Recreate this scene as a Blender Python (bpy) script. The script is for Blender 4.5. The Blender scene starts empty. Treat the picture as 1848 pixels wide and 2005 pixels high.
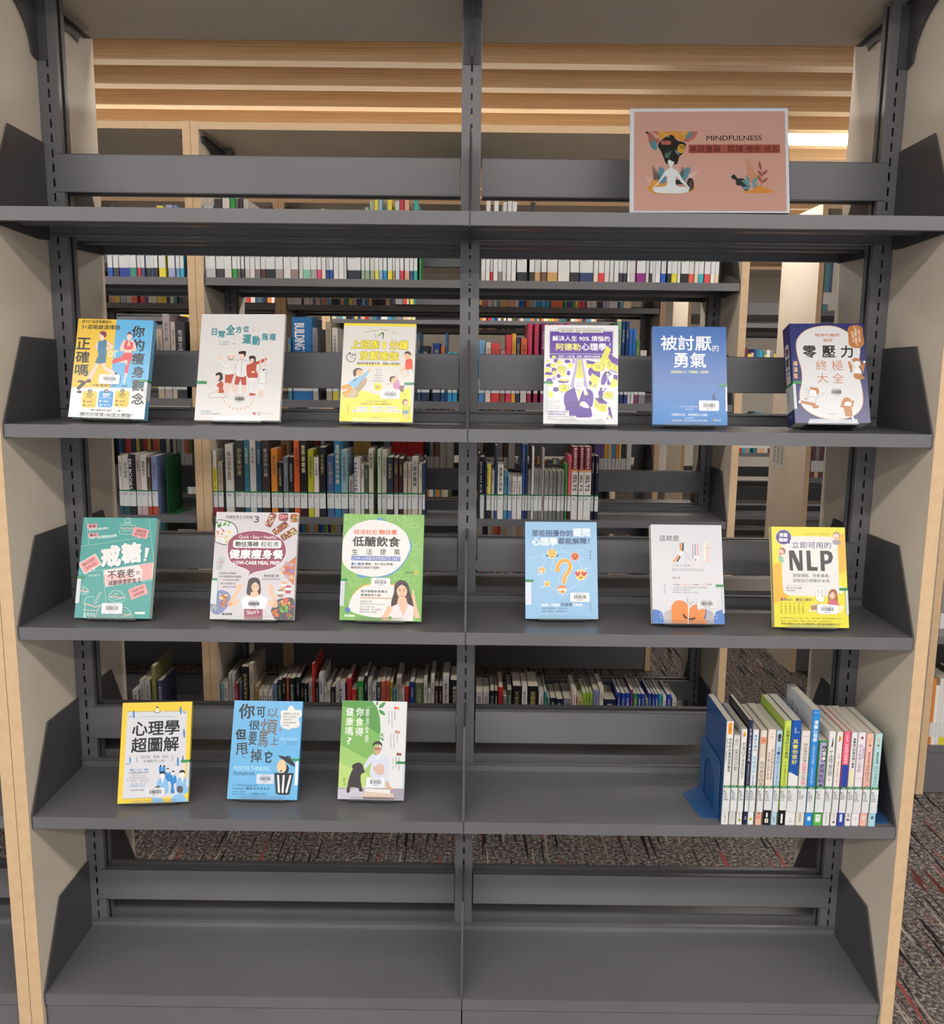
import bpy, bmesh, math, random
import numpy as np
from mathutils import Vector, Matrix
from mathutils.geometry import tessellate_polygon

random.seed(11)
SC = bpy.context.scene
COL = SC.collection

# ------------------------------------------------------------------ camera
EYE = 1.535
def set_camera():
    pitch, yaw, roll, f = .161, -.0019, .0113, 1754.4
    cp, sp, cy, sy = math.cos(pitch), math.sin(pitch), math.cos(yaw), math.sin(yaw)
    fw = Vector((sy*cp, cy*cp, -sp)); rt = Vector((cy, -sy, 0)); up = rt.cross(fw)
    r2 = rt*math.cos(roll) + up*math.sin(roll); u2 = -rt*math.sin(roll) + up*math.cos(roll)
    cam = bpy.data.cameras.new('camera'); o = bpy.data.objects.new('camera', cam); COL.objects.link(o)
    cam.sensor_fit = 'HORIZONTAL'; cam.sensor_width = 36; cam.lens = 36*f/1848
    cam.clip_start = .05; cam.clip_end = 60
    m = Matrix((r2, u2, -fw)).transposed().to_4x4(); m.translation = Vector((.0142, -1.7382, EYE))
    o.matrix_world = m; SC.camera = o
set_camera()

# ------------------------------------------------------------------ world, exposure
w = bpy.data.worlds.new('world'); SC.world = w; w.use_nodes = True
w.node_tree.nodes['Background'].inputs[0].default_value = (.97, .98, 1.0, 1)
w.node_tree.nodes['Background'].inputs[1].default_value = 1.15
SC.view_settings.view_transform = 'Standard'; SC.view_settings.look = 'None'
SC.view_settings.gamma = 1; SC.view_settings.use_curve_mapping = False
SC.view_settings.exposure = 0.16
SC.cycles.use_denoising = True
SC.cycles.max_bounces = 8; SC.cycles.transparent_max_bounces = 12
LAMP = 20.0            # strength of the ceiling diffusers

# ------------------------------------------------------------------ helpers
def lin(c):
    if isinstance(c, str): c = tuple(int(c[i:i+2], 16)/255 for i in (0, 2, 4))
    return tuple((x/12.92 if x <= .04045 else ((x+.055)/1.055)**2.4) for x in c)

def mat(name, rough=.5, metal=0, spec=.5, coat=0):
    m = bpy.data.materials.new(name); m.use_nodes = True
    n = m.node_tree.nodes; b = n['Principled BSDF']
    b.inputs['Roughness'].default_value = rough; b.inputs['Metallic'].default_value = metal
    b.inputs['Specular IOR Level'].default_value = spec; b.inputs['Coat Weight'].default_value = coat
    b.inputs['Coat Roughness'].default_value = .12
    return m, m.node_tree, b
def node(nt, t, **kw):
    n = nt.nodes.new(t)
    for k, v in kw.items():
        if k[0] == '_': setattr(n, k[1:], v)
        else: n.inputs[k].default_value = v
    return n
def coords(nt, scale, kind='Object'):
    tc = nt.nodes.new('ShaderNodeTexCoord'); mp = nt.nodes.new('ShaderNodeMapping')
    mp.inputs['Scale'].default_value = scale; nt.links.new(tc.outputs[kind], mp.inputs[0]); return mp.outputs[0]
def ramp(nt, fac, stops):
    r = nt.nodes.new('ShaderNodeValToRGB'); e = r.color_ramp.elements
    while len(e) < len(stops): e.new(.5)
    for q, (p, c) in zip(e, stops): q.position = p; q.color = (*lin(c), 1)
    nt.links.new(fac, r.inputs[0]); return r.outputs[0]

def paint_mat(name, a, b_, rough):
    m, nt, b = mat(name, rough, 0, .5)
    no = node(nt, 'ShaderNodeTexNoise', Scale=3., Detail=4.); nt.links.new(coords(nt, (1, 1, 1)), no.inputs['Vector'])
    nt.links.new(ramp(nt, no.outputs[0], [(.35, a), (.7, b_)]), b.inputs['Base Color'])
    n2 = node(nt, 'ShaderNodeTexNoise', Scale=900., Detail=2.); nt.links.new(coords(nt, (1, 1, 1)), n2.inputs['Vector'])
    bp = node(nt, 'ShaderNodeBump', Strength=.12, Distance=.0004); nt.links.new(n2.outputs[0], bp.inputs['Height'])
    nt.links.new(bp.outputs[0], b.inputs['Normal']); return m
def wood_mat(name, dark, light, scale, rough=.45, axis=(1, 12, 12)):
    m, nt, b = mat(name, rough)
    v = coords(nt, axis)
    n1 = node(nt, 'ShaderNodeTexNoise', Scale=scale, Detail=6., Roughness=.6, Distortion=.7); nt.links.new(v, n1.inputs['Vector'])
    n2 = node(nt, 'ShaderNodeTexWave', Scale=scale*.45, Distortion=5., Detail=3.); n2.bands_direction = 'Z'
    n2.inputs['Detail Scale'].default_value = 1.2; nt.links.new(v, n2.inputs['Vector'])
    mx = node(nt, 'ShaderNodeMix'); mx.inputs[0].default_value = .18
    nt.links.new(n1.outputs[0], mx.inputs[2]); nt.links.new(n2.outputs['Fac'], mx.inputs[3])
    nt.links.new(ramp(nt, mx.outputs[0], [(.3, dark), (.6, light)]), b.inputs['Base Color']); return m
def vcol_mat(name, rough, spec=.5, coat=0):
    m, nt, b = mat(name, rough, 0, spec, coat)
    a = nt.nodes.new('ShaderNodeVertexColor'); a.layer_name = 'Col'
    no = node(nt, 'ShaderNodeTexNoise', Scale=260., Detail=2.); nt.links.new(coords(nt, (1, 1, 1)), no.inputs['Vector'])
    mr = node(nt, 'ShaderNodeMapRange'); mr.inputs['To Min'].default_value = .86; mr.inputs['To Max'].default_value = .95
    nt.links.new(no.outputs[0], mr.inputs[0])
    mx = nt.nodes.new('ShaderNodeVectorMath'); mx.operation = 'SCALE'
    nt.links.new(a.outputs[0], mx.inputs[0]); nt.links.new(mr.outputs[0], mx.inputs['Scale'])
    nt.links.new(mx.outputs[0], b.inputs['Base Color']); return m
def emit_mat(name, col, s):
    m = bpy.data.materials.new(name); m.use_nodes = True; nt = m.node_tree; nt.nodes.clear()
    e = node(nt, 'ShaderNodeEmission', Strength=s); e.inputs[0].default_value = (*col, 1)
    o = nt.nodes.new('ShaderNodeOutputMaterial'); nt.links.new(e.outputs[0], o.inputs[0]); return m

M = {}
M['metal'] = paint_mat('charcoal_paint', '636265', '6b6a6e', .34)
M['metal_dark'] = paint_mat('dark_bracket_paint', '454346', '4c4a4d', .45)
M['laminate'] = paint_mat('beige_laminate', 'd9ccbb', 'e3d7c7', .5)
M['maple'] = wood_mat('maple_edge', 'c9a984', 'd0b18c', 14, .42, (5, 5, 1.2))
M['slat'] = wood_mat('oak_slat', 'd4ac7a', 'eecfa6', 5, .5, (.3, 16, 16))
M['slat_edge'] = wood_mat('pale_slat_edge', 'dfc09a', 'efd8b6', 3.2, .4, (.35, 6, 6))
M['slab'] = paint_mat('ceiling_slab_paint', '8f8a82', '9a958c', .9)
M['wall'] = paint_mat('wall_paint', 'd2cbc0', 'dad3c8', .8)
M['print'] = vcol_mat('printed_card', .33, .5)
M['gloss'] = vcol_mat('laminated_cover', .22, .5)
M['paper'] = vcol_mat('page_paper', .8, .2)
M['blue_steel'] = paint_mat('blue_enamel', '2e5688', '376092', .4)
M['green_steel'] = paint_mat('green_enamel', '1d5a33', '24663b', .5)
M['lamp'] = emit_mat('lamp_diffuser', (1.0, .965, .91), LAMP)
M['lamp_dim'] = emit_mat('dimmed_diffuser', (1.0, .94, .86), LAMP*.42)
m = bpy.data.materials.new('clear_acrylic'); m.use_nodes = True; nt = m.node_tree; nt.nodes.clear()
tr = node(nt, 'ShaderNodeBsdfTransparent'); tr.inputs[0].default_value = (.97, .985, .98, 1)
gl = node(nt, 'ShaderNodeBsdfGlossy', Roughness=.14); fr = node(nt, 'ShaderNodeFresnel', IOR=1.45)
ms = nt.nodes.new('ShaderNodeMixShader'); ou = nt.nodes.new('ShaderNodeOutputMaterial')
nt.links.new(fr.outputs[0], ms.inputs[0]); nt.links.new(tr.outputs[0], ms.inputs[1]); nt.links.new(gl.outputs[0], ms.inputs[2]); nt.links.new(ms.outputs[0], ou.inputs[0])
M['acrylic'] = m

def carpet():
    m, nt, b = mat('carpet', .95, 0, .1)
    v = coords(nt, (1, 1, 1))
    n = node(nt, 'ShaderNodeTexNoise', Scale=85., Detail=4., Roughness=.8); nt.links.new(v, n.inputs['Vector'])
    base = ramp(nt, n.outputs[0], [(.34, '1f1c1b'), (.5, '5a5452'), (.68, 'b0a8a4')])
    cur = base
    for seed, sc, col, lo in ((0., 42, 'a3948a', .64), (7., 30, '8c4a42', .67), (15., 24, 'a09468', .72), (23., 50, '1c1a1a', .62), (31., 34, '5e2a26', .66)):
        mp = nt.nodes.new('ShaderNodeMapping'); tc = nt.nodes.new('ShaderNodeTexCoord')
        mp.inputs['Location'].default_value = (seed, seed*.7, 0); mp.inputs['Scale'].default_value = (sc, sc*.045, 1)
        nt.links.new(tc.outputs['Object'], mp.inputs[0])
        s = node(nt, 'ShaderNodeTexNoise', Scale=1.6, Detail=1.5); nt.links.new(mp.outputs[0], s.inputs['Vector'])
        r = nt.nodes.new('ShaderNodeMapRange'); r.inputs['From Min'].default_value = lo; r.inputs['From Max'].default_value = lo+.025
        nt.links.new(s.outputs[0], r.inputs[0])
        ml = nt.nodes.new('ShaderNodeMath'); ml.operation = 'MULTIPLY'; nt.links.new(r.outputs[0], ml.inputs[0]); nt.links.new(n.outputs[0], ml.inputs[1])
        m2 = nt.nodes.new('ShaderNodeMath'); m2.operation = 'MULTIPLY'; m2.use_clamp = True; m2.inputs[1].default_value = 1.9; nt.links.new(ml.outputs[0], m2.inputs[0])
        mx = nt.nodes.new('ShaderNodeMix'); mx.data_type = 'RGBA'; nt.links.new(m2.outputs[0], mx.inputs[0])
        nt.links.new(cur, mx.inputs[6]); mx.inputs[7].default_value = (*lin(col), 1); cur = mx.outputs[2]
    nt.links.new(cur, b.inputs['Base Color'])
    bp = node(nt, 'ShaderNodeBump', Strength=.6, Distance=.004); nt.links.new(n.outputs[0], bp.inputs['Height'])
    nt.links.new(bp.outputs[0], b.inputs['Normal']); return m
M['carpet'] = carpet()

class MB:
    """collects boxes and plates into one mesh; faces may carry a colour and a material slot"""
    def __init__(s): s.v = []; s.f = []; s.c = []; s.m = []
    def face(s, pts, col=None, mi=0):
        n = len(s.v); s.v += [tuple(p) for p in pts]; s.f.append(tuple(range(n, n+len(pts)))); s.c.append(col); s.m.append(mi)
    def box(s, x0, x1, y0, y1, z0, z1, col=None, mi=0, fm=None, fc=None):
        n = len(s.v)
        s.v += [(x, y, z) for z in (z0, z1) for y in (y0, y1) for x in (x0, x1)]
        F = {'-z': (0, 2, 3, 1), '+z': (4, 5, 7, 6), '-y': (0, 1, 5, 4), '+y': (2, 6, 7, 3), '-x': (0, 4, 6, 2), '+x': (1, 3, 7, 5)}
        for k, f in F.items():
            s.f.append(tuple(n+i for i in f)); s.c.append((fc or {}).get(k, col)); s.m.append((fm or {}).get(k, mi))
    def prism(s, poly, axis, a, b, col=None, mi=0):
        """poly (u,v) extruded along axis from a to b"""
        def P(u, v, t): return {'x': (t, u, v), 'y': (u, t, v), 'z': (u, v, t)}[axis]
        n = len(s.v); k = len(poly)
        s.v += [P(u, v, a) for u, v in poly] + [P(u, v, b) for u, v in poly]
        tri = tessellate_polygon([[Vector((u, v, 0)) for u, v in poly]])
        for t in tri:
            s.f.append(tuple(n+i for i in t)); s.c.append(col); s.m.append(mi)
            s.f.append(tuple(n+k+i for i in reversed(t))); s.c.append(col); s.m.append(mi)
        for i in range(k):
            j = (i+1) % k; s.f.append((n+i, n+j, n+k+j, n+k+i)); s.c.append(col); s.m.append(mi)
    def mesh(s, name, mats, fix=True):
        me = bpy.data.meshes.new(name); me.from_pydata(s.v, [], s.f)
        for m in (mats if isinstance(mats, (list, tuple)) else [mats]): me.materials.append(m)
        me.polygons.foreach_set('material_index', s.m)
        if any(c is not None for c in s.c):
            at = me.color_attributes.new('Col', 'FLOAT_COLOR', 'CORNER'); L = []
            for f, c in zip(s.f, s.c):
                L += list((*lin(c or 'cccccc'), 1))*len(f)
            at.data.foreach_set('color', L)
        if fix:
            bm = bmesh.new(); bm.from_mesh(me); bmesh.ops.recalc_face_normals(bm, faces=bm.faces); bm.to_mesh(me); bm.free()
        me.update(); return me
    def obj(s, name, mats, parent=None, fix=True): return link(name, s.mesh(name, mats, fix), parent)
def link(name, data, parent=None):
    o = bpy.data.objects.new(name, data); COL.objects.link(o)
    if parent: o.parent = parent
    return o
def thing(o, label, cat, group=None):
    o['label'] = label; o['category'] = cat
    if group: o['group'] = group
    return o
def empty(name, loc=(0, 0, 0)):
    o = bpy.data.objects.new(name, None); COL.objects.link(o); o.location = loc; o.empty_display_size = .05; return o
def bevel(o, w, seg=2):
    md = o.modifiers.new('soft_edges', 'BEVEL'); md.width = w; md.segments = seg; md.limit_method = 'ANGLE'; return o
def copy_tree(o, parent=None):
    c = o.copy(); COL.objects.link(c); c.parent = parent
    for ch in o.children: copy_tree(ch, c)
    return c

# ------------------------------------------------------------------ the setting
b_ = MB(); b_.box(-9, 9, -5, 9.5, -.05, 0); o = b_.obj('floor', M['carpet']); o['kind'] = 'structure'
b_ = MB(); b_.box(-9, 9, -5, 9.5, 2.98, 3.05); ceil = b_.obj('ceiling', M['slab']); ceil['kind'] = 'structure'
for nm, bx in (('wall_back', (-9, 9, 9.5, 9.6)), ('wall_left', (-9.1, -9, -5, 9.6)), ('wall_right', (9, 9.1, -5, 9.6))):
    b_ = MB(); b_.box(*bx, 0, 3.05); o = b_.obj(nm, M['wall']); o['kind'] = 'structure'
SLAT0, PITCH, SLW, SLZ = 1.930, .3065, .072, EYE+1.15
b_ = MB(); b_.box(-8.9, 8.9, 0, SLW, 0, .2, fm={'-z': 1}); slat_me = b_.mesh('slat', [M['slat'], M['slat_edge']])
for k in range(-21, 24):
    o = link('slat', slat_me, ceil); o.location = (random.uniform(-.05, .05), SLAT0+PITCH*k, SLZ)
b_ = MB(); b_.box(-7.5, 7.5, .004, PITCH-SLW-.004, .012, .05); house_me = b_.mesh('housing', M['slab'])
b_ = MB(); b_.box(-7.48, 7.48, .008, PITCH-SLW-.008, .0, .0115); diff_me = b_.mesh('diffuser', M['lamp']); diff_dim = b_.mesh('diffuser', M['lamp_dim'])
for gap, xc, lab in ((3, .9, 'glowing ceiling light panel in view between the slats beyond the notice'), (-13, 0, 'ceiling light panel over the reading aisle before the display bookcase'), (-18, 0, 'ceiling light panel furthest in front of the display bookcase'),
                     (-5, 0, 'ceiling light panel over the aisle between the first two bookcase rows'), (11, .4, 'ceiling light panel over the deepest aisles of bookcases')):
    e = empty('ceiling_light', (xc, SLAT0+PITCH*gap+SLW, SLZ+.003)); thing(e, lab, 'ceiling light', 'linear ceiling lights')
    link('housing', house_me, e); d_ = link('diffuser', diff_me if gap != -5 else diff_dim, e)

# ------------------------------------------------------------------ bookcases
LV = [1.821, 1.415, 1.007, .598, .188]        # shelf tops above the floor, from the top down
DT, CY0, CY1, ZT = .53, .243, .287, EYE+.757
def shelf_mesh(back):
    b = MB(); s = 1
    def bx(x0, x1, y0, y1, z0, z1):
        if back: y0, y1 = DT-y1, DT-y0
        b.box(x0, x1, y0, y1, z0, z1)
    w0, w1 = .0022, .8995
    bx(w0, w1, 0, CY0, -.0016, 0)
    bx(w0, w1, 0, .0016, -.0255, -.0016); bx(w0, w1, .0016, .016, -.0255, -.0239)
    bx(w0, w1, CY0-.0016, CY0, 0, .022); bx(w0, w1, CY0-.009, CY0-.0016, .0204, .022)
    bx(w0, w1, CY0-.0016, CY0, -.022, -.0016); bx(w0, w1, CY0-.016, CY0-.0016, -.022, -.0204)
    bx(w0, w1, .105, .107, -.016, -.0016); bx(w0, w1, .107, .135, -.016, -.0144); bx(w0, w1, .135, .137, -.016, -.0016)
    return b.mesh('shelf', M['metal'])
def bracket_mesh(back, x):
    p = [(.001, -.0275), (.001, .002), (.094, .170), (.2425, .168), (.2425, -.03), (.2, -.034)]
    if back: p = [(DT-y, z) for y, z in p]
    b = MB(); b.prism(p, 'x', x, x+.0018)
    y0, y1 = (.2405, .2425) if not back else (DT-.2425, DT-.2405)
    return b.mesh('shelf_bracket', M['metal_dark'])
def upright_mesh():
    b = MB(); h = ZT-.004; w = .0205; sw = .0022
    for y0, y1 in ((CY0, CY0+.002), (CY1-.002, CY1)):
        b.box(-w, -sw, y0, y1, 0, h); b.box(sw, w, y0, y1, 0, h)
        z = .03; k = 0; prev = 0
        while z < h-.03:
            b.box(-sw, sw, y0, y1, prev, z); prev = z+.017
            z += .0297; k += 1
        b.box(-sw, sw, y0, y1, prev, h)
    for x0 in (-w, w-.002): b.box(x0, x0+.002, CY0+.002, CY0+.014, 0, h); b.box(x0, x0+.002, CY1-.014, CY1-.002, 0, h)
    return b.mesh('upright', M['metal'])
def stop_mesh(back):
    b = MB(); y = CY0-.001 if not back else CY1-.013
    def bx(x0, x1, y0, y1, z0, z1): b.box(x0, x1, y0, y1, z0, z1)
    f0, f1 = (y, y+.0016) if not back else (y+.0124, y+.014)
    bx(.0235, .878, f0, f1, .069, .147)
    bx(.0235, .878, y, y+.014, .1454, .147); bx(.0235, .878, y, y+.014, .069, .0706)
    return b.mesh('backstop', M['metal'])
def canopy_bracket_mesh(back):
    p = [(.243, .743-.757), (.02, .743-.757), (.02, -.034)]
    for i in range(9):
        t = i/8; a = math.pi/2*t
        p.append((.05+.163*math.sin(a), -.034-.10*(1-math.cos(a))))
    p += [(.225, -.14), (.243, -.14)]
    if back: p = [(CY1, -.0155), (.488, -.0155), (.452, -.022), (.438, -.042), (.426, -.036), (.405, -.033), (.375, -.038), (.345, -.052), (.32, -.07), (.303, -.09), (CY1, -.094)]
    b = MB(); b.prism(p, 'x', -.0012, .0012)
    y0, y1 = (.02, .243) if not back else (CY1, .488)
    b.box(-.012, .012, y0, y1, -.0156, -.0141)
    b.box(-.018, .018, (.2405 if not back else CY1+.0003), (.2427 if not back else CY1+.0025), -.14, -.016)
    return b.mesh('canopy_bracket', M['metal_dark'])
CK = {}
def bookcase_parts():
    CK['sf'] = [shelf_mesh(False), shelf_mesh(True)]
    CK['br'] = {(bk, s): bracket_mesh(bk, x) for bk in (0, 1) for s, x in ((0, .0003), (1, .8979))}
    CK['up'] = upright_mesh(); CK['st'] = [stop_mesh(False), stop_mesh(True)]; CK['cb'] = [canopy_bracket_mesh(False), canopy_bracket_mesh(True)]
    b = MB(); b.box(0, .025, -.004, DT+.004, 0, ZT+.024); CK['ep'] = b.mesh('end_panel', M['laminate'])
    b = MB(); b.box(-.0003, .0253, -.0052, -.004, 0, ZT+.0246); b.box(-.0003, .0253, DT+.004, DT+.0052, 0, ZT+.0246); b.box(-.0003, .0253, -.0052, DT+.0052, ZT+.0241, ZT+.0253); CK['ee'] = b.mesh('edge_band', M['maple'])
    b = MB(); b.box(-.9025, .9025, 0, DT, ZT, ZT+.023); CK['cn'] = b.mesh('canopy', M['laminate'])
    b = MB(); b.box(-.9025, .9025, -.0045, 0, ZT, ZT+.0235); b.box(-.9025, .9025, DT, DT+.0045, ZT, ZT+.0235); CK['ce'] = b.mesh('edge_band', M['maple'])
    b = MB(); b.box(.0022, .8995, .004, .0055, .004, .1615); b.box(.0022, .8995, .0055, .02, .158, .1595); CK['kp'] = b.mesh('kick_plate', M['metal'])
bookcase_parts()
def bookcase(x, y, label):
    r = empty('bookcase', (x, y, 0)); thing(r, label, 'bookcase', 'steel bookcases with maple ends')
    for sx in (-.928, .903):
        e = link('end_panel', CK['ep'], r); e.location = (sx, 0, 0); link('edge_band', CK['ee'], e)
    c = link('canopy', CK['cn'], r); link('edge_band', CK['ce'], c)
    for ux in (-.8815, 0, .8815): o = link('upright', CK['up'], r); o.location = (ux, 0, 0)
    for ux in (-.8815, 0, .8815):
        for bk in (0, 1): o = link('canopy_bracket', CK['cb'][bk], r); o.location = (ux*1.018, 0, ZT)
    for bay in (-.9, .0):
        for bk in (0, 1):
            for z in LV:
                s = link('shelf', CK['sf'][bk], r); s.location = (bay, 0, z)
                for e in (0, 1): link('shelf_bracket', CK['br'][(bk, e)], s)
                q = link('backstop', CK['st'][bk], r); q.location = (bay, 0, z)
            k = link('kick_plate', CK['kp'], r)
            k.location = (bay, 0, 0) if not bk else (bay+.9017, DT, 0)
            if bk: k.rotation_euler = (0, 0, math.pi)
            if bk: k.location.x = bay+.9017
    return r
YB, YC, YD, YE = 1.36, 2.69, 4.02, 5.35
LX, RX = -1.858, 2.580
for x, y, lab in ((0, 0, 'charcoal steel bookcase with maple ends holding the face-out display books'),
                  (LX, 0, 'empty charcoal bookcase joined to the maple end of the display bookcase'),
                  (0, YB, 'full two-bay bookcase standing directly behind the display bookcase'),
                  (LX, YB, 'bookcase joined to the left end of the one directly behind the display'),
                  (RX, YB, 'bookcase across the side aisle with books low down, second row'),
                  (0, YC, 'two-bay bookcase in the third row, seen through two others'),
                  (LX, YC, 'third-row bookcase joined to the left end of its neighbour'),
                  (RX, YC, 'third-row bookcase across the side aisle with a notice on its bright end'),
                  (0, YD, 'two-bay bookcase in the fourth row, mostly hidden'),
                  (LX, YD, 'fourth-row bookcase joined to the left end of its neighbour'),
                  (RX, YD, 'fourth-row bookcase across the side aisle with grey backstops'),
                  (0, YE, 'two-bay bookcase in the fifth and last row'),
                  (RX, YE, 'fifth-row bookcase across the side aisle')):
    bookcase(x, y, lab)
# measured poses (x, y, z, yaw, lean, width, height, roll, thickness) and shelf lists (mm)
POSES={0: [0.4439, -0.0131, 1.8225, -0.0574, 0.3018, 0.2932, 0.2098, -0.0019, 0.002], 1: [-0.7237, 0.0594, 1.4247, -0.0764, 0.282, 0.1577, 0.2043, -0.0185, 0.016], 2: [-0.4619, 0.06, 1.4229, -0.0418, 0.3317, 0.1725, 0.2245, 0.0076, 0.01], 3: [-0.1835, 0.0576, 1.4235, -0.045, 0.2963, 0.1471, 0.2041, -0.0049, 0.012], 4: [0.2252, 0.0571, 1.4238, -0.0537, 0.2868, 0.148, 0.2043, 0.0006, 0.013], 5: [0.4447, 0.0587, 1.4244, -0.0303, 0.2809, 0.1479, 0.2028, 0.0009, 0.015], 6: [0.7284, 0.0569, 1.4318, -0.0043, 0.3218, 0.1502, 0.2079, 0.0138, 0.04], 7: [-0.7262, 0.0411, 1.0164, -0.0093, 0.3455, 0.1555, 0.2096, 0.0022, 0.015], 8: [-0.4407, 0.0464, 1.0155, -0.0069, 0.3454, 0.1729, 0.2245, 0.0021, 0.012], 9: [-0.176, 0.0477, 1.0155, -0.0366, 0.3072, 0.1691, 0.2218, 0.0015, 0.012], 10: [0.2012, 0.0767, 1.0158, 0.0135, 0.3216, 0.1523, 0.2052, 0.0022, 0.013], 11: [0.4595, 0.0472, 1.0173, 0.0048, 0.3295, 0.1482, 0.206, -0.0011, 0.018], 12: [0.7069, 0.0322, 1.0167, -0.017, 0.2997, 0.1512, 0.2067, 0.0027, 0.016], 13: [-0.6644, 0.0503, 0.6068, 0.089, 0.3601, 0.1472, 0.2104, 0.0005, 0.013], 14: [-0.4357, 0.0702, 0.6071, -0.011, 0.4035, 0.1516, 0.2084, -0.0008, 0.014], 15: [-0.2017, 0.0735, 0.6077, -0.0228, 0.364, 0.1431, 0.209, -0.003, 0.016]}
FRONT_ROW=[(0.5375, 0.5527, 0.2265), (0.5537, 0.5678, 0.1958), (0.5692, 0.5813, 0.2095), (0.5834, 0.5924, 0.2291), (0.5928, 0.6055, 0.2084), (0.6086, 0.6217, 0.2075), (0.6237, 0.6403, 0.2098), (0.6415, 0.654, 0.2075), (0.656, 0.6705, 0.2286), (0.6708, 0.6917, 0.2296), (0.6924, 0.7105, 0.2076), (0.7116, 0.7277, 0.2533), (0.7291, 0.7479, 0.1869), (0.7489, 0.7634, 0.2072), (0.7651, 0.7781, 0.2064), (0.7792, 0.7933, 0.2072), (0.7949, 0.8078, 0.2057), (0.8089, 0.8256, 0.2055), (0.8266, 0.8417, 0.203), (0.8432, 0.8589, 0.2036)]
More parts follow.
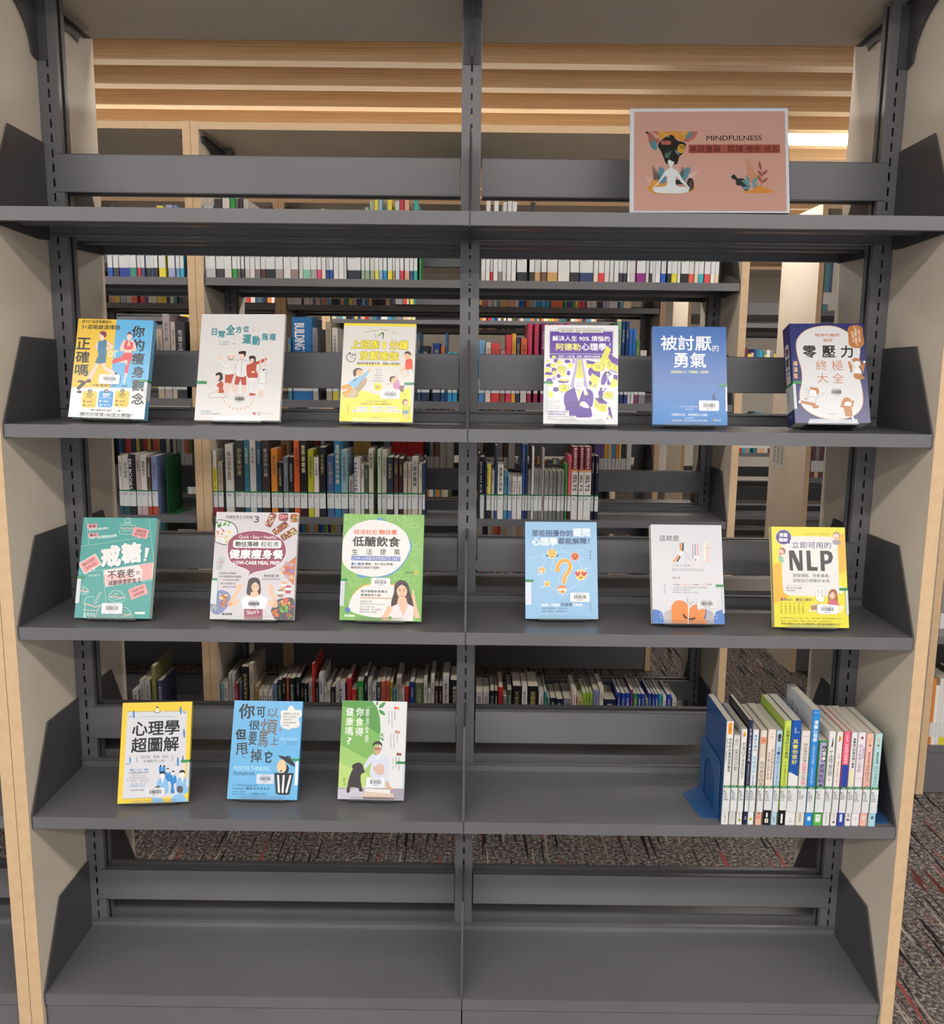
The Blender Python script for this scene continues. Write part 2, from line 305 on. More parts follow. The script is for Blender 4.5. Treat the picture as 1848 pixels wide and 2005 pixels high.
SHELVED={
 'B3':'-1231,-1217,206,dddad4,1f4a50, -1217,-1193,205,d8d4ce,1f4a50, -1193,-1170,213,17171a,17171a,ERI_BOOKS -1170,-1152,215,c4b4ac,, -1152,-1130,212,ded6d4,c4a8a8, -1130,-1116,203,5a4034,b04030, -1116,-1095,207,8496c4,b05030, -910,-885,230,e8e4da,b03038,V -883,-864,190,b5a890,8a2a30, -861,-855,227,1b1a1c,, -854,-826,252,cfcbc3,, -823,-791,265,26262b,, -789,-770,268,2f6f80,, -770,-747,267,c8c4c0,, -747,-729,263,1f4a66,, -728,-700,267,3a2a26,, -696,-673,238,e08a30,, -674,-655,190,1b1a1e,, -654,-636,209,6f7684,, -635,-617,209,1c1a20,, -616,-595,267,e0602a,, -593,-569,267,1a1018,2a1518,世界看建築 -567,-546,236,b9b92a,c8c030, -545,-527,210,e8e0d8,e0d8c8, -527,-504,245,16161c,16161c, -501,-475,216,4a5f90,4a5f90, -474,-451,270,1f7aa8,1f7aa8,造园建筑设计手册 -451,-427,236,8fb0b8,506878, -425,-406,144,a8a8a8,, -405,-383,208,ddd8d4,ddd8d4,HOME -382,-370,188,d8d0c8,, -369,-356,186,46583a,, -355,-338,240,d8cfbe,d8cfbe,中國民居 -323,-310,239,b5d0b0,, -309,-291,235,cfc9b8,, -290,-268,213,2a2f44,, -266,-251,212,50302a,e8e4e0, -250,-234,208,3a2224,, -233,-220,189,c0b4a8,, -219,-205,190,c4b8a8,, -204,-182,211,c9c4bc,c9c4bc,小園林圖解 -180,-167,188,e0d8c0,, -166,-157,194,28406a,28406a, 28,35,231,2a2628,, 35,51,217,1a1838,e8e4e0,ENGLISH_EVE 52,57,201,24304a,, 58,74,193,f0dc60,222222,POWER_UP 75,86,172,b8b8b8,909090, 87,95,259,1e3e60,2a50a0, 96,117,193,e8e4d8,e8e4d8,英漢大詞典 118,132,169,4aa0c8,4aa0c8, 133,146,152,a0a8b8,4070b8, 147,164,150,e4dcdc,e4dcdc, 165,182,150,e4dcdc,e4dcdc, 183,193,264,3a5c9c,2a4888, 193,201,264,1a3458,, 202,215,172,8e8e8e,787878, 215,223,254,e8e0e4,, 223,239,174,8e8e8e,787878, 239,252,174,8e8e8e,787878, 252,259,250,c0b0b8,, 260,275,171,8e8e8e,787878, 276,290,171,8e8e8e,787878, 291,304,171,8e8e8e,787878, 305,317,171,8e8e8e,787878, 318,331,171,8e8e8e,787878, 333,341,196,3aa040,2a8030, 342,354,226,e05a70,301018, 355,378,257,7a1f30,e4e0de,I 380,397,257,7a1f30,e4e0de,I 398,423,257,7a1f30,e4e0de,I 424,435,225,16162a,16162a, 437,450,225,16162a,16162a,',
 'B2':'-1078,-1056,235,b8a890,, -1055,-1029,285,b0a4a8,, -1029,-1011,259,d0c4b8,, -1011,-976,259,2a2a34,, -628,-615,210,4a7890,, -614,-544,280,2070b0,2070b0,BUILDING_TYPE -543,-525,244,8a8690,a8a49c, -497,-477,265,a89c88,b0a898, -476,-456,245,d8d4cc,d8c848, -185,-173,232,1a5078,1a5078, -172,-143,188,24242c,1a2a50, -132,-106,197,20388a,182858, -104,-90,186,e07838,205080, -89,-82,231,2a6898,2060a0, -81,-65,168,50b0d8,3090c8, -64,-48,169,58b0d8,3090c8, 26,48,209,7ab0dc,5088c8,WI 49,67,202,e8dcc8,, 68,98,199,e05048,d83838, 99,117,175,c890a8,8a5848, 118,137,228,e04050,d83060,ENG 138,152,232,f0b040,e8a838, 153,168,220,2a3c64,, 169,190,217,e06838,cfc8c0, 192,207,267,d83868,a02050, 215,230,267,d83868,a02050, 238,255,268,903070,, 266,281,268,903070,, 294,310,268,d04080,, 322,335,269,d04080,, 349,366,231,3a60a0,, 379,396,231,c8c8d0,, 410,427,238,e8e0d8,, 444,461,245,406088,, 471,485,252,308050,, 495,511,277,8ab890,808850, 512,524,277,1a3878,203878, 525,537,277,1a3878,203878, 537,548,253,2070c8,c8c8d0, 549,561,253,2070c8,e0d8d8, 559,576,215,4a8048,803868, 577,600,181,d8d0c8,808088,',
 'B1':'-1231,-1214,0,3a60b0,2a60c0, -1213,-1194,0,555555,444444, -1193,-1155,0,2040a0,2040a0, -1154,-1131,0,409080,409080, -1131,-1117,0,e8e4e0,d03040, -1116,-1103,0,35507a,, -1102,-1083,0,2a2a2c,, -1082,-1072,0,304878,, -1072,-1058,0,2a2824,, -1056,-1033,49,f0e040,f0e040, -1025,-1002,47,a0a8d0,a0a8d0, -1000,-987,47,70a0c8,70a0c8, -986,-973,48,50b0d8,50b0d8, -906,-866,0,c8c8cc,c0c0c4, -865,-836,0,e8e8e8,3a3436, -835,-811,0,d8d0cc,d8d0cc, -809,-793,0,e8e8e8,20a040, -793,-781,0,ddd8d8,606060, -780,-769,0,e0e0e0,404040, -768,-751,0,e0e0e0,c0bcb8, -750,-734,0,ddd8d8,ddd8d8, -733,-715,0,e8e8e8,777777, -713,-696,0,3a2828,5a3030, -696,-664,0,e0e0e0,1e2a2e, -663,-637,0,d8d4d4,a89c9c, -635,-611,0,e8e8e8,dddddd, -611,-586,0,958580,958580, -585,-571,0,e8e8e8,e0dcd8, -570,-544,0,e8e8e8,8cc4b0, -544,-523,0,d8d4d4,a8a4a4, -522,-508,0,e8e8e8,e04880, -508,-494,0,e8e8e8,e8dcc8, -494,-482,0,e8e8e8,2050a0, -481,-469,0,e8e8e8,2050a0, -468,-451,0,e8e8e8,e4e0d8, -450,-432,0,e8e8e8,e8e8e8, -431,-424,0,dddddd,dddddd, -422,-376,0,18203c,18203c, -374,-362,0,e0e4e0,9ab098, -361,-346,0,e0e4e0,90a894, -345,-329,0,e8e8e8,a8b8a0, -328,-315,0,e8e8e8,e8d850, -315,-302,0,e8e8e8,90b8d8, -301,-288,0,e8e8e8,1e90d8, -286,-270,0,e8e8e8,e8d848, -269,-260,0,e8e8e8,a89060, -259,-245,0,e8e8e8,c8d8e0, -244,-231,0,e8e8e8,d03848, -229,-212,0,e8e8e8,e0a890, -211,-198,0,e8e8e8,2a4c80, -197,-185,0,e8e8e8,30b0a0, -178,-173,0,e0e8e0,40a060, 30,44,0,e8e8e8,d8d0d0, 45,59,0,e8e8e8,e8e0e0, 60,70,0,e8e8e8,d83838, 71,86,0,e8e8e8,e4e4e4, 86,100,0,e8e8e8,888888, 100,115,0,e8e8e8,dddddd, 116,130,0,e8e8e8,dddddd, 131,147,0,e8e8e8,e8e8e8, 150,184,0,26262a,18181c, 192,209,0,e0e0e0,303030, 210,231,0,e8e8e8,d8a878, 232,250,0,e0e0e0,705040, 252,287,0,e0dcd8,d0a060, 289,328,0,e8e6e4,e4e2e0, 329,359,0,24242a,202024, 361,407,0,1e3a68,1e3a68, 409,425,0,e8e8e8,e8d8c8, 426,445,0,e8e0e0,e04040, 446,463,0,e8e8e8,e8d0d8, 464,477,0,e8e8e8,dddddd, 478,493,0,e8e8e8,dddddd, 494,507,0,e0e0e0,333340, 508,522,0,e0e0e0,333333, 523,530,0,eeeeee,eeeeee, 531,551,0,e8e8e8,e0d8d8, 553,583,0,e8e0e8,902080, 585,596,0,e8e8e8,e0e0e4, 596,605,0,e0e0e0,333333, 606,617,0,e8e8e8,dddddd, 618,635,0,eeeeee,eeeeee, 637,654,0,e8e8e8,2060c8, 656,670,0,e8e8e8,222222, 671,691,0,eeeeee,e8e030, 691,701,0,eeeeee,eeeeee, 702,728,0,e8e8e8,151518, 729,747,0,e8e8e8,e86858, 748,761,0,e8e8e8,e8d8b8, 762,780,0,e8e8e8,28b8c8, 782,802,0,e8e8e8,e04848, 803,817,0,f0ece8,f0ece8, 818,832,0,f0ece8,f0d8b0,',
 'B5':'-1220,-1199,172,c8c4c0,, -1196,-1177,208,cfccc8,, -1175,-1155,209,cfccc8,, -1147,-1131,265,8a8a50,2a4a70, -1128,-1109,209,4a4a70,, -905,-887,201,8ab8c8,, -887,-871,203,d8d4d0,, -870,-859,237,c8c4c0,, -858,-846,237,c8c4c0,, -845,-834,203,b03038,, -833,-822,202,6888b0,, -821,-794,266,18181c,, -793,-777,277,b8a898,, -776,-763,191,b89860,, -761,-745,174,e0d8d0,, -744,-728,174,e0d8d0,, -726,-710,174,e0d8d0,, -709,-694,203,7088a8,, -692,-677,215,2a3648,, -676,-661,224,1a1a1c,, -660,-649,224,c05040,, -648,-627,225,1c1c20,, -627,-610,225,1c1c20,, -608,-596,204,18181c,, -595,-582,206,18181c,, -581,-566,210,c8c8c8,, -564,-556,280,c83828,, -555,-542,207,1c1c20,, -541,-524,239,d0d0d4,, -523,-512,190,e0e0d0,, -512,-499,200,ddd8c8,, -497,-483,192,18181c,, -481,-467,213,d8ccc4,, -466,-446,206,d8d4e4,d8d4e4,3ds_M -439,-424,225,d03040,, -423,-404,184,d02830,70b020, -402,-379,215,30a040,101010, -377,-365,234,20202c,, -364,-350,217,c8c8c8,, -348,-333,200,d0d0c8,, -332,-315,212,3a5060,, -315,-300,216,e06848,, -299,-284,216,e06848,, -283,-272,212,b0a050,, -271,-260,186,2a88a8,, -259,-242,229,b8a8a0,, -242,-230,188,dddddd,, -229,-213,196,e03838,, -210,-193,217,1c3a90,, -192,-161,210,6a7848,, -160,-147,225,d8d4c8,, -146,-135,189,e0e0e0,, -135,-121,235,d8d4cc,, -120,-106,199,301828,, -105,-92,199,301828,, -91,-68,237,d4ccd0,, -63,-32,226,141416,, 31,55,179,c8c0c4,, 56,79,179,c8c0c4,, 82,97,186,1c1c20,e8e8e8, 98,110,186,1c1c20,e8e8e8, 112,128,198,e02830,, 129,143,166,888888,, 144,161,187,4a5a40,, 164,195,204,1a1a1a,e85028, 197,217,204,e8e8e4,308890, 219,257,202,141414,, 259,278,182,eeeeee,, 279,288,184,309088,, 290,299,161,888888,, 301,322,159,1a2440,, 322,347,159,1a2440,, 349,379,160,888888,, 380,396,192,e8d8d0,, 398,418,165,c8a880,, 418,431,181,a0c848,, 432,444,181,a0c848,, 444,456,182,a0c848,, 457,478,193,8088b0,, 479,494,203,e0d8c8,, 498,540,157,1a2040,, 544,557,183,2040a0,, 558,573,183,2040a0,, 574,590,183,2040a0,, 592,601,195,704080,, 602,618,181,208050,, 619,631,179,2040a0,, 632,646,179,2040a0,, 647,658,159,888888,, 659,671,180,2040a0,, 671,681,180,2040a0,, 681,693,180,2040a0,, 694,708,180,30a0a0,, 710,723,173,d8d8d0,, 725,742,178,2040a0,, 744,760,165,c0c0b8,,',
 'C1':'-1762,-1747,0,e8e8e8,c0a080, -1746,-1736,0,e8e8e8,e8b090, -1734,-1708,0,e8e8e8,f0d040, -1704,-1678,0,e8e8e8,a0c0e0, -1676,-1651,0,e8e8e8,e0c8c8, -1651,-1623,0,e8e8e8,f07850, -1609,-1588,0,e8e8e8,e85060, -1587,-1573,0,e8e8e8,604090, -1571,-1551,0,e8e8e8,e8e0e0, -1551,-1530,0,e8e8e8,e8e0e0, -1528,-1505,0,f0e8c0,f0d840, -1505,-1482,0,f0e8c0,f0d840, -1479,-1467,0,e8e8e8,222222, -1465,-1448,0,e8e8e8,eeeeee, -1447,-1431,0,e8e8e8,309098, -1424,-1403,0,e8e8e8,203050, -899,-877,0,e8e8e8,d8e0e0, -875,-861,0,e8e8e8,e8e8e8, -860,-846,0,e8e8e8,e8e8e8, -846,-831,0,e8e8e8,e8e8e8, -830,-819,0,e8e8e8,222233, -818,-804,0,e8e8e8,e8e8e8, -804,-790,0,e8e8e8,e8e8e8, -788,-775,0,e8e8e8,eee8d8, -774,-762,0,e8e8e8,2a70d0, -761,-740,0,e8e8e8,d8b8b0, -737,-729,0,e8e8e8,80a8d8, -728,-713,0,e8e8e8,f08840, -711,-699,0,e8e8e8,a0c0e0, -698,-684,0,e8e8e8,80a8d8, -682,-651,0,d8d0a8,222222, -650,-641,0,e8e8e8,4868a8, -640,-625,0,e8e8e8,f0a078, -623,-606,0,e8e8e8,2090a0, -603,-585,0,e8e8e8,f0d850, -584,-563,0,e8e8e8,d0b0b0, -561,-544,0,e8e8e8,28387c, -541,-534,0,e8e8e8,50a0d0, -532,-525,0,e8e8e8,e8e8e8, -524,-506,0,e8e8e8,3090c8, -504,-488,0,e8e8e8,e0b068, -486,-464,0,151515,151515, -462,-424,0,e8e8e8,222222, -423,-402,0,e8e8e8,e8c8a0, -401,-388,0,4070b8,4070b8, 41,69,0,e8e8e8,e88880, 71,88,0,e8e8e8,d0e0f0, 91,99,0,e8e8e8,c0d8f0, 100,114,0,eeeeee,eeeeee, 115,128,0,e8e8e8,80b0e8, 129,169,0,e8c080,e8c080, 170,201,0,e8e8e8,f0b8a0, 202,220,0,eeeeee,eeeeee, 221,231,0,e8e8e8,2858c0, 231,242,0,e8e8e8,2858c0, 242,252,0,e8e8e8,2858c0, 257,273,0,e8e8e8,f07840, 274,289,0,e8e8e8,a0d0d0, 290,305,0,e8e8e8,a0d0d0, 306,329,0,e8e8e8,30a0e0, 330,349,0,e8e8e8,50b8f0, 350,370,0,e8e8e8,20a8f0, 376,394,0,e8e8e8,f07848, 394,413,0,e8e8e8,f07848, 413,431,0,e8e8e8,f07848, 440,455,0,e8e8e8,30a058, 456,477,0,e8e8e8,703090, 478,491,0,e8e8e8,30b090, 493,505,0,e8e8e8,f0d830, 506,519,0,e8e8e8,f06080, 521,541,0,e8e8e8,e84040, 542,549,0,403030,403030, 550,572,0,e8e8e8,e8e0e4, 573,597,0,e8e8e8,e8dce4, 598,611,0,e0c8a8,333333, 612,625,0,e0c8a8,333333, 627,642,0,e8e8e8,c8b8e0, 643,656,0,e8e8e8,c8b8e0, 658,671,0,e8e8e8,e8e8e8, 672,685,0,e8e8e8,e8e8e8, 686,697,0,eeeeee,eeeeee, 698,710,0,e8e8e8,283878, 711,723,0,e8e8e8,60b0d8, 726,763,0,f0e0b0,f0e0b0,',
 'C3':'-1749,-1736,0,2a60c0,, -1736,-1715,0,1a2040,, -1715,-1689,0,e04038,, -1688,-1664,0,182860,, -1663,-1647,0,e8d840,, -1646,-1630,0,333333,, -1629,-1609,0,c02828,, -1608,-1591,0,e0c030,, -1590,-1581,0,222222,, -1580,-1560,0,e85858,, -1559,-1547,0,e8a030,, -1545,-1517,0,203068,, -1515,-1497,0,e0dcc8,, -1496,-1481,0,202028,, -1480,-1466,0,d8d8d0,, -1462,-1440,0,b0b0b8,, -1439,-1424,0,e0e0e8,, -1423,-1404,0,f07040,, -1403,-1388,0,708048,, -936,-882,0,d8c8a0,, -802,-753,0,a02828,, -748,-728,0,e0e0e0,, -723,-674,0,404040,, -634,-617,0,e0d0b0,, -616,-586,0,2a2a50,, -584,-546,0,d8b860,, -545,-499,0,d8b860,, -496,-476,0,203040,, -432,-402,0,80a0b0,, -395,-318,0,e02828,e02828, -316,-239,0,e02828,e02828, -225,-207,0,203868,, -206,-190,0,a0b8c0,, -189,-181,0,a03028,, -180,-158,0,907868,, -156,-127,0,e0e0dc,, -125,-89,0,e0e0e4,, 32,57,0,b8b4b0,, 62,111,0,303036,, 128,155,0,b0a8a0,, 160,180,0,585048,, 183,215,0,e8e0e0,, 611,626,0,7050a0,, 626,641,0,7050a0,, 641,657,0,7050a0,, 658,677,0,e8b030,, 678,696,0,e0c8a0,, 698,713,0,40a0d0,, 715,731,0,f08030,, 732,742,0,f0e060,, 743,756,0,202020,, 756,768,0,202020,, 770,793,0,e8e8e4,,',
}
# ------------------------------------------------------------------ printed artwork
TXT = {}
def text_shape(s, off, res):
    k = (s, off, res)
    if k in TXT: return TXT[k]
    c = bpy.data.curves.new('glyphs', 'FONT'); c.body = s; c.size = 1; c.resolution_u = res; c.offset = off
    o = bpy.data.objects.new('glyphs', c); me = o.to_mesh(); me.calc_loop_triangles()
    V = [(v.co.x, v.co.y) for v in me.vertices]; T = [tuple(t.vertices) for t in me.loop_triangles]
    o.to_mesh_clear(); bpy.data.objects.remove(o); bpy.data.curves.remove(c)
    if not V: V = [(0, 0), (1, 0), (1, 1)]; T = []
    x0 = min(v[0] for v in V); x1 = max(v[0] for v in V); y0 = min(v[1] for v in V); y1 = max(v[1] for v in V)
    TXT[k] = ([((x-x0)/(x1-x0+1e-9)-.5, (y-y0)/(y1-y0+1e-9)-.5) for x, y in V], T); return TXT[k]
def spline(pts, n=6, closed=True):
    out = []; k = len(pts)
    for i in range(k if closed else k-1):
        p0, p1, p2, p3 = (pts[(i+d) % k] if closed else pts[max(0, min(k-1, i+d))] for d in (-1, 0, 1, 2))
        for j in range(n):
            t = j/n
            out.append(tuple(.5*(2*b+(c-a)*t+(2*a-5*b+4*c-d)*t*t+(3*b-a-3*c+d)*t**3) for a, b, c, d in zip(p0, p1, p2, p3)))
    if not closed: out.append(pts[-1])
    return out
class Art:
    """flat print on a W x H sheet; drawing units are those of the quad (TL, TR, BR, BL)"""
    STEP = .00002
    def __init__(s, W, H, quad):
        s.W, s.H = W, H; s.v = []; s.f = []; s.c = []; s.layers = []
        A = []; Bv = []
        for (x, y), (u, v) in zip(quad, ((0, H), (W, H), (W, 0), (0, 0))):
            A.append([x, y, 1, 0, 0, 0, -u*x, -u*y]); Bv.append(u); A.append([0, 0, 0, x, y, 1, -v*x, -v*y]); Bv.append(v)
        s.h = np.linalg.solve(np.array(A, float), np.array(Bv, float))
    def m(s, x, y):
        h = s.h; d = h[6]*x+h[7]*y+1; return ((h[0]*x+h[1]*y+h[2])/d, (h[3]*x+h[4]*y+h[5])/d)
    def add(s, col, V, T, per=0):
        zs = [(i//per)*.0000021 if per else 0 for i in range(len(V))]
        V = [(min(max(x, 0), s.W), min(max(y, 0), s.H)) for x, y in V]
        if not V: return
        x0 = min(p[0] for p in V); x1 = max(p[0] for p in V); y0 = min(p[1] for p in V); y1 = max(p[1] for p in V)
        L = 1+max([l for (a, b, c, d, l) in s.layers if a < x1 and b > x0 and c < y1 and d > y0] or [0])
        s.layers.append((x0, x1, y0, y1, L)); n = len(s.v)
        s.v += [(x-s.W/2, -.0004-L*s.STEP-q, y) for (x, y), q in zip(V, zs)]
        s.f += [tuple(n+i for i in t) for t in T]; s.c += [col]*len(T)
    def poly(s, col, P):
        T = tessellate_polygon([[Vector((x, y, 0)) for x, y in P]]); s.add(col, P, T)
    def P(s, col, pts): s.poly(col, [s.m(*p) for p in pts])
    def S(s, col, pts, n=5): s.poly(col, [s.m(*p) for p in spline(pts, n)])
    def E(s, col, cx, cy, rx, ry=None, rot=0, n=20):
        ry = ry or rx; c, d = math.cos(math.radians(rot)), math.sin(math.radians(rot))
        s.poly(col, [s.m(cx+rx*math.cos(a)*c-ry*math.sin(a)*d, cy+rx*math.cos(a)*d+ry*math.sin(a)*c) for a in (2*math.pi*i/n for i in range(n))])
    def box(s, x, y, w, h):
        cx, cy = s.m(x+w/2, y+h/2); a = s.m(x, y+h/2); b = s.m(x+w, y+h/2); c = s.m(x+w/2, y); d = s.m(x+w/2, y+h)
        return cx, cy, math.dist(a, b), math.dist(c, d)
    def R(s, col, x, y, w, h, r=0, rot=0):
        cx, cy, W, H = s.box(x, y, w, h); r = r*W/max(w, 1e-6); c, d = math.cos(math.radians(rot)), math.sin(math.radians(rot))
        P = []
        for sx, sy, a0 in ((1, 1, 0), (-1, 1, 90), (-1, -1, 180), (1, -1, 270)):
            for a in ((0, 30, 60, 90) if r > 0 else (0,)):
                t = math.radians(a0+a); P.append((sx*(W/2-r)+r*math.cos(t)*(r > 0), sy*(H/2-r)+r*math.sin(t)*(r > 0)))
        s.poly(col, [(cx+x*c-y*d, cy+x*d+y*c) for x, y in P])
    def L(s, col, w, pts, smooth=False, closed=False):
        if smooth: pts = spline(pts, 4, closed)
        elif closed: pts = list(pts)+[pts[0]]
        Q = [s.m(*p) for p in pts]; sc = math.dist(s.m(pts[0][0], pts[0][1]), s.m(pts[0][0]+10, pts[0][1]))/10; hw = w*sc/2
        V = []; k = len(Q)
        for i in range(k):
            a = Q[max(0, i-1)]; b = Q[min(k-1, i+1)]
            if closed and i in (0, k-1): a, b = Q[-2], Q[1]
            dx, dy = b[0]-a[0], b[1]-a[1]; l = math.hypot(dx, dy) or 1
            V += [(Q[i][0]-dy/l*hw, Q[i][1]+dx/l*hw), (Q[i][0]+dy/l*hw, Q[i][1]-dx/l*hw)]
        s.add(col, V, [(2*i, 2*i+1, 2*i+3, 2*i+2) for i in range(k-1)])
    def T(s, col, t, x, y, w, h, b=0, rot=0, out=None, res=1):
        cx, cy, W, H = s.box(x, y, w, h); c, d = math.cos(math.radians(rot)), math.sin(math.radians(rot))
        res = max(res, 2)
        for cc, off in (((out[0], b+out[1]),) if out else ())+((col, b),):
            V, F = text_shape(t, 0, res); dm = off*H*.8; iw, ih = max(W-2*b*H*.8, W*.5), H*(1-1.6*b)
            n = 0 if off < .006 else (2 if off < .02 and H < .006 else (4 if off < .03 else 8))
            VV, FF = [], []
            for ox, oy in [(0, 0)]*(n != 2)+[(dm*math.cos(6.2832*i/n), dm*math.sin(6.2832*i/n)) for i in range(n)]:
                k = len(VV); VV += [(cx+(x*iw+ox)*c-(y*ih+oy)*d, cy+(x*iw+ox)*d+(y*ih+oy)*c) for x, y in V]; FF += [tuple(k+q for q in f) for f in F]
            s.add(cc, VV, FF, len(V))
    def V(s, col, t, x, y, w, h, b=0, res=1, lean=0, out=None):
        n = len(t); st = h/n
        for i, ch in enumerate(t):
            if ch == ' ': continue
            if ch in '一': s.T(col, ch, x+lean*i/n, y+st*(i+.45), w, st*.08, b, 0, None, res)
            elif ch in '・，。！': s.T(col, ch, x+w*.3+lean*i/n, y+st*(i+.3), w*.3, st*.4, b, 0, None, res)
            else: s.T(col, ch, x+lean*i/n, y+st*(i+.06), w, st*.88, b, 0, out, res)
    def mesh(s, name, material):
        me = bpy.data.meshes.new(name); me.from_pydata(s.v, [], s.f); me.materials.append(material)
        at = me.color_attributes.new('Col', 'FLOAT_COLOR', 'CORNER'); L = []
        for f, c in zip(s.f, s.c): L += list((*lin(c), 1))*len(f)
        at.data.foreach_set('color', L)
        n = np.empty(len(me.polygons)*3); me.polygons.foreach_get('normal', n)
        if len(n): me.polygons.foreach_set('use_smooth', np.zeros(len(me.polygons), bool))
        bm = bmesh.new(); bm.from_mesh(me)
        for f in bm.faces:
            f.normal_update()
            if f.normal.y > 0: f.normal_flip()
        bm.to_mesh(me); bm.free(); return me
def barcode(W, H, num, title='HKCC LRC', bg='f2f2f4'):
    a = Art(W, H, ((0, 0), (100, 0), (100, 56), (0, 56)))
    if bg: a.R(bg, 0, 0, 100, 56, 6)
    a.T('333338', title, 28, 5, 46, 7)
    x = 20; rnd = random.Random(num)
    while x < 80:
        w = rnd.choice((.9, 1.4, 2.2)); a.R('1c1c20', x, 15, w, 22); x += w+rnd.choice((.8, 1.1, 1.8))
    a.T('2a2a30', num, 34, 41, 32, 7); return a

def frame(pose):
    X, Y, Z, yaw, lean, W, H, roll, t = pose
    u = Vector((math.cos(yaw), math.sin(yaw), 0)); bk = Vector((-math.sin(yaw), math.cos(yaw), 0)); up = Vector((0, 0, 1))
    w = up*math.cos(lean)+bk*math.sin(lean)
    u2 = u*math.cos(roll)+w*math.sin(roll); w2 = -u*math.sin(roll)+w*math.cos(roll); nb = w2.cross(u2)
    m = Matrix((u2, nb, w2)).transposed().to_4x4(); m.translation = Vector((X, Y, Z)); return m

def display_book(i, quad, spine, edge, board, label, num, stk, tape, draw, bg='f2f2f4', gloss='gloss', spine_w=.012):
    pose = POSES[i]; W, H, t = pose[5], pose[6], pose[8]
    b = MB(); sx = -1 if spine == 'l' else 1
    def xb(a, c, *r, **k): b.box(min(a*sx, c*sx), max(a*sx, c*sx), *r, **k)
    e = W/2
    xb(-e, e, 0, .0004, 0, H, col=board); xb(-e, e, t-.0004, t, 0, H, col=edge); xb(e-.0005, e, .0004, t-.0004, 0, H, col=edge)
    root = b.obj('book', M['print']); root.matrix_world = frame(pose); thing(root, label, 'book', 'books displayed face-out on stands')
    b = MB(); xb(-e+.001, e-.0006, .0006, t-.0006, .0012, H-.0012, col='d9d4ca')
    for k in range(1, 7): y = .0006+(t-.0012)*k/7; xb(-e+.0009, -e+.001, y, y+.0003, .0013, H-.0013, col='b9b2a6')
    b.obj('page_block', M['paper'], root)
    a = Art(W, H, quad); draw(a); link('cover_print', a.mesh('cover_print', M[gloss]), root)
    # library stickers
    x, y, w, h = stk; cx, cy, sw, sh = a.box(x, y, w, h)
    o = link('barcode_sticker', barcode(sw, sh, num, bg=bg).mesh('barcode_sticker', M['gloss']), root)
    o.location = (cx-W/2, -.0004-60*Art.STEP, cy-sh/2)
    if tape:
        ty, th, tw, ls = tape       # y of tape, its height, its width on the cover, white label: width
        def band(name, col, y0, y1, ww, kk):
            a0 = a.m(quad[0][0], y0)[1]; a1 = a.m(quad[0][0], y1)[1]; bb = MB()
            z0, z1 = min(a0, a1), max(a0, a1); f = -.00172-.00004*kk
            q = [(e-ww)*sx, (e+.0004)*sx]
            bb.face([(q[0], f, z0), (q[1], f, z0), (q[1], f, z1), (q[0], f, z1)], col)
            bb.face([(q[1], f, z0), (q[1], t+.0003, z0), (q[1], t+.0003, z1), (q[1], f, z1)], col)
            bb.obj(name, M['gloss'], root, fix=False)
        band('spine_label', 'ccd4d8', ty+th, ty+th+ls[1], ls[0], 0)
        band('label_tape', '1f8a4a', ty, ty+th, tw, 1)
    return root

def display_stand(i, label):
    X, Y, Z, yaw, lean, W, H, roll, t = POSES[i]
    s, c = math.sin(lean), math.cos(lean); w_ = Vector((s, c)); nb = Vector((c, -s))   # (y, z)
    P0 = Vector((0, Z)) - nb*.0028
    A = P0 - w_*.0022; B = A + nb*(t+.0068); T = B + w_*.125; base = Vector((B.x+.085, SHELF_Z(Z)+.0022))
    b = MB(); hw = .051
    def strip(p, q, th):
        d = (q-p).normalized(); n = Vector((-d.y, d.x))*th
        b.prism([tuple(p), tuple(q), tuple(q+n), tuple(p+n)], 'x', -hw, hw)
    strip(B, T, -.0018)
    r = b.obj('display_stand', M['acrylic']); b = MB(); strip(A, B, -.0018); b.obj('ledge', M['acrylic'], r)
    b = MB(); pts = [(-hw, -.0), (-hw+.004, .0095), (hw-.004, .0095), (hw, 0)]
    q = [P0+w_*v for _, v in pts]
    b.v = []; n0 = nb*-.0016
    lo = [(p[0], A.x+w_.x*(p[1]+.0)+0, A.y+w_.y*p[1]) for p in pts]
    b.face(lo); b.face([(x, y+n0.x, z+n0.y) for x, y, z in reversed(lo)])
    for k in range(4):
        p1, p2 = lo[k], lo[(k+1) % 4]; b.face([p1, p2, (p2[0], p2[1]+n0.x, p2[2]+n0.y), (p1[0], p1[1]+n0.x, p1[2]+n0.y)])
    b.obj('front_lip', M['acrylic'], r)
    b = MB(); zb = SHELF_Z(Z); b.box(-hw, hw, B.x+.004, base.x, zb+.0002, zb+.0018); b.obj('foot', M['acrylic'], r)
    b = MB(); strip(Vector((base.x, zb+.002)), T-w_*.03+nb*.004, .0016); b.obj('strut', M['acrylic'], r)
    r.rotation_euler = (0, 0, yaw); r.location = (X, Y, 0); thing(r, label, 'book stand', 'clear acrylic book stands')
def SHELF_Z(z): return max(l for l in LV if l < z+.001)
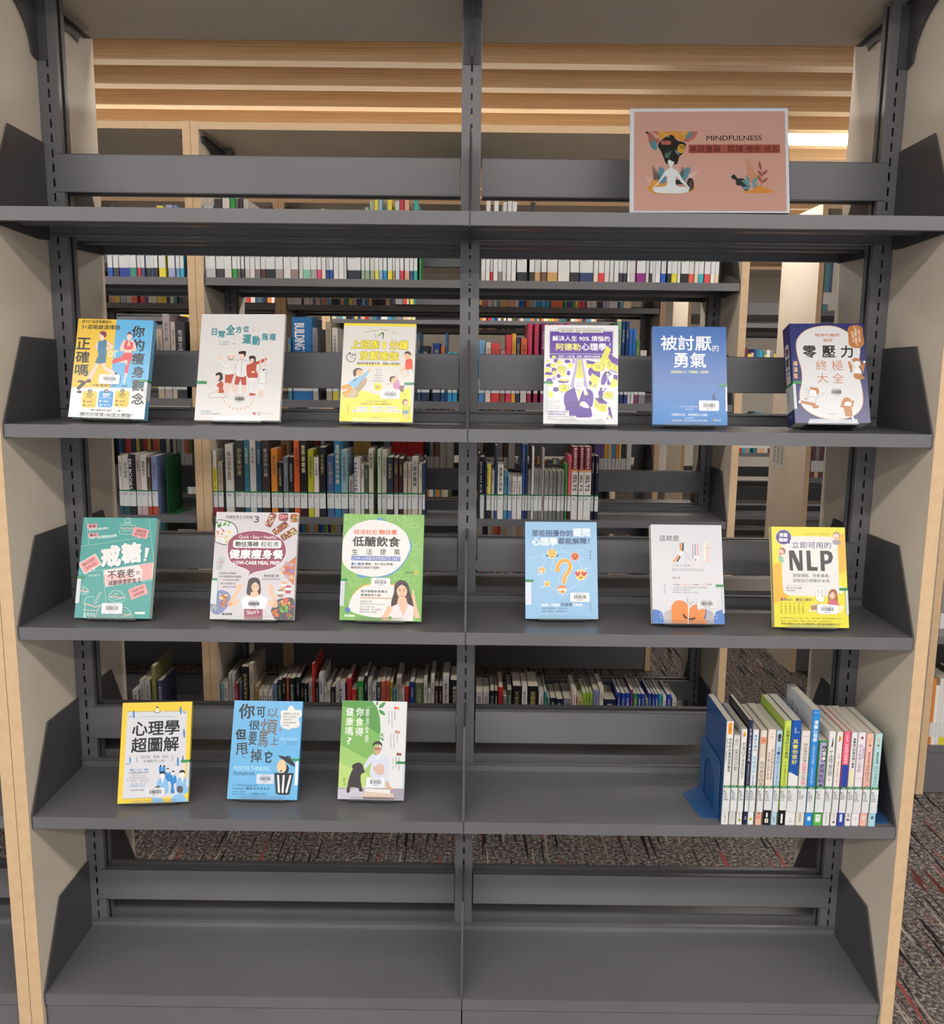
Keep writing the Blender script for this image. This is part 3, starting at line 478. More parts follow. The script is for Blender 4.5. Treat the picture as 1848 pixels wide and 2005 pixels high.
# ------------------------------------------------------------------ the cover artwork
K = '17171b'
def tx(a, col, rows, b=0, res=1):
    for r in rows: a.T(col, r[0], *r[1:5], b, r[5] if len(r) > 5 else 0, None, res)
def limb(a, col, w, pts, edge=None):
    if edge: a.L(edge, w+4, pts, True)
    a.L(col, w, pts, True)
def leaf(a, col, x, y, l, w, rot, vein=None):
    c, d = math.cos(math.radians(rot)), math.sin(math.radians(rot))
    P = [(0, 0), (.25, .42), (.6, .5), (1, 0), (.6, -.5), (.25, -.42)]
    a.S(col, [(x+u*l*c-v*w*d, y+u*l*d+v*w*c) for u, v in P], 3)
    if vein: a.L(vein, 3, [(x, y), (x+l*.9*c, y+l*.9*d)])
def fern(a, col, x, y, l, rot, n=7, w=.28):
    c, d = math.cos(math.radians(rot)), math.sin(math.radians(rot))
    a.L(col, 4, [(x, y), (x+l*c, y+l*d)])
    for i in range(1, n+1):
        t = l*i/(n+.5); q = l*w*(1.15-i/n*.75)
        for sg in (-1, 1): leaf(a, col, x+t*c, y+t*d, q, q*.27, rot+sg*48)

def sign_art(a):
    a.R('e8e6f0', 68, 95, 1712, 1125); a.R('d9a79b', 112, 128, 1620, 1066)
    a.S('e0983f', [(255, 960), (300, 920), (420, 890), (600, 900), (740, 930), (765, 960), (700, 1000), (520, 1018), (340, 1012)])
    a.S('e8a04a', [(300, 900), (320, 860), (380, 880), (420, 920), (330, 930)])
    a.S('5f93a3', [(372, 800), (385, 740), (410, 728), (440, 760), (460, 880), (400, 900)])
    a.S('5f93a3', [(625, 800), (650, 755), (690, 728), (720, 750), (690, 830), (650, 890), (618, 880)])
    a.S('17191f', [(560, 865), (650, 880), (640, 915), (570, 918)]); a.R('c88a96', 575, 912, 80, 22)
    a.S('15191d', [(680, 900), (700, 850), (735, 850), (755, 900), (750, 950), (715, 985), (690, 970)]); a.L('c9948a', 4, [(720, 980), (725, 870)]); a.L('c9948a', 3, [(700, 900), (752, 930)])
    fern(a, '2a2f33', 372, 885, 170, -108, 8); fern(a, '2a2f33', 610, 850, 125, -75, 7); fern(a, 'f2e4e0', 690, 850, 125, -38, 5); fern(a, 'edd0c8', 300, 900, 95, -130, 5)
    a.P('15161a', [(232, 348), (275, 348), (262, 378)]); a.S('b5675d', [(262, 372), (300, 350), (372, 352), (392, 430), (360, 480), (290, 490), (272, 430)])
    a.P('de9c40', [(372, 350), (700, 347), (680, 420), (630, 450), (560, 420), (520, 385), (440, 420), (392, 430)])
    a.P('c06f66', [(704, 347), (800, 347), (762, 425), (690, 462), (640, 450), (680, 400)])
    a.S('101a1a', [(372, 500), (400, 450), (470, 400), (530, 388), (575, 440), (660, 470), (672, 520), (640, 580), (600, 620), (578, 690), (520, 705), (460, 690), (430, 620), (405, 560)])
    a.S('5b8f9d', [(292, 500), (300, 450), (330, 435), (352, 470), (365, 540), (330, 545)]); a.R('c0635a', 405, 446, 108, 44, 20)
    leaf(a, '5b8f9d', 668, 428, 110, 40, -48); a.S('d9a13f', [(582, 520), (600, 490), (640, 486), (670, 520), (640, 575), (600, 575), (580, 550)])
    for k in range(5): a.L('101a1a', 5, [(610+k*9, 500), (600+k*12, 520+k*6)])
    fern(a, '6b9794', 440, 640, 110, -48, 4, .4); fern(a, 'f0cfc8', 388, 425, 115, -140, 6); leaf(a, '5b8f9d', 600, 600, 70, 26, -130); fern(a, 'f3ddd6', 630, 382, 48, -40, 3, .4)
    for k in range(9): a.E('f4ded6', 430+(k*37) % 66, 372+(k*23) % 42, 4, 4, 0, 6)
    a.S('e9e9ee', [(478, 668), (492, 650), (520, 664), (545, 675), (538, 702), (524, 716), (530, 740), (575, 765), (600, 800), (640, 870), (700, 935), (712, 958), (692, 950), (620, 890), (572, 830), (560, 880), (575, 930), (680, 945), (705, 978), (660, 1005), (515, 1012), (370, 1005), (322, 980), (345, 945), (452, 932), (472, 880), (458, 820), (400, 880), (345, 935), (312, 965), (325, 940), (380, 880), (430, 800), (455, 765), (497, 740), (500, 715), (484, 700)], 4)
    a.T('1a1614', 'MINDFULNESS', 890, 390, 590, 54, .018, 0, None, 2)
    a.R('b1574c', 697, 486, 978, 94); a.T('4a1512', '專題書展 : 閱讀·療癒·成長', 706, 496, 962, 76, .006, 0, None, 2)
    a.S('e0953d', [(1290, 985), (1370, 980), (1420, 930), (1470, 930), (1500, 955), (1550, 950), (1565, 978), (1610, 990), (1590, 1003), (1440, 1010), (1300, 1005)])
    a.S('1d2a30', [(1155, 830), (1180, 806), (1205, 825), (1225, 850), (1280, 850), (1320, 890), (1345, 960), (1310, 985), (1285, 960), (1260, 930), (1210, 920), (1200, 870), (1160, 850)])
    fern(a, 'cf8a5c', 1395, 930, 290, -103, 8, .26)
    for x, y, l, r in ((1478, 900, 90, -40), (1478, 890, 90, -120), (1480, 820, 90, -45), (1485, 830, 85, -125), (1475, 760, 100, -105)): leaf(a, 'a3564a', x, y, l, 30, r)
    a.L('a3564a', 5, [(1478, 940), (1478, 760), (1450, 690)]); a.L('c98f83', 3, [(1535, 925), (1560, 840), (1620, 750), (1635, 800), (1600, 870), (1535, 930)], True)
    for x, y, l, r in ((1370, 940, 95, -150), (1350, 960, 80, -170), (1375, 920, 105, -55), (1350, 900, 95, -115), (1380, 950, 70, -40), (1345, 905, 90, -160)): leaf(a, '5f98a8', x, y, l, 30, r)

def c_diet(a):
    a.P('efc53a', [(290, 205), (905, 222), (800, 1335), (168, 1320)]); a.P('5cb5e8', [(905, 222), (1505, 240), (1395, 1350), (800, 1335)]); a.P('eeeef0', [(168, 1320), (1400, 1348), (1360, 1868), (108, 1805)])
    tx(a, K, [('成功打造理想體態的', 342, 232, 480, 52), ('31道關鍵選擇題', 340, 305, 620, 78)], .02); a.V(K, '正確嗎', 255, 500, 225, 650, .035, 2, -50); a.T(K, '?', 250, 1200, 150, 220, .03, 0, None, 2)
    a.V(K, '你的瘦身觀念', 1150, 310, 210, 1320, .035, 2, 0)
    a.T('f3eecf', 'or', 765, 715, 160, 120, 0, 0, None, 2)
    sk = 'f3d3c2'; ed = '6b2a30'
    limb(a, sk, 62, [(600, 920), (540, 1030), (500, 1100), (455, 1210)], ed); limb(a, sk, 62, [(680, 920), (720, 1010), (800, 1060), (880, 1110)], ed); limb(a, sk, 46, [(740, 590), (830, 660), (720, 705)], ed); limb(a, sk, 40, [(610, 590), (575, 650), (600, 700)], ed)
    a.S('3f7fa3', [(640, 560), (720, 545), (745, 600), (735, 700), (735, 790), (610, 790), (600, 650), (610, 580)]); a.P('3b7597', [(612, 785), (735, 790), (732, 920), (650, 935), (600, 940), (550, 915)]); a.L('2a4f68', 4, [(720, 800), (650, 850), (640, 930)])
    a.S(sk, [(625, 480), (640, 430), (700, 430), (720, 480), (700, 540), (660, 570), (650, 530), (628, 510)]); a.S('7a2a3a', [(625, 455), (640, 418), (700, 410), (738, 440), (735, 490), (705, 515), (690, 480), (660, 470), (640, 440)])
    a.S('4a1830', [(410, 1205), (470, 1180), (485, 1215), (480, 1240), (400, 1240)]); a.S('4a1830', [(868, 1090), (905, 1080), (912, 1120), (880, 1115)])
    limb(a, sk, 50, [(1045, 560), (1000, 640), (985, 720), (1080, 660)], '4a6a90'); limb(a, sk, 50, [(1150, 560), (1185, 640), (1200, 720), (1110, 660)], '4a6a90')
    a.P(sk, [(1030, 690), (1145, 690), (1150, 770), (1025, 765)]); a.S('e0525e', [(1040, 590), (1085, 560), (1130, 590), (1175, 600), (1155, 700), (1035, 700)]); a.P(sk, [(1070, 660), (1105, 565), (1130, 660), (1100, 640)])
    a.S('e0525e', [(1025, 765), (1150, 770), (1160, 850), (1110, 960), (1090, 1095), (1040, 1095), (1050, 960), (1085, 880), (920, 920), (850, 935), (825, 900), (870, 860), (985, 820)]); a.P(sk, [(1030, 890), (1085, 880), (1070, 980), (1045, 920), (920, 925)]); a.P(sk, [(1042, 1095), (1085, 1097), (1050, 1200), (1040, 1260), (1002, 1255), (1030, 1190)])
    a.S(sk, [(1070, 490), (1080, 455), (1140, 455), (1155, 500), (1135, 545), (1105, 565), (1078, 545)]); a.S('5a2436', [(1062, 490), (1090, 440), (1100, 425), (1130, 425), (1160, 490), (1140, 470), (1110, 455), (1080, 475)])
    tx(a, K, [('中野·詹姆士·修一', 505, 1275, 440, 42), ('吳詩恩', 985, 1290, 105, 34)], .02)
    for x, c, f in ((338, 'efc53a', K), (605, '2b97dc', 'ffffff'), (870, 'efc53a', K)):
        a.R(c, x, 1385, 240, 270, 34); a.E(K, x+132, 1385, 34); a.T('ffffff', 'Q', x+116, 1365, 34, 40, .02)
        tx(a, f, [('減醣還是', x+70, 1425, 120, 30), ('斷食？', x+82, 1462, 90, 26), ('每天做', x+80, 1545, 90, 26), ('一週一次', x+68, 1605, 120, 26)], .02); a.L(f, 3, [(x+25, 1500), (x+220, 1508)])
        for y in (1552, 1615): a.E(f, x+35, y, 15)
    tx(a, K, [('關於運動與飲食的「二選一」', 480, 1690, 550, 36), ('讓你的常識180度大轉變！', 295, 1745, 870, 66)], .02)

def c_family(a):
    a.P('dedcdb', [(222, 130), (1570, 125), (1488, 1870), (80, 1862)])
    t = '4f9aa3'; e = '2f6f80'
    for ch, x, y, w, h in (('日', 380, 362, 80, 105), ('常', 482, 392, 108, 112), ('全', 615, 300, 135, 158), ('方', 768, 325, 95, 105), ('位', 888, 315, 92, 100), ('運', 880, 455, 135, 145), ('動', 1035, 478, 120, 145), ('指', 1192, 432, 100, 112), ('南', 1318, 435, 98, 112)): a.T(t, ch, x, y, w, h, .02, 0, (e, .035), 2)
    for x, y, w in ((390, 305, 150), (1092, 368, 150), (1395, 412, 120), (790, 515, 135)): a.L('d99c98', 4, [(x-w/2, y+10), (x-w*.3, y-22), (x, y-32), (x+w*.3, y-14), (x+w/2, y+6), (x+w*.2, y+28), (x-w*.25, y+24)], True, True)
    tx(a, '7b9aa4', [('何小鶴教授', 487, 562, 175, 26), ('吳家榮教授', 484, 600, 172, 26), ('合編', 692, 585, 65, 26)], .01)
    rnd = random.Random(4); g = 'b9c2c8'; o = 'e0b49c'
    for x, y, w, h, c in ((178, 805, 60, 175, o), (245, 870, 105, 180, g), (355, 910, 85, 150, o), (160, 1000, 75, 200, g), (215, 1115, 135, 215, o), (370, 1050, 95, 260, g), (465, 890, 70, 200, g), (1275, 920, 70, 180, g), (1355, 840, 100, 170, o), (1440, 940, 95, 180, o), (1280, 1020, 120, 150, g), (1400, 1110, 120, 170, o), (1265, 1170, 120, 110, o), (1385, 1220, 130, 140, g), (1480, 800, 60, 130, g)):
        a.L(c, 3, [(x, y), (x+w, y+3), (x+w-3, y+h), (x-3, y+h)], False, True)
        for k in range(1, 6): a.L(c, 2.5, [(x+w*.25, y+h*k/6), (x+w*.8, y+h*k/6)])
    sk = 'f0cdbd'; wt = 'e6e4e4'; l = '4a4a50'; r = 'b8452c'
    # seated girl
    limb(a, sk, 34, [(520, 1260), (510, 1330), (430, 1400)], l); a.S(r, [(490, 1240), (530, 1210), (562, 1260), (555, 1330), (575, 1395), (520, 1412), (480, 1400), (490, 1330), (448, 1290), (470, 1260)]); a.L(l, 4, [(420, 1402), (340, 1420), (322, 1452), (350, 1482), (540, 1484), (640, 1478), (575, 1440), (575, 1400)], True); a.S(sk, [(440, 1140), (480, 1110), (510, 1140), (500, 1180), (460, 1185)]); a.S('2a1216', [(435, 1125), (450, 1085), (500, 1068), (545, 1095), (550, 1180), (500, 1215), (480, 1210), (505, 1150), (490, 1115)])
    # bald man
    limb(a, sk, 44, [(625, 1245), (615, 1330), (622, 1420)], l); limb(a, sk, 44, [(670, 1245), (710, 1310), (750, 1380)], l); a.P(r, [(595, 1095), (738, 1088), (680, 1245), (585, 1240)]); a.P(r, [(650, 1150), (740, 1090), (690, 1250), (650, 1250)])
    a.S(wt, [(620, 920), (700, 880), (770, 900), (740, 1000), (735, 1090), (595, 1100), (590, 1000)]); limb(a, wt, 50, [(520, 880), (610, 980), (700, 930), (780, 890)], l); a.E(sk, 520, 835, 26, 28); a.E(l, 690, 812, 50, 62); a.E(wt, 690, 800, 46, 52); a.S(sk, [(650, 800), (700, 775), (735, 810), (710, 860), (665, 850)])
    # tall man
    limb(a, sk, 50, [(775, 1270), (760, 1340), (745, 1410)], l); limb(a, sk, 50, [(905, 1270), (905, 1340), (915, 1410)], l); a.P(r, [(770, 1120), (935, 1122), (938, 1275), (865, 1278), (848, 1180), (808, 1275), (740, 1268)])
    a.S(l, [(775, 900), (840, 862), (900, 868), (945, 900), (950, 1128), (765, 1125)], 3); a.S(wt, [(780, 904), (842, 867), (898, 873), (940, 905), (945, 1123), (770, 1120)], 3); a.L(l, 5, [(870, 870), (860, 1000), (853, 1122)])
    limb(a, wt, 34, [(790, 905), (690, 990), (775, 1040)], l); limb(a, wt, 34, [(940, 900), (1030, 990), (935, 1045)], l)
    a.S(sk, [(825, 770), (870, 760), (918, 775), (915, 820), (870, 852), (832, 820)]); a.S('2a1014', [(810, 740), (850, 722), (925, 722), (932, 770), (905, 825), (895, 775), (820, 768)])
    # woman pointing
    limb(a, wt, 38, [(1005, 1195), (1000, 1290), (1010, 1385)], l); limb(a, wt, 38, [(1060, 1195), (1045, 1290), (1025, 1385)], l); limb(a, r, 46, [(1090, 920), (1180, 890), (1265, 845)], '5a1a14'); limb(a, sk, 18, [(1270, 840), (1310, 815), (1335, 790)])
    a.S(r, [(1010, 930), (1060, 900), (1105, 950), (1095, 1030), (1125, 1100), (1110, 1165), (1030, 1170), (975, 1160), (945, 1090), (945, 960)]); a.S(wt, [(970, 1165), (1105, 1165), (1070, 1218), (985, 1218)]); a.E(sk, 1050, 1065, 30, 16); a.S(r, [(990, 1415), (1050, 1410), (1100, 1440), (1000, 1455)])
    a.S(sk, [(1005, 850), (1050, 825), (1070, 870), (1045, 905), (1010, 890)]); a.S('2a1014', [(985, 815), (1040, 798), (1085, 815), (1090, 900), (1070, 905), (1060, 850), (1010, 850), (1005, 900)])
    # child
    limb(a, sk, 26, [(1165, 1360), (1155, 1420), (1165, 1480)], l); limb(a, sk, 26, [(1210, 1360), (1200, 1420), (1195, 1480)], l); limb(a, sk, 20, [(1175, 1030), (1165, 940), (1170, 850)], l); limb(a, sk, 20, [(1235, 970), (1240, 900), (1235, 830)], l)
    a.P(l, [(1145, 1020), (1265, 1010), (1258, 1258), (1138, 1252)]); a.P(wt, [(1149, 1024), (1260, 1014), (1254, 1254), (1142, 1248)]); a.P(wt, [(1140, 1260), (1235, 1262), (1215, 1360), (1140, 1355)]); a.S(K, [(1205, 1030), (1235, 1010), (1240, 1030), (1210, 1045)])
    for i, ch in enumerate('享受正確運動獲得健康生活'):
        q = math.pi*(.93-.86*i/11); a.T('d98a50', ch, 812+260*math.cos(q)-16, 1430+235*math.sin(q)-4, 32, 36, .01, 0)
    tx(a, '3f7f98', [('啟發興趣', 190, 1698, 165, 28), ('真正懂的運動概念', 188, 1738, 330, 30)], .01); a.P('b0485a', [(1070, 1714), (1104, 1748), (1070, 1782), (1036, 1748)]); a.T('55555c', '文', 1118, 1718, 56, 62); a.L('8a8a90', 4, [(1180, 1752), (1395, 1754)]); a.L('8a8a90', 3, [(1180, 1742), (1305, 1743)])

def c_yoga(a):
    Y = 'f2e030'
    a.P('dedbd6', [(212, 148), (1435, 165), (1375, 1850), (120, 1820)]); a.P('f0de3a', [(212, 148), (1435, 165), (1432, 212), (210, 190)])
    a.P(Y, [(155, 1300), (300, 1340), (470, 1295), (600, 1310), (760, 1370), (1000, 1400), (1200, 1280), (1340, 1245), (1350, 1560), (1368, 1600), (1360, 1848), (120, 1820)])
    for i, (t, x, y, w, r) in enumerate((('One', 562, 282, 66, 15), ('minute', 648, 258, 130, 6), ('Worker’s', 812, 245, 165, -8), ('Yoga', 1005, 288, 80, -18))): a.T('b0a032', t, x, y, w, 34, .02, r)
    a.L('7a7a78', 7, [(725, 320), (738, 372), (770, 370), (772, 410)], False); a.L('7a7a78', 6, [(738, 372), (722, 410)]); a.P('7dbb6a', [(775, 350), (850, 305), (865, 330), (800, 372)]); a.S('4a3038', [(850, 305), (880, 310), (885, 350), (870, 410), (855, 408), (868, 350)])
    o = ('6f6a18', .05)
    a.T(Y, '上班族', 330, 432, 480, 155, .035, 0, o, 2); a.T(Y, '1', 865, 465, 50, 115, .05, 0, o, 2); a.T(Y, '分鐘', 975, 440, 320, 158, .035, 0, o, 2); a.T(Y, '放鬆瑜伽', 470, 625, 660, 155, .035, 0, o, 2)
    a.L(K, 11, [(300, 660), (262, 690), (248, 740), (280, 790), (330, 805), (380, 785), (408, 730)], True); a.P(K, [(280, 650), (325, 645), (310, 690)]); a.L(K, 6, [(318, 685), (325, 728), (370, 740)]); a.T(K, '60', 340, 660, 76, 46, .02)
    a.R(Y, 405, 848, 775, 26, 12); a.T('3a382c', '隨時舒緩身體不適，調整心理狀態！', 425, 812, 740, 46, .02)
    for i, (t, x, w) in enumerate((('集中力', 740, 110), ('專注力', 750, 85), ('判斷能力', 725, 140), ('心靈安定力', 715, 145), ('處理問題能力', 683, 205))): a.T('85827a', t, x, 928+i*47, w, 30, .01)
    a.E(Y, 780, 1230, 72); tx(a, '5a5418', [('改善力', 738, 1208, 85, 26), ('心靈的能力', 720, 1236, 120, 24)], .02)
    sk = 'f0bf98'; l = '5a3a28'
    a.S('b59c80', [(585, 1080), (590, 1150), (540, 1240), (450, 1330), (440, 1390), (350, 1420), (200, 1390), (178, 1320), (300, 1290), (380, 1250), (450, 1150), (520, 1090)]); a.E('c9b294', 320, 1345, 115, 70, -20); limb(a, 'f09a30', 78, [(330, 1230), (240, 1225), (165, 1260)]); limb(a, 'f09a30', 70, [(330, 1240), (260, 1330), (210, 1400)]); a.L(sk, 16, [(205, 1400), (190, 1460)])
    a.S('86bfe8', [(430, 1070), (520, 1020), (620, 950), (640, 975), (540, 1090), (470, 1160), (400, 1250), (280, 1180), (350, 1110)]); a.S(sk, [(618, 945), (650, 915), (672, 940), (640, 985)]); a.E(sk, 465, 985, 72, 72); a.S('4a3024', [(360, 1010), (365, 950), (420, 912), (490, 918), (520, 950), (450, 935), (415, 970), (410, 1040), (380, 1055)]); a.L(l, 4, [(450, 960), (480, 975)]); a.P('2f8a68', [(370, 1110), (440, 1070), (400, 1120), (355, 1145)])
    a.S('e8442e', [(1260, 770), (1310, 755), (1365, 770), (1375, 900), (1355, 930), (1240, 935), (1250, 840)]); limb(a, sk, 26, [(1260, 900), (1200, 930), (1140, 965)]); limb(a, sk, 24, [(1250, 920), (1210, 970), (1190, 1035)]); a.E(sk, 1285, 705, 62, 60); a.S('4a2a1c', [(1232, 670), (1260, 632), (1320, 632), (1355, 690), (1330, 690), (1290, 665)]); a.L(l, 5, [(1290, 940), (1295, 1040)]); a.L(l, 5, [(1370, 890), (1390, 1015)])
    a.S('cf86b8', [(1050, 1170), (1120, 1110), (1150, 1160), (1150, 1270), (1060, 1262)]); limb(a, sk, 22, [(1110, 1110), (1105, 1040), (1080, 1010)]); a.L('e8a888', 12, [(1050, 1185), (920, 1185)]); a.E(sk, 1045, 1110, 52, 60); a.S('4a2a1c', [(978, 1120), (1000, 1060), (1060, 1050), (1075, 1075), (1020, 1090), (1010, 1160)]); a.P('7d5f48', [(1150, 1210), (1235, 1215), (1222, 1322), (1150, 1318)]); a.L('7d5f48', 6, [(1222, 1322), (1245, 1405)])
    a.E('9a5a38', 1248, 1500, 54, 58); a.E(sk, 1262, 1510, 38, 38); a.S('c8d03a', [(1200, 1560), (1255, 1550), (1310, 1560), (1310, 1650), (1210, 1645)]); a.S('6f98b8', [(1212, 1645), (1305, 1650), (1295, 1700), (1220, 1695)]); limb(a, sk, 22, [(1240, 1700), (1250, 1780)]); limb(a, sk, 22, [(1275, 1700), (1275, 1780)]); a.L('3a3a3c', 5, [(1328, 1560), (1308, 1800)]); a.L('3a3a3c', 5, [(1210, 1600), (1218, 1760)])
    tx(a, '5a5418', [('名師監修·堂本真·編著', 590, 1468, 350, 28), ('最被輕鬆改善上班族的各種職業病症！', 488, 1510, 540, 34)], .015)
    for x, y, w, t in ((400, 1568, 215, '久坐腰痠背痛'), (645, 1568, 240, '脖子肩膀僵硬'), (905, 1572, 220, '頭痛眼睛痠澀'), (340, 1622, 300, '運動不足手腳冰冷'), (662, 1626, 190, '心情低落'), (870, 1630, 310, '注意力不集中失眠')): a.R('f2f0e4', x, y, w, 46, 20); a.T('6a6420', t, x+18, y+10, w-36, 26, .01)
    a.T('5a5418', '東販出版', 683, 1750, 138, 30, .015); a.V('8a8020', '宮澤由紀', 255, 1550, 28, 150)

def c_adler(a):
    p = '5b2fa0'; y = 'e6e25a'; l = '3a3648'; lv = 'b5a8d8'
    a.P('e9e8ec', [(148, 190), (1397, 200), (1390, 1890), (115, 1875)]); a.L(l, 6, [(222, 282), (1320, 285), (1312, 770), (218, 765)], False, True); a.P(p, [(235, 300), (1305, 303), (1298, 758), (228, 752)]); a.L('efeef4', 6, [(230, 680), (1300, 686)])
    a.R(l, 382, 246, 764, 78, 4); a.R('efe8e0', 388, 252, 752, 66, 4); a.P('efe8e0', [(745, 318), (790, 318), (766, 342)]); a.T(l, '揭脫負面循環！養成正向思考的習慣與勇氣！', 415, 268, 705, 38, .015)
    a.T('ffffff', '解決人生 90% 煩惱的', 275, 375, 975, 92, .02, 0, None, 2); a.T('f1ea78', '阿德勒', 335, 500, 420, 125, .03, 0, None, 2); a.T('ffffff', '心理學', 770, 500, 425, 125, .03, 0, None, 2); a.T('ece8f8', '監修｜小倉 廣   林原｜鄒玟羚·高彥翔', 385, 705, 700, 42, .02)
    a.P(lv, [(690, 770), (790, 770), (880, 1260), (570, 1260)]); a.P(y, [(712, 780), (765, 780), (805, 1080), (672, 1080)])
    for k in range(5): a.L('8f8a30', 3, [(722+k*9, 800), (700+k*20, 1060)])
    a.P(y, [(1200, 540), (1275, 600), (1150, 970), (1080, 800), (1150, 650)]); a.P(lv, [(1280, 455), (1262, 560), (1232, 540)])
    for k in range(7):
        for j in range(3): a.L(l, 4, [(1170+j*28-k*12, 660+k*38), (1182+j*28-k*12, 660+k*38)])
    a.P(p, [(1240, 690), (1395, 770), (1392, 880), (1280, 830), (1225, 740)]); a.P(y, [(1225, 740), (1280, 830), (1392, 880), (1388, 1015), (1240, 970), (1182, 900)]); a.P(lv, [(1250, 935), (1385, 985), (1382, 1025), (1240, 975)])
    for k in range(4): a.L(l, 4, [(1215+k*10, 860+k*18), (1240+k*10, 800+k*18)]); a.L(l, 4, [(1320, 880+k*22), (1372, 895+k*22)])
    a.P(p, [(850, 785), (1015, 820), (960, 860), (860, 850)]); a.P(y, [(845, 800), (870, 850), (1000, 860), (960, 930), (880, 920), (838, 870)]); a.S(p, [(905, 920), (1000, 960), (1080, 980), (1070, 1090), (900, 1050)])
    a.P(y, [(945, 1010), (1078, 1090), (1030, 1280), (895, 1240), (905, 1150)]); a.P(p, [(900, 1130), (950, 1170), (930, 1230), (898, 1200)]); a.P(lv, [(985, 1200), (1012, 1205), (1002, 1265), (975, 1258)])
    a.P(y, [(1325, 1030), (1385, 1110), (1372, 1220), (1320, 1270), (1255, 1240), (1290, 1120)]); a.P(p, [(1325, 1028), (1388, 1050), (1386, 1130), (1310, 1100)])
    for x, d in ((1145, 1), (1250, -1)): a.S(p, [(x, 1020), (x+40, 1010), (x+45*d+20, 1090), (x+20, 1200), (x-40, 1200), (x-30, 1090)]); a.E(K, x+30*d+10, 1000, 20)
    for x, yy, w in ((430, 940, 78), (1050, 905, 105), (465, 1270, 90), (1232, 1385, 82)): a.E(l, x, yy, w+5, w*.72+5); a.E(y, x, yy, w, w*.72); tx(a, '55501c', [('都不肯定', x-40, yy-30, 80, 20), ('人生的意義', x-42, yy+2, 86, 20)], .015)
    for x, yy, w, h, c in ((300, 730, 70, 40, y), (210, 800, 60, 38, y), (340, 800, 90, 60, p), (390, 830, 90, 80, y), (530, 810, 100, 60, p), (580, 880, 80, 90, y), (240, 880, 160, 60, p), (290, 880, 110, 60, y), (190, 960, 90, 90, y), (300, 960, 80, 80, p), (310, 1010, 70, 90, y), (210, 1020, 130, 60, p), (200, 1060, 110, 40, y), (460, 1030, 90, 70, y), (380, 1060, 70, 70, p), (550, 1010, 60, 80, p), (460, 1150, 180, 60, p), (470, 1130, 170, 40, y), (220, 1130, 100, 60, p), (300, 1100, 60, 70, lv), (640, 810, 70, 80, lv), (240, 1370, 90, 110, y), (330, 1290, 90, 80, p), (230, 1210, 60, 60, y)): a.S(c, [(x-w/2, yy), (x-w*.25, yy-h/2), (x+w*.4, yy-h*.35), (x+w/2, yy+h*.2), (x+w*.1, yy+h/2), (x-w*.4, yy+h*.35)], 3)
    for k in range(14): x = 190+(k*71) % 400; yy = 830+(k*97) % 560; a.L(l, 4, [(x, yy), (x+26, yy-8)]); a.E(l, x+12, yy+30, 7, 7, 0, 8)
    a.S(p, [(560, 1300), (650, 1255), (800, 1260), (930, 1300), (975, 1400), (960, 1560), (930, 1600), (948, 1750), (800, 1770), (680, 1765), (510, 1740), (495, 1600), (470, 1500), (480, 1370)]); a.P('e9e8ec', [(660, 1290), (800, 1290), (720, 1500)]); a.P(y, [(705, 1305), (745, 1305), (740, 1400), (712, 1400)])
    a.S(l, [(636, 1130), (650, 1090), (800, 1090), (815, 1130), (820, 1230), (780, 1300), (670, 1300), (632, 1230)], 4); a.S('e9e8ec', [(642, 1134), (655, 1096), (795, 1096), (809, 1134), (812, 1228), (775, 1294), (675, 1294), (640, 1228)], 4); a.P(y, [(665, 1075), (800, 1072), (830, 1150), (800, 1095), (655, 1095)])
    for x in (690, 760): a.L(l, 5, [(x-28, 1195), (x, 1168), (x+28, 1195), (x, 1218)], True, True)
    a.L(l, 5, [(685, 1245), (730, 1232), (770, 1248)], True); a.P('e9e8ec', [(780, 1190), (800, 1200), (845, 1280), (885, 1370), (825, 1390), (800, 1310), (770, 1290)]); a.P(y, [(820, 1372), (885, 1360), (888, 1380), (822, 1394)]); a.S('e9e8ec', [(755, 1510), (830, 1500), (905, 1590), (860, 1610), (760, 1570)]); a.P(y, [(742, 1510), (762, 1508), (762, 1570), (740, 1572)])
    for q in ([(540, 1510), (700, 1490), (740, 1515)], [(520, 1590), (640, 1610), (740, 1570)], [(700, 1620), (702, 1720)], [(640, 1290), (720, 1500), (800, 1290)], [(560, 1600), (520, 1500)]): a.L('2c1650', 6, q)
    a.P(p, [(995, 1435), (1100, 1425), (1210, 1510), (1205, 1540), (1075, 1530)]); a.P(y, [(990, 1440), (1072, 1535), (1205, 1545), (1200, 1675), (1075, 1670), (990, 1570)])
    for k in range(3): a.L(l, 4, [(1100, 1565+k*30), (1180, 1570+k*30)]); a.L(l, 4, [(1005, 1490+k*30), (1055, 1540+k*30)])
    a.S(p, [(1060, 1330), (1090, 1300), (1140, 1310), (1180, 1260), (1190, 1275), (1140, 1340), (1130, 1400), (1065, 1400)]); a.E(K, 1105, 1280, 22); a.L(K, 26, [(1085, 1400), (1078, 1480)]); a.L(K, 26, [(1115, 1400), (1122, 1480)]); a.S(p, [(1225, 1600), (1260, 1600), (1285, 1700), (1300, 1790), (1275, 1770), (1245, 1720), (1215, 1800), (1205, 1790), (1235, 1700)]); a.E(y, 1233, 1755, 28, 16); a.E(K, 1242, 1600, 16)
    tx(a, '8a8a92', [('An Illustrated', 198, 1478, 190, 30), ('Guide to', 198, 1518, 118, 28), ('the Psychology', 196, 1556, 215, 34), ('of Alfred Adler', 195, 1595, 205, 28)]); a.P('e9e8ec', [(180, 1650), (560, 1650), (560, 1740), (680, 1745), (680, 1830), (180, 1820)])
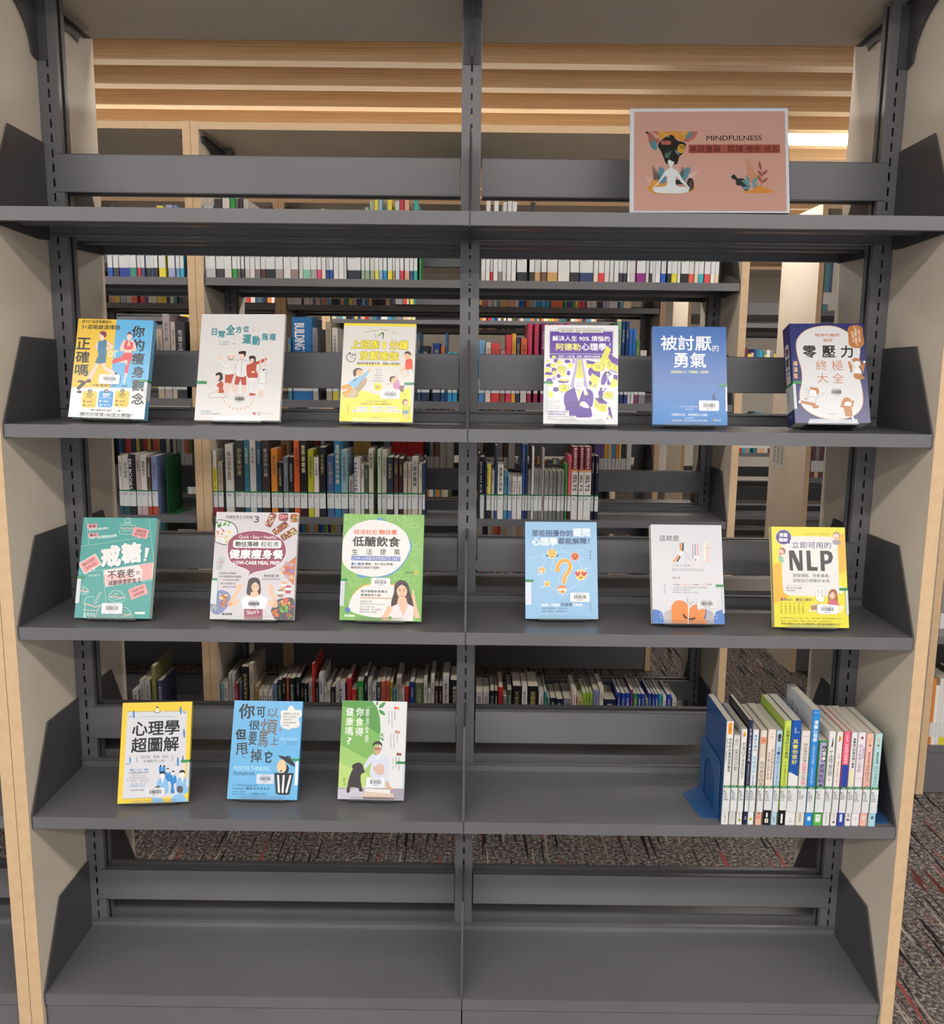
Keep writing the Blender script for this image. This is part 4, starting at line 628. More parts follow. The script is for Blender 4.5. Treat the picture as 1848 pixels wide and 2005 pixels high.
    tx(a, '5b2fa0', [('阿德勒的理想人生堂迎向', 188, 1655, 365, 32), ('學懂勇氣的無限可能！', 188, 1698, 320, 32)], .02); tx(a, '77747e', [('理解自己與他人的行為與性格是勇氣的', 188, 1745, 455, 28), ('解決於學生活、人際、職場的煩惱與問題！', 186, 1788, 505, 28), ('東販出版', 1022, 1795, 110, 26)], .01)
def c_courage(a):
    b1 = '2a72c2'
    a.P('2468b8', [(152, 145), (1405, 155), (1432, 1835), (158, 1820)])
    for k, (yy, c) in enumerate(((990, '2669b5'), (1080, '2a70bb'), (1190, '2d75c0'), (1280, '3079c4'), (1380, '337ec8'), (1480, '3783cc'))):
        P = [(155+k, yy+90-40*(k % 2)), (300, yy+30), (480, yy-10 if k % 2 else yy+40), (700, yy+30), (950, yy+70-30*(k % 2)), (1150, yy+30), (1416, yy+60)]
        a.P(c, spline(P, 5, False)+[(1430, 1830), (158, 1818)]); a.L('1c5ca6', 3, P, True)
    a.T('f4f6fa', '被討厭', 292, 300, 865, 255, .02, 0, None, 3); a.T('f4f6fa', '的', 1172, 462, 110, 110, .005, 0, None, 2); a.T('f4f6fa', '勇氣', 512, 588, 552, 262, .02, 0, None, 3); a.T('e4e08a', '自我啟發之父「阿德勒」的教導', 470, 900, 630, 44, .03)
    tx(a, 'd8e2f0', [('岸見一郎 ·古賀史健 著', 625, 1500, 300, 30), ('葉小燕 譯', 712, 1545, 135, 28)]); tx(a, 'f0f4fa', [('所謂的自由，就是被別人討厭。', 478, 1630, 620, 46), ('有人討厭你', 715, 1698, 130, 24), ('正是你行使自由，按自己的意志過生活的證明 李開復', 478, 1738, 605, 28)], .015)
    a.S('1a3a78', [(1170, 1380), (1185, 1300), (1200, 1275), (1212, 1300), (1228, 1400)]); a.L('1a4a90', 5, [(350, 700), (375, 690), (400, 688)], True); a.L('1a4a90', 5, [(310, 805), (345, 780), (362, 765)], True)
    a.P('e8c030', [(1190, 1735), (1215, 1728), (1230, 1762), (1205, 1760)]); a.T('e8e4d8', '究竟出版', 1232, 1738, 92, 22, .02); a.P('e8eef4', [(1395, 1170), (1428, 1170), (1430, 1592), (1402, 1592)])
def c_zero(a):
    n = '232a70'; o = 'b8763c'; wt = 'dcdcde'
    a.P(n, [(225, 165), (1405, 165), (1555, 1780), (290, 1805)]); a.S('e0b080', [(325, 530), (350, 400), (480, 270), (700, 205), (950, 205), (1150, 290), (1330, 400), (1365, 560), (1345, 800), (1340, 950), (1400, 1180), (1425, 1400), (1390, 1550), (1250, 1680), (980, 1738), (700, 1700), (500, 1600), (395, 1480), (370, 1300), (410, 1100), (405, 900), (350, 700)]); a.S(wt, [(335, 530), (360, 405), (485, 280), (700, 215), (950, 215), (1145, 300), (1320, 405), (1355, 560), (1335, 800), (1330, 950), (1390, 1180), (1415, 1400), (1380, 1545), (1245, 1670), (980, 1728), (705, 1690), (505, 1590), (405, 1475), (380, 1300), (420, 1100), (415, 900), (360, 700)])
    a.S(o, [(1158, 260), (1200, 205), (1300, 190), (1385, 230), (1400, 330), (1420, 470), (1370, 540), (1270, 548), (1185, 500), (1170, 380)]); a.V('f0e4d0', '為強人生設計', 1312, 262, 40, 200, .02, 1, 25); a.V('f0e4d0', '「精確·瘦心·實踐」', 1258, 215, 40, 300, .02, 1, 25); a.V('f0e4d0', '的健康大全', 1215, 285, 38, 175, .02, 1, 22)
    a.T('b8714c', '精神科醫師', 635, 320, 395, 52, .015, 0, None, 2); a.T('b8714c', '親授', 768, 400, 148, 55, .015, 0, None, 2)
    for ch, x, y, w, h in (('零', 435, 512, 222, 198), ('壓', 745, 510, 218, 192), ('力', 1048, 508, 200, 196)): a.T(K, ch, x, y, w, h, .03, 0, None, 3)
    for ch, x, y, w, h in (('終', 648, 750, 182, 165), ('極', 905, 748, 182, 165), ('大', 665, 960, 182, 160), ('全', 918, 955, 180, 162)): a.T('c07a4a', ch, x, y, w, h, 0, 0, None, 3)
    a.V('e0b080', '樺澤紫', 275, 755, 72, 300, .03, 2, 5); a.T('7a7a80', '春光岫文叢', 848, 1628, 150, 20, .015); sk = 'ececee'; l = '55555c'
    a.S(o, [(1235, 730), (1290, 705), (1370, 740), (1385, 800), (1370, 830), (1340, 780), (1260, 770)]); a.E(l, 1312, 805, 62, 54); a.E(sk, 1312, 805, 58, 50); a.S(o, [(1170, 750), (1190, 755), (1240, 850), (1225, 920), (1195, 880)]); a.S(o, [(1420, 780), (1445, 790), (1430, 880), (1420, 950), (1380, 880), (1360, 850)]); a.S(sk, [(1290, 860), (1350, 860), (1390, 960), (1290, 965), (1280, 900)]); a.S(o, [(1265, 965), (1395, 965), (1400, 1000), (1435, 1010), (1430, 1045), (1300, 1048)]); a.E(sk, 1430, 770, 20); a.E(sk, 1175, 742, 16); a.P('4a3a34', [(1230, 900), (1195, 945), (1240, 930)])
    a.E(l, 600, 1290, 78, 62); a.E(sk, 600, 1290, 73, 57); a.S(o, [(540, 1190), (600, 1195), (685, 1215), (690, 1290), (660, 1310), (640, 1250), (560, 1225)]); a.L(l, 4, [(500, 1350), (470, 1240), (490, 1210), (515, 1240), (530, 1290)], True); a.L(l, 4, [(670, 1310), (750, 1280), (785, 1295), (760, 1310), (650, 1380), (635, 1450)], True); a.L(l, 4, [(520, 1360), (500, 1420)]); a.S(o, [(385, 1420), (480, 1430), (630, 1460), (640, 1490), (690, 1500), (680, 1540), (600, 1545), (560, 1500), (390, 1460)]); a.E(sk, 372, 1440, 20, 26); a.S(o, [(455, 1390), (520, 1362), (500, 1380), (470, 1405)])
    a.S(o, [(1060, 1490), (1090, 1390), (1150, 1355), (1215, 1380), (1230, 1450), (1180, 1520), (1110, 1490)]); a.E(sk, 1172, 1465, 56, 42); a.S(o, [(1110, 1510), (1180, 1500), (1230, 1520), (1250, 1650), (1240, 1675), (1140, 1670), (1120, 1600)]); limb(a, o, 34, [(1130, 1520), (1050, 1500)]); limb(a, o, 32, [(1240, 1520), (1262, 1400)]); a.E(sk, 1020, 1488, 18); a.E(sk, 1270, 1385, 16); a.P('eeeeee', [(1225, 1675), (1265, 1670), (1285, 1745), (1260, 1735)])
    a.L('404048', 3, [(1150, 1465), (1165, 1475)]); a.L('404048', 3, [(575, 1300), (600, 1310), (612, 1290)], True)
def c_sugar(a):
    g = '3f9c98'; pk = 'e89a9c'; wl = 'bfe0dc'
    a.P(g, [(297, 115), (1555, 125), (1420, 1838), (132, 1828)])
    for q in ([(340, 120), (390, 578)], [(245, 608), (1440, 430)], [(1415, 130), (1490, 870)], [(210, 1070), (1490, 880)], [(620, 1010), (680, 1570)], [(660, 1300), (1460, 1185)]): a.L(wl, 5, q)
    a.R(pk, 362, 228, 165, 75, 4, 4); a.R(pk, 380, 382, 165, 75, 4, 4); tx(a, '4a2a30', [('掌握', 385, 240, 118, 50, 4), ('養成', 400, 392, 118, 50, 4)], .03); tx(a, 'e0f0ee', [('斷食新身養的節奏', 388, 290, 330, 42, 6), ('受用一生的健康飲食習慣', 405, 420, 455, 52, 6)], .015)
    def cake(x, y, w):
        for dy, ww in ((-60, .6), (-30, 1), (30, 1), (70, .8)): a.L('dfeae8', 5, [(x-w*ww, y+dy), (x-w*.4, y+dy+18), (x, y+dy+6), (x+w*.4, y+dy+20), (x+w*ww, y+dy+14)], True)
        for k in range(8): a.E('e0a098', x-w*.8+k*w*.22, y+32+(k % 3)*8, 14, 9, 20, 8)
        a.L('dfeae8', 5, [(x-w, y+70), (x-w*.9, y+130), (x+w*.5, y+140), (x+w*.9, y+70)], True)
    cake(1050, 260, 140); a.E('dfeae8', 1050, 165, 48, 44); a.E(g, 1050, 165, 42, 38)
    a.R(pk, 1135, 295, 265, 160, 16, -12); a.P(pk, [(1220, 450), (1255, 455), (1235, 490)]); tx(a, '5a2a30', [('減糖基礎', 1190, 320, 175, 55, -12), ('觀念管理', 1168, 378, 180, 55, -12)], .01)
    for dx, dy, c in ((12, 14, '2a7072'), (0, 0, 'e6e6e6')): a.T(c, '戒', 590+dx, 590+dy, 345, 370, .07, 6, None, 2); a.T(c, '糖', 935+dx, 540+dy, 350, 355, .06, 6, None, 2); a.P(c, [(1350+dx, 628+dy), (1415+dx, 632+dy), (1378+dx, 800+dy), (1335+dx, 798+dy)]); a.P(c, [(1322+dx, 812+dy), (1370+dx, 815+dy), (1362+dx, 858+dy), (1318+dx, 852+dy)])
    a.R('f0e8e6', 242, 800, 325, 220, 20, 33); a.R(pk, 254, 812, 300, 195, 14, 33); a.P('f0e8e6', [(440, 985), (478, 965), (488, 1018)]); tx(a, '5a2a30', [('醫生的理想', 275, 850, 215, 50, 33), ('飲食法則', 325, 918, 185, 50, 33)], .01)
    a.P('f2dcdc', [(635, 1020), (1490, 880), (1468, 1160), (668, 1298)]); a.P('e6a6a6', [(1230, 925), (1475, 885), (1452, 1160), (1285, 1188), (1300, 1000)]); a.P('e8b8b6', [(645, 1090), (1050, 1080), (1210, 1195), (674, 1288)])
    a.T('3a2a30', '不衰老', 705, 1000, 460, 150, .025, 7, None, 2); a.T('3a2a30', '的', 1195, 1020, 62, 72, .01, 7); a.T('3a2a30', '減醣健康飲食法', 715, 1160, 560, 95, .02, 7, None, 2)
    a.R(pk, 1075, 1285, 300, 185, 14, 22); a.P(pk, [(1165, 1255), (1205, 1310), (1180, 1320)]); tx(a, '5a2a30', [('不復胖日常', 1095, 1320, 225, 50, 24), ('餐桌建議', 1140, 1385, 190, 50, 24)], .01)
    def bun(x, y, r, s=1):
        a.L('dfeae8', 6, [(x-r, y), (x-r*.5, y-r*.75), (x+r*.4, y-r*.7), (x+r, y), (x+r*.85, y+r*.5), (x, y+r*.7), (x-r*.8, y+r*.4)], True, True); a.L('e8b0a8', 16, [(x-r*.85, y), (x-r*.3, y-r*.12), (x+r*.3, y+r*.1), (x+r*.9, y)], True); a.L('dfeae8', 5, [(x-r, y-8), (x, y+r*.3), (x+r, y+10)], True); a.L('e8b0a8', 10, [(x-r*.3, y-r*.45), (x+r*.2, y-r*.35)])
    bun(860, 1470, 135); bun(960, 1760, 150); bun(290, 1370, 85)
    a.L('dfeae8', 6, [(300, 1570), (350, 1480), (480, 1465)], True); a.L('dfeae8', 7, [(300, 1570), (320, 1640), (290, 1830)]); a.L('dfeae8', 7, [(590, 1600), (540, 1700), (480, 1835)]); a.L('dfeae8', 6, [(470, 1590), (570, 1380), (595, 1390), (500, 1600)]); a.L('e8b0a8', 18, [(310, 1590), (400, 1610), (500, 1640), (580, 1610)], True); a.L('e8b0a8', 12, [(290, 1690), (400, 1700), (545, 1700)], True)
    for k in range(9): a.L('eef4f2', 6, [(300+(k % 4)*50, 1760+(k//4)*30), (318+(k % 4)*50, 1745+(k//4)*30), (330+(k % 4)*50, 1768+(k//4)*30)], True, True)
    a.T('f2f4f4', '萬里機構', 1168, 1722, 172, 42, .05); a.T('cfe4e2', '李思賢（醫師）著', 372, 1085, 195, 40, 0, 5)
def blob(a, cols, x, y, r, n, seed):
    rnd = random.Random(seed)
    for k in range(n):
        q = rnd.uniform(0, 6.28); d = r*math.sqrt(rnd.random())*.85; rr = r*rnd.uniform(.16, .34); a.S(rnd.choice(cols), [(x+d*math.cos(q)+rr*math.cos(t)*rnd.uniform(.6, 1.1), y+d*math.sin(q)+rr*math.sin(t)*rnd.uniform(.6, 1.1)) for t in (0, 1.2, 2.5, 3.8, 5.1)], 2)
def face_(a, x, y, s, hair, sk='f0c4a4', smile=True):
    a.S(sk, [(x-s*.62, y-s*.3), (x, y-s*.85), (x+s*.62, y-s*.3), (x+s*.55, y+s*.45), (x, y+s*.95), (x-s*.55, y+s*.45)])
    for sg in (-1, 1): a.L('3a2420', s*.07, [(x+sg*s*.4, y-s*.05), (x+sg*s*.27, y-s*.12), (x+sg*s*.13, y-s*.03)], True); a.L('4a302a', s*.06, [(x+sg*s*.45, y-s*.25), (x+sg*s*.28, y-s*.33), (x+sg*s*.1, y-s*.25)], True)
    a.L('d09a80', s*.06, [(x-s*.02, y+s*.02), (x+s*.06, y+s*.25), (x-s*.04, y+s*.28)], True)
    if smile: a.S('c04a50', [(x-s*.26, y+s*.42), (x, y+s*.46), (x+s*.28, y+s*.4), (x+s*.1, y+s*.64), (x-s*.12, y+s*.62)], 3); a.L('ffffff', s*.07, [(x-s*.17, y+s*.49), (x+s*.19, y+s*.48)])
def c_mealprep(a):
    m_ = '94465f'; G = ['5f9a3a', '7ab44e', '3f7a2c']; F = ['d9823a', 'e0b060', 'c85a30', 'e8d090', 'a86038']
    a.P('cfcad0', [(243, 143), (1550, 155), (1470, 1870), (122, 1862)]); tx(a, '4a4448', [('低醣飲食生活提案', 385, 200, 440, 50)], .015, 2); a.T('4a4448', '3', 842, 205, 82, 108, .03, 0, None, 2); a.T('77727a', '中英對照食譜 Chinese & English', 480, 262, 350, 16)
    a.S('3a3c40', [(243, 290), (400, 280), (520, 330), (582, 450), (540, 580), (400, 672), (260, 640), (215, 590)]); a.S('dcdce0', [(243, 300), (400, 292), (510, 340), (568, 450), (530, 570), (400, 658), (265, 628), (222, 585)]); blob(a, ['e0a080', 'd88a6a', 'e8b898'], 275, 510, 70, 12, 3); blob(a, ['d8c878', 'c8b860', 'e4dc98'], 410, 570, 75, 16, 4); blob(a, G, 285, 345, 65, 12, 5); blob(a, G, 405, 330, 65, 12, 6); blob(a, ['c83a34', 'd85a40'], 350, 425, 45, 7, 7); a.E('f2e6c0', 455, 470, 42, 36); a.E('e8b050', 450, 468, 20)
    for x, y, w, h, r, s, c in ((1110, 270, 110, 230, -22, 8, ['e0a060', 'c06a3a', '8fae58', 'e8d8c0', 'c85a60']), (1310, 225, 150, 120, 0, 9, ['d8607a', 'e08898', 'f0c0b0', 'b05a68']), (1480, 240, 120, 130, 0, 10, ['f0c040', 'e8803a', '6a9a40', 'd84a30']), (1262, 400, 265, 105, 38, 11, ['d8a060', '8a4a30', 'e8dcd0', 'b07850', 'e8b040']), (1395, 495, 265, 105, 33, 12, ['7aa850', 'e8e0a0', 'd8a070', '8a5038', 'c8d890'])):
        c0, d0 = math.cos(math.radians(-r)), math.sin(math.radians(-r)); a.R('7a4030', x-w/2, y-h/2, w, h, 24, r)
        rnd = random.Random(s)
        for k in range(26):
            u, v = rnd.uniform(-.42, .42)*w, rnd.uniform(-.42, .42)*h; a.E(rnd.choice(c), x+u*c0-v*d0, y+u*d0+v*c0, rnd.uniform(9, 20), rnd.uniform(8, 15), rnd.uniform(0, 90), 8)
    a.S('f0e6ea', [(412, 720), (430, 600), (560, 490), (760, 440), (960, 440), (1150, 490), (1300, 590), (1355, 720), (1345, 850), (1250, 980), (1100, 1060), (860, 1115), (760, 1165), (760, 1100), (700, 1060), (560, 1010), (450, 930), (415, 820)]); a.S(m_, [(420, 720), (440, 605), (565, 498), (760, 450), (955, 450), (1145, 500), (1292, 595), (1347, 720), (1335, 845), (1242, 970), (1095, 1050), (850, 1105), (755, 1158), (768, 1100), (705, 1052), (565, 1000), (458, 922), (424, 815)])
    a.T('f6eef0', 'Quick • Easy • Healthy', 600, 515, 600, 70, .004, 0, None, 2); a.R('f0f0f0', 505, 592, 772, 125, 34); a.T(K, '飽住落磅', 538, 612, 375, 85, .035, 0, None, 2); a.T('4a464a', '輕鬆煮', 950, 615, 290, 85, .008, 0, None, 2)
    a.T('5a2036', '健康瘦身餐', 455, 748, 865, 158, .045, 0, None, 2); a.T('ffffff', '健康瘦身餐', 445, 740, 865, 155, .04, 0, None, 2); a.T('ffffff', 'LOW-CARB MEAL PREP', 510, 925, 740, 58, .03, 0, None, 2)
    tx(a, '4a464c', [('＃善用天然調味', 265, 1105, 290, 34), ('＃活用健康食材調製', 265, 1158, 370, 36), ('＃即時飲食減醣', 335, 1212, 260, 36), ('教你減醣飲食', 300, 1270, 245, 36), ('一週瘦身攻略', 292, 1325, 250, 36), ('陳倩揚 著', 998, 1140, 240, 46), ('烘焗蒸煮炒極簡快餐', 968, 1202, 295, 28)], .01)
    a.S('b8bcc4', [(260, 880), (370, 880), (330, 1050), (280, 1078), (235, 1050)]); blob(a, ['d8402e', 'e06048'], 310, 940, 32, 6, 20); blob(a, ['8ab050', 'a0b868'], 270, 1020, 36, 6, 21)
    a.P('c87048', [(1245, 1060), (1510, 850), (1480, 1315)]); 
    for k in range(9): a.S(['8f7ab8', 'c890a8', 'b8a0b0', 'd8b0a0', 'a86078'][k % 5], [(1300+(k % 3)*70+40*math.cos(t), 1060+(k//3-1)*100+(k % 3)*(12)+36*math.sin(t)) for t in (0, 1.2, 2.4, 3.6, 4.9)] if (k % 3)*70+abs(k//3-1)*40 < 200 and (abs(k//3-1) == 0 or k % 3 > 0) else [(1400, 1060), (1410, 1065), (1400, 1070)], 3)
    for x, y, c in ((1320, 1320, 'd8a070'), (1385, 1380, 'b04a60'), (1265, 1440, '9a7a68')): a.R(c, x-45, y-65, 92, 130, 26); a.R('e8e4e4', x-45, y-30, 92, 44, 10)
    a.S('7a86b0', [(260, 1400), (400, 1420), (465, 1500), (440, 1620), (320, 1760), (220, 1790), (145, 1720), (160, 1560)]); blob(a, F, 340, 1520, 90, 22, 30); blob(a, ['c86a3a', 'a85030', 'd89050'], 350, 1620, 70, 14, 31); blob(a, ['b8c088', 'd8d4b0', '7a9a48'], 215, 1670, 60, 10, 32)
    a.S('46464c', [(1115, 1700), (1200, 1560), (1320, 1520), (1478, 1540), (1470, 1866), (1200, 1866), (1130, 1780)]); blob(a, ['e8a030', 'e06048', 'd84038'], 1340, 1590, 85, 18, 33); blob(a, ['e87830', 'd86028'], 1190, 1760, 70, 18, 34); blob(a, G, 1320, 1700, 85, 22, 35); blob(a, ['e04a40', 'e87058'], 1430, 1660, 45, 9, 36); blob(a, ['b09a88', '8a7a70'], 1240, 1600, 45, 9, 37); blob(a, ['d86038', 'c84a30', '6a8a40'], 1400, 1810, 60, 12, 38)
    sk = 'eebc9c'; limb(a, sk, 60, [(600, 1560), (440, 1640), (580, 1400)]); limb(a, sk, 60, [(1050, 1560), (1190, 1650), (1110, 1400)]); a.E(sk, 595, 1350, 45, 48); a.E(sk, 1110, 1350, 45, 48); a.L(sk, 22, [(620, 1320), (655, 1275)]); a.L(sk, 22, [(1080, 1320), (1068, 1265)])
    a.S('1e1a20', [(735, 1300), (760, 1220), (840, 1190), (920, 1220), (945, 1330), (940, 1440), (890, 1480), (770, 1480), (720, 1440)]); a.P(sk, [(790, 1420), (900, 1420), (920, 1500), (770, 1500)]); face_(a, 858, 1345, 92, None); a.S('1e1a20', [(745, 1330), (760, 1240), (830, 1215), (915, 1235), (935, 1320), (890, 1260), (800, 1275), (765, 1350)], 4)
    a.S('efeff2', [(640, 1530), (760, 1485), (800, 1510), (880, 1505), (930, 1480), (1060, 1540), (1010, 1690), (980, 1700), (680, 1700), (650, 1640)]); a.P(m_, [(680, 1695), (975, 1695), (975, 1862), (680, 1860)]); a.T('f4ecee', 'Skye’s', 725, 1710, 190, 85, .005, 8, None, 2); tx(a, K, [('萬里機構', 322, 1762, 165, 36)], .04)
def c_lowcarb(a):
    g = '82b860'; lg = 'b8dc98'
    a.P(g, [(197, 135), (1503, 150), (1458, 1900), (115, 1870)])
    for x, y, l, r in ((230, 240, 130, -50), (300, 280, 150, -15), (355, 1100, 120, 60), (390, 1310, 160, -55), (1010, 1190, 170, -45), (1140, 1230, 130, -10), (240, 1190, 90, 40)):
        c, d = math.cos(math.radians(r)), math.sin(math.radians(r)); P = [(0, 0), (.3, .28), (.7, .25), (1, 0), (.7, -.25), (.3, -.28)]; a.L(lg, 5, [(x+u*l*c-v*l*d, y+u*l*d+v*l*c) for u, v in P], True, True); a.L(lg, 4, [(x, y), (x+l*.8*c, y+l*.8*d)])
    for x, y, r in ((578, 190, 26), (640, 160, 22), (250, 355, 22), (1320, 995, 28), (1385, 1030, 30), (1335, 1200, 24), (1380, 1320, 26), (290, 1268, 20), (325, 1310, 22), (275, 1550, 22)): a.L(lg, 5, [(x-r, y), (x, y-r), (x+r, y), (x, y+r)], True, True)
    a.L(lg, 7, [(1065, 160), (1090, 240), (1160, 295), (1215, 260), (1200, 200), (1140, 160)], True); a.L(lg, 6, [(1120, 210), (1160, 180), (1200, 215), (1165, 245)], True, True); a.L(lg, 7, [(900, 170), (985, 210), (950, 240), (900, 220)], True, True); a.L(lg, 6, [(1150, 335), (1300, 290), (1410, 300), (1405, 350), (1280, 345)], True, True); a.L(lg, 6, [(1290, 700), (1430, 710), (1390, 790), (1300, 780)], True); a.L(lg, 6, [(1340, 700), (1310, 620), (1370, 640), (1400, 600)], True); a.L(lg, 6, [(1220, 220), (1310, 200), (1300, 255), (1230, 240)], True, True)
    a.S('5e98c8', [(700, 250), (950, 290), (1160, 400), (1290, 600), (1290, 720), (1180, 930), (1030, 1090), (850, 1165), (650, 1160), (400, 1090)]); a.S('e6e4e2', [(170, 700), (200, 520), (340, 340), (560, 245), (800, 240), (1030, 310), (1200, 440), (1270, 620), (1260, 740), (1150, 940), (980, 1090), (760, 1155), (520, 1140), (300, 1060), (175, 920)])
    a.T('dc6438', '健康輕鬆', 358, 390, 395, 82, .01, 0, None, 2); a.T('dc6438', '飽住瘦', 768, 390, 292, 82, .035, 0, None, 2); a.T(K, '低醣飲食', 335, 500, 775, 170, .035, 0, None, 3)
    for ch, x in (('生', 325), ('活', 555), ('提', 785), ('案', 1012)): a.T(K, ch, x, 705, 100, 98, .01, 0, None, 2)
    a.R('6478b8', 312, 822, 803, 76, 2); a.T('e4e8f8', 'LOW-CARBOHYDRATE DIET', 325, 835, 780, 50, .002, 0, None, 2); a.T('3a56a8', '真人親身', 312, 925, 215, 48, .04); tx(a, K, [('體驗，身心做足準備，', 540, 930, 470, 44), ('輕鬆飽住落磅不是夢！', 308, 988, 475, 44)], .02)
    tx(a, '2a3a20', [('陳倩揚', 1200, 1075, 130, 32)], .01); a.E('d8c84a', 1375, 1092, 33); a.T('6a5a10', '著', 1360, 1076, 30, 32)
    a.S('e0b040', [(280, 1640), (340, 1450), (480, 1310), (640, 1270), (950, 1270), (1100, 1330), (1000, 1700), (800, 1815), (600, 1800), (400, 1740)]); a.S('e8e8e6', [(270, 1650), (330, 1480), (470, 1340), (640, 1290), (900, 1290), (1080, 1350), (1080, 1700), (950, 1810), (700, 1830), (450, 1780), (300, 1720)]); a.E('5f7cc0', 250, 1705, 46)
    tx(a, K, [('逐步調整飲食模式', 465, 1378, 440, 44), ('倩揚親身介紹', 462, 1438, 330, 44)], .02); a.R('dc8a5a', 458, 1502, 520, 14); tx(a, '6a6a6c', [('減醣早午餐。', 458, 1548, 205, 34), ('進步做的 Morning Drink，', 455, 1592, 415, 34), ('新手不敗三寶、', 455, 1636, 245, 32), ('營養均衡、多元選擇、', 452, 1682, 355, 32), ('豐富飽足又減磅！', 450, 1722, 285, 32)], .005); a.T('eef0ee', '萬里機構', 198, 1780, 170, 38, .05)
    sk = 'f0c2a4'; limb(a, sk, 90, [(960, 1640), (880, 1800), (830, 1860)]); limb(a, sk, 85, [(1400, 1840), (1360, 1700), (1320, 1560)]); a.E(sk, 1310, 1520, 55, 68, 15); a.L(sk, 30, [(1335, 1480), (1328, 1370)]); a.S('4a3a3e', [(1010, 1420), (1030, 1280), (1130, 1212), (1230, 1260), (1275, 1400), (1320, 1560), (1330, 1660), (1240, 1700), (1200, 1640), (1100, 1600), (1060, 1690), (970, 1650), (975, 1540)]); a.P(sk, [(1080, 1500), (1210, 1500), (1240, 1620), (1160, 1800), (1060, 1620)])
    face_(a, 1142, 1400, 128, None); a.S('4a3a3e', [(1015, 1420), (1035, 1290), (1130, 1218), (1225, 1265), (1260, 1390), (1180, 1300), (1110, 1290), (1060, 1350), (1050, 1470)], 4); a.P('eee2e4', [(975, 1650), (1060, 1610), (1165, 1810), (1250, 1610), (1335, 1650), (1330, 1890), (970, 1880)]); a.P('e2d0d4', [(1060, 1610), (1085, 1590), (1165, 1790), (1240, 1595), (1255, 1615), (1168, 1830)]); a.P(sk, [(790, 1868), (850, 1830), (1000, 1870), (985, 1882)])
def c_questions(a):
    n = '44587f'; lw = 'e6f0f8'
    a.P('94c0e4', [(168, 155), (1430, 155), (1475, 1895), (165, 1875)]); a.T(n, '那些困擾你的', 288, 295, 715, 118, .035, 0, None, 2); a.T('eef2f6', '疑問', 1012, 262, 300, 150, .045, 0, None, 2); a.T('eef2f6', '心理學', 285, 430, 450, 145, .045, 0, None, 2); a.T(n, '都能解釋！', 742, 430, 560, 118, .035, 0, None, 2)
    a.L(lw, 5, [(820, 682), (1000, 720), (1130, 860), (1170, 1040), (1110, 1220), (980, 1340), (820, 1385), (650, 1330), (530, 1230), (465, 1080), (480, 900), (560, 770), (680, 700)], True, True)
    for q in ([(270, 775), (540, 780)], [(815, 655), (1175, 655)], [(422, 1120), (422, 1395)]): a.L('c4def0', 4, q)
    for x, y in ((815, 657), (1172, 657), (270, 777), (415, 942), (1185, 1228), (910, 1445), (345, 1457)): a.E(lw, x, y, 10, 10, 0, 10)
    a.L(lw, 5, [(700, 1030), (640, 1000), (625, 930), (680, 820), (790, 785), (870, 850), (870, 950), (790, 1080), (740, 1180), (780, 1240), (830, 1245)], True)
    P = [(742, 1010), (735, 950), (790, 860), (870, 835), (940, 870), (965, 950), (930, 1040), (870, 1120), (852, 1245)]; a.L(lw, 82, P, True); a.L('e4a53c', 66, P, True); a.E('e4a53c', 738, 1000, 42, 44)
    y = 'f2c468'; l = '8a5228'
    a.E(lw, 635, 715, 90, 88); a.E(y, 635, 715, 83, 82); [a.S('2a78c8', [(x-22, 750), (x, 725), (x+22, 755), (x, 775)]) for x in (555, 730)]; a.L(l, 9, [(590, 665), (625, 655)]); a.L(l, 9, [(660, 655), (700, 670)]); a.L(l, 8, [(595, 715), (615, 705), (625, 718)], True); a.L(l, 8, [(650, 718), (672, 705), (690, 718)], True); a.L(l, 9, [(612, 760), (630, 770), (650, 760), (672, 768)], True)
    a.E(lw, 1048, 765, 80, 78); a.E('e0703e', 1048, 765, 73, 72); a.L('5a2416', 9, [(1005, 735), (1035, 755)]); a.L('5a2416', 9, [(1092, 735), (1062, 755)]); a.E('5a2416', 1018, 765, 10, 8); a.E('5a2416', 1080, 765, 10, 8); a.S('5a2416', [(1022, 805), (1048, 785), (1075, 805)], 3)
    a.E(lw, 1160, 1090, 108, 102); a.E(y, 1160, 1090, 100, 95)
    for x in (1098, 1213): a.S('c83a44', [(x, 1118), (x-48, 1068), (x-42, 1040), (x-18, 1036), (x, 1055), (x+18, 1036), (x+42, 1040), (x+46, 1068)], 3)
    a.S('7a3a20', [(1128, 1130), (1185, 1130), (1157, 1155)], 3)
    a.E(lw, 462, 1010, 62, 60); a.E('f0b860', 462, 1010, 56, 54); a.S('ffffff', [(435, 1018), (495, 1018), (465, 1055)], 3); a.E('d86048', 485, 1035, 12, 16); a.E(l, 440, 1000, 7); a.E(l, 482, 1000, 7)
    a.E(lw, 552, 1250, 54, 54); a.E(y, 552, 1250, 48, 48); a.L(l, 7, [(520, 1245), (535, 1252), (545, 1245)], True); a.L(l, 7, [(562, 1245), (575, 1252), (585, 1245)], True); a.L(l, 7, [(535, 1278), (552, 1268), (570, 1278)], True)
    a.E(lw, 820, 1350, 84, 82); a.E('f0b468', 820, 1350, 77, 75); a.S('e0804a', [(745, 1340), (760, 1290), (820, 1272), (880, 1290), (896, 1340), (820, 1320)]); a.E('ffffff', 785, 1350, 27); a.E('ffffff', 860, 1350, 27); a.E('3a5068', 785, 1350, 10); a.E('3a5068', 860, 1350, 10); a.S('8a4a28', [(808, 1402), (825, 1378), (842, 1402)], 3)
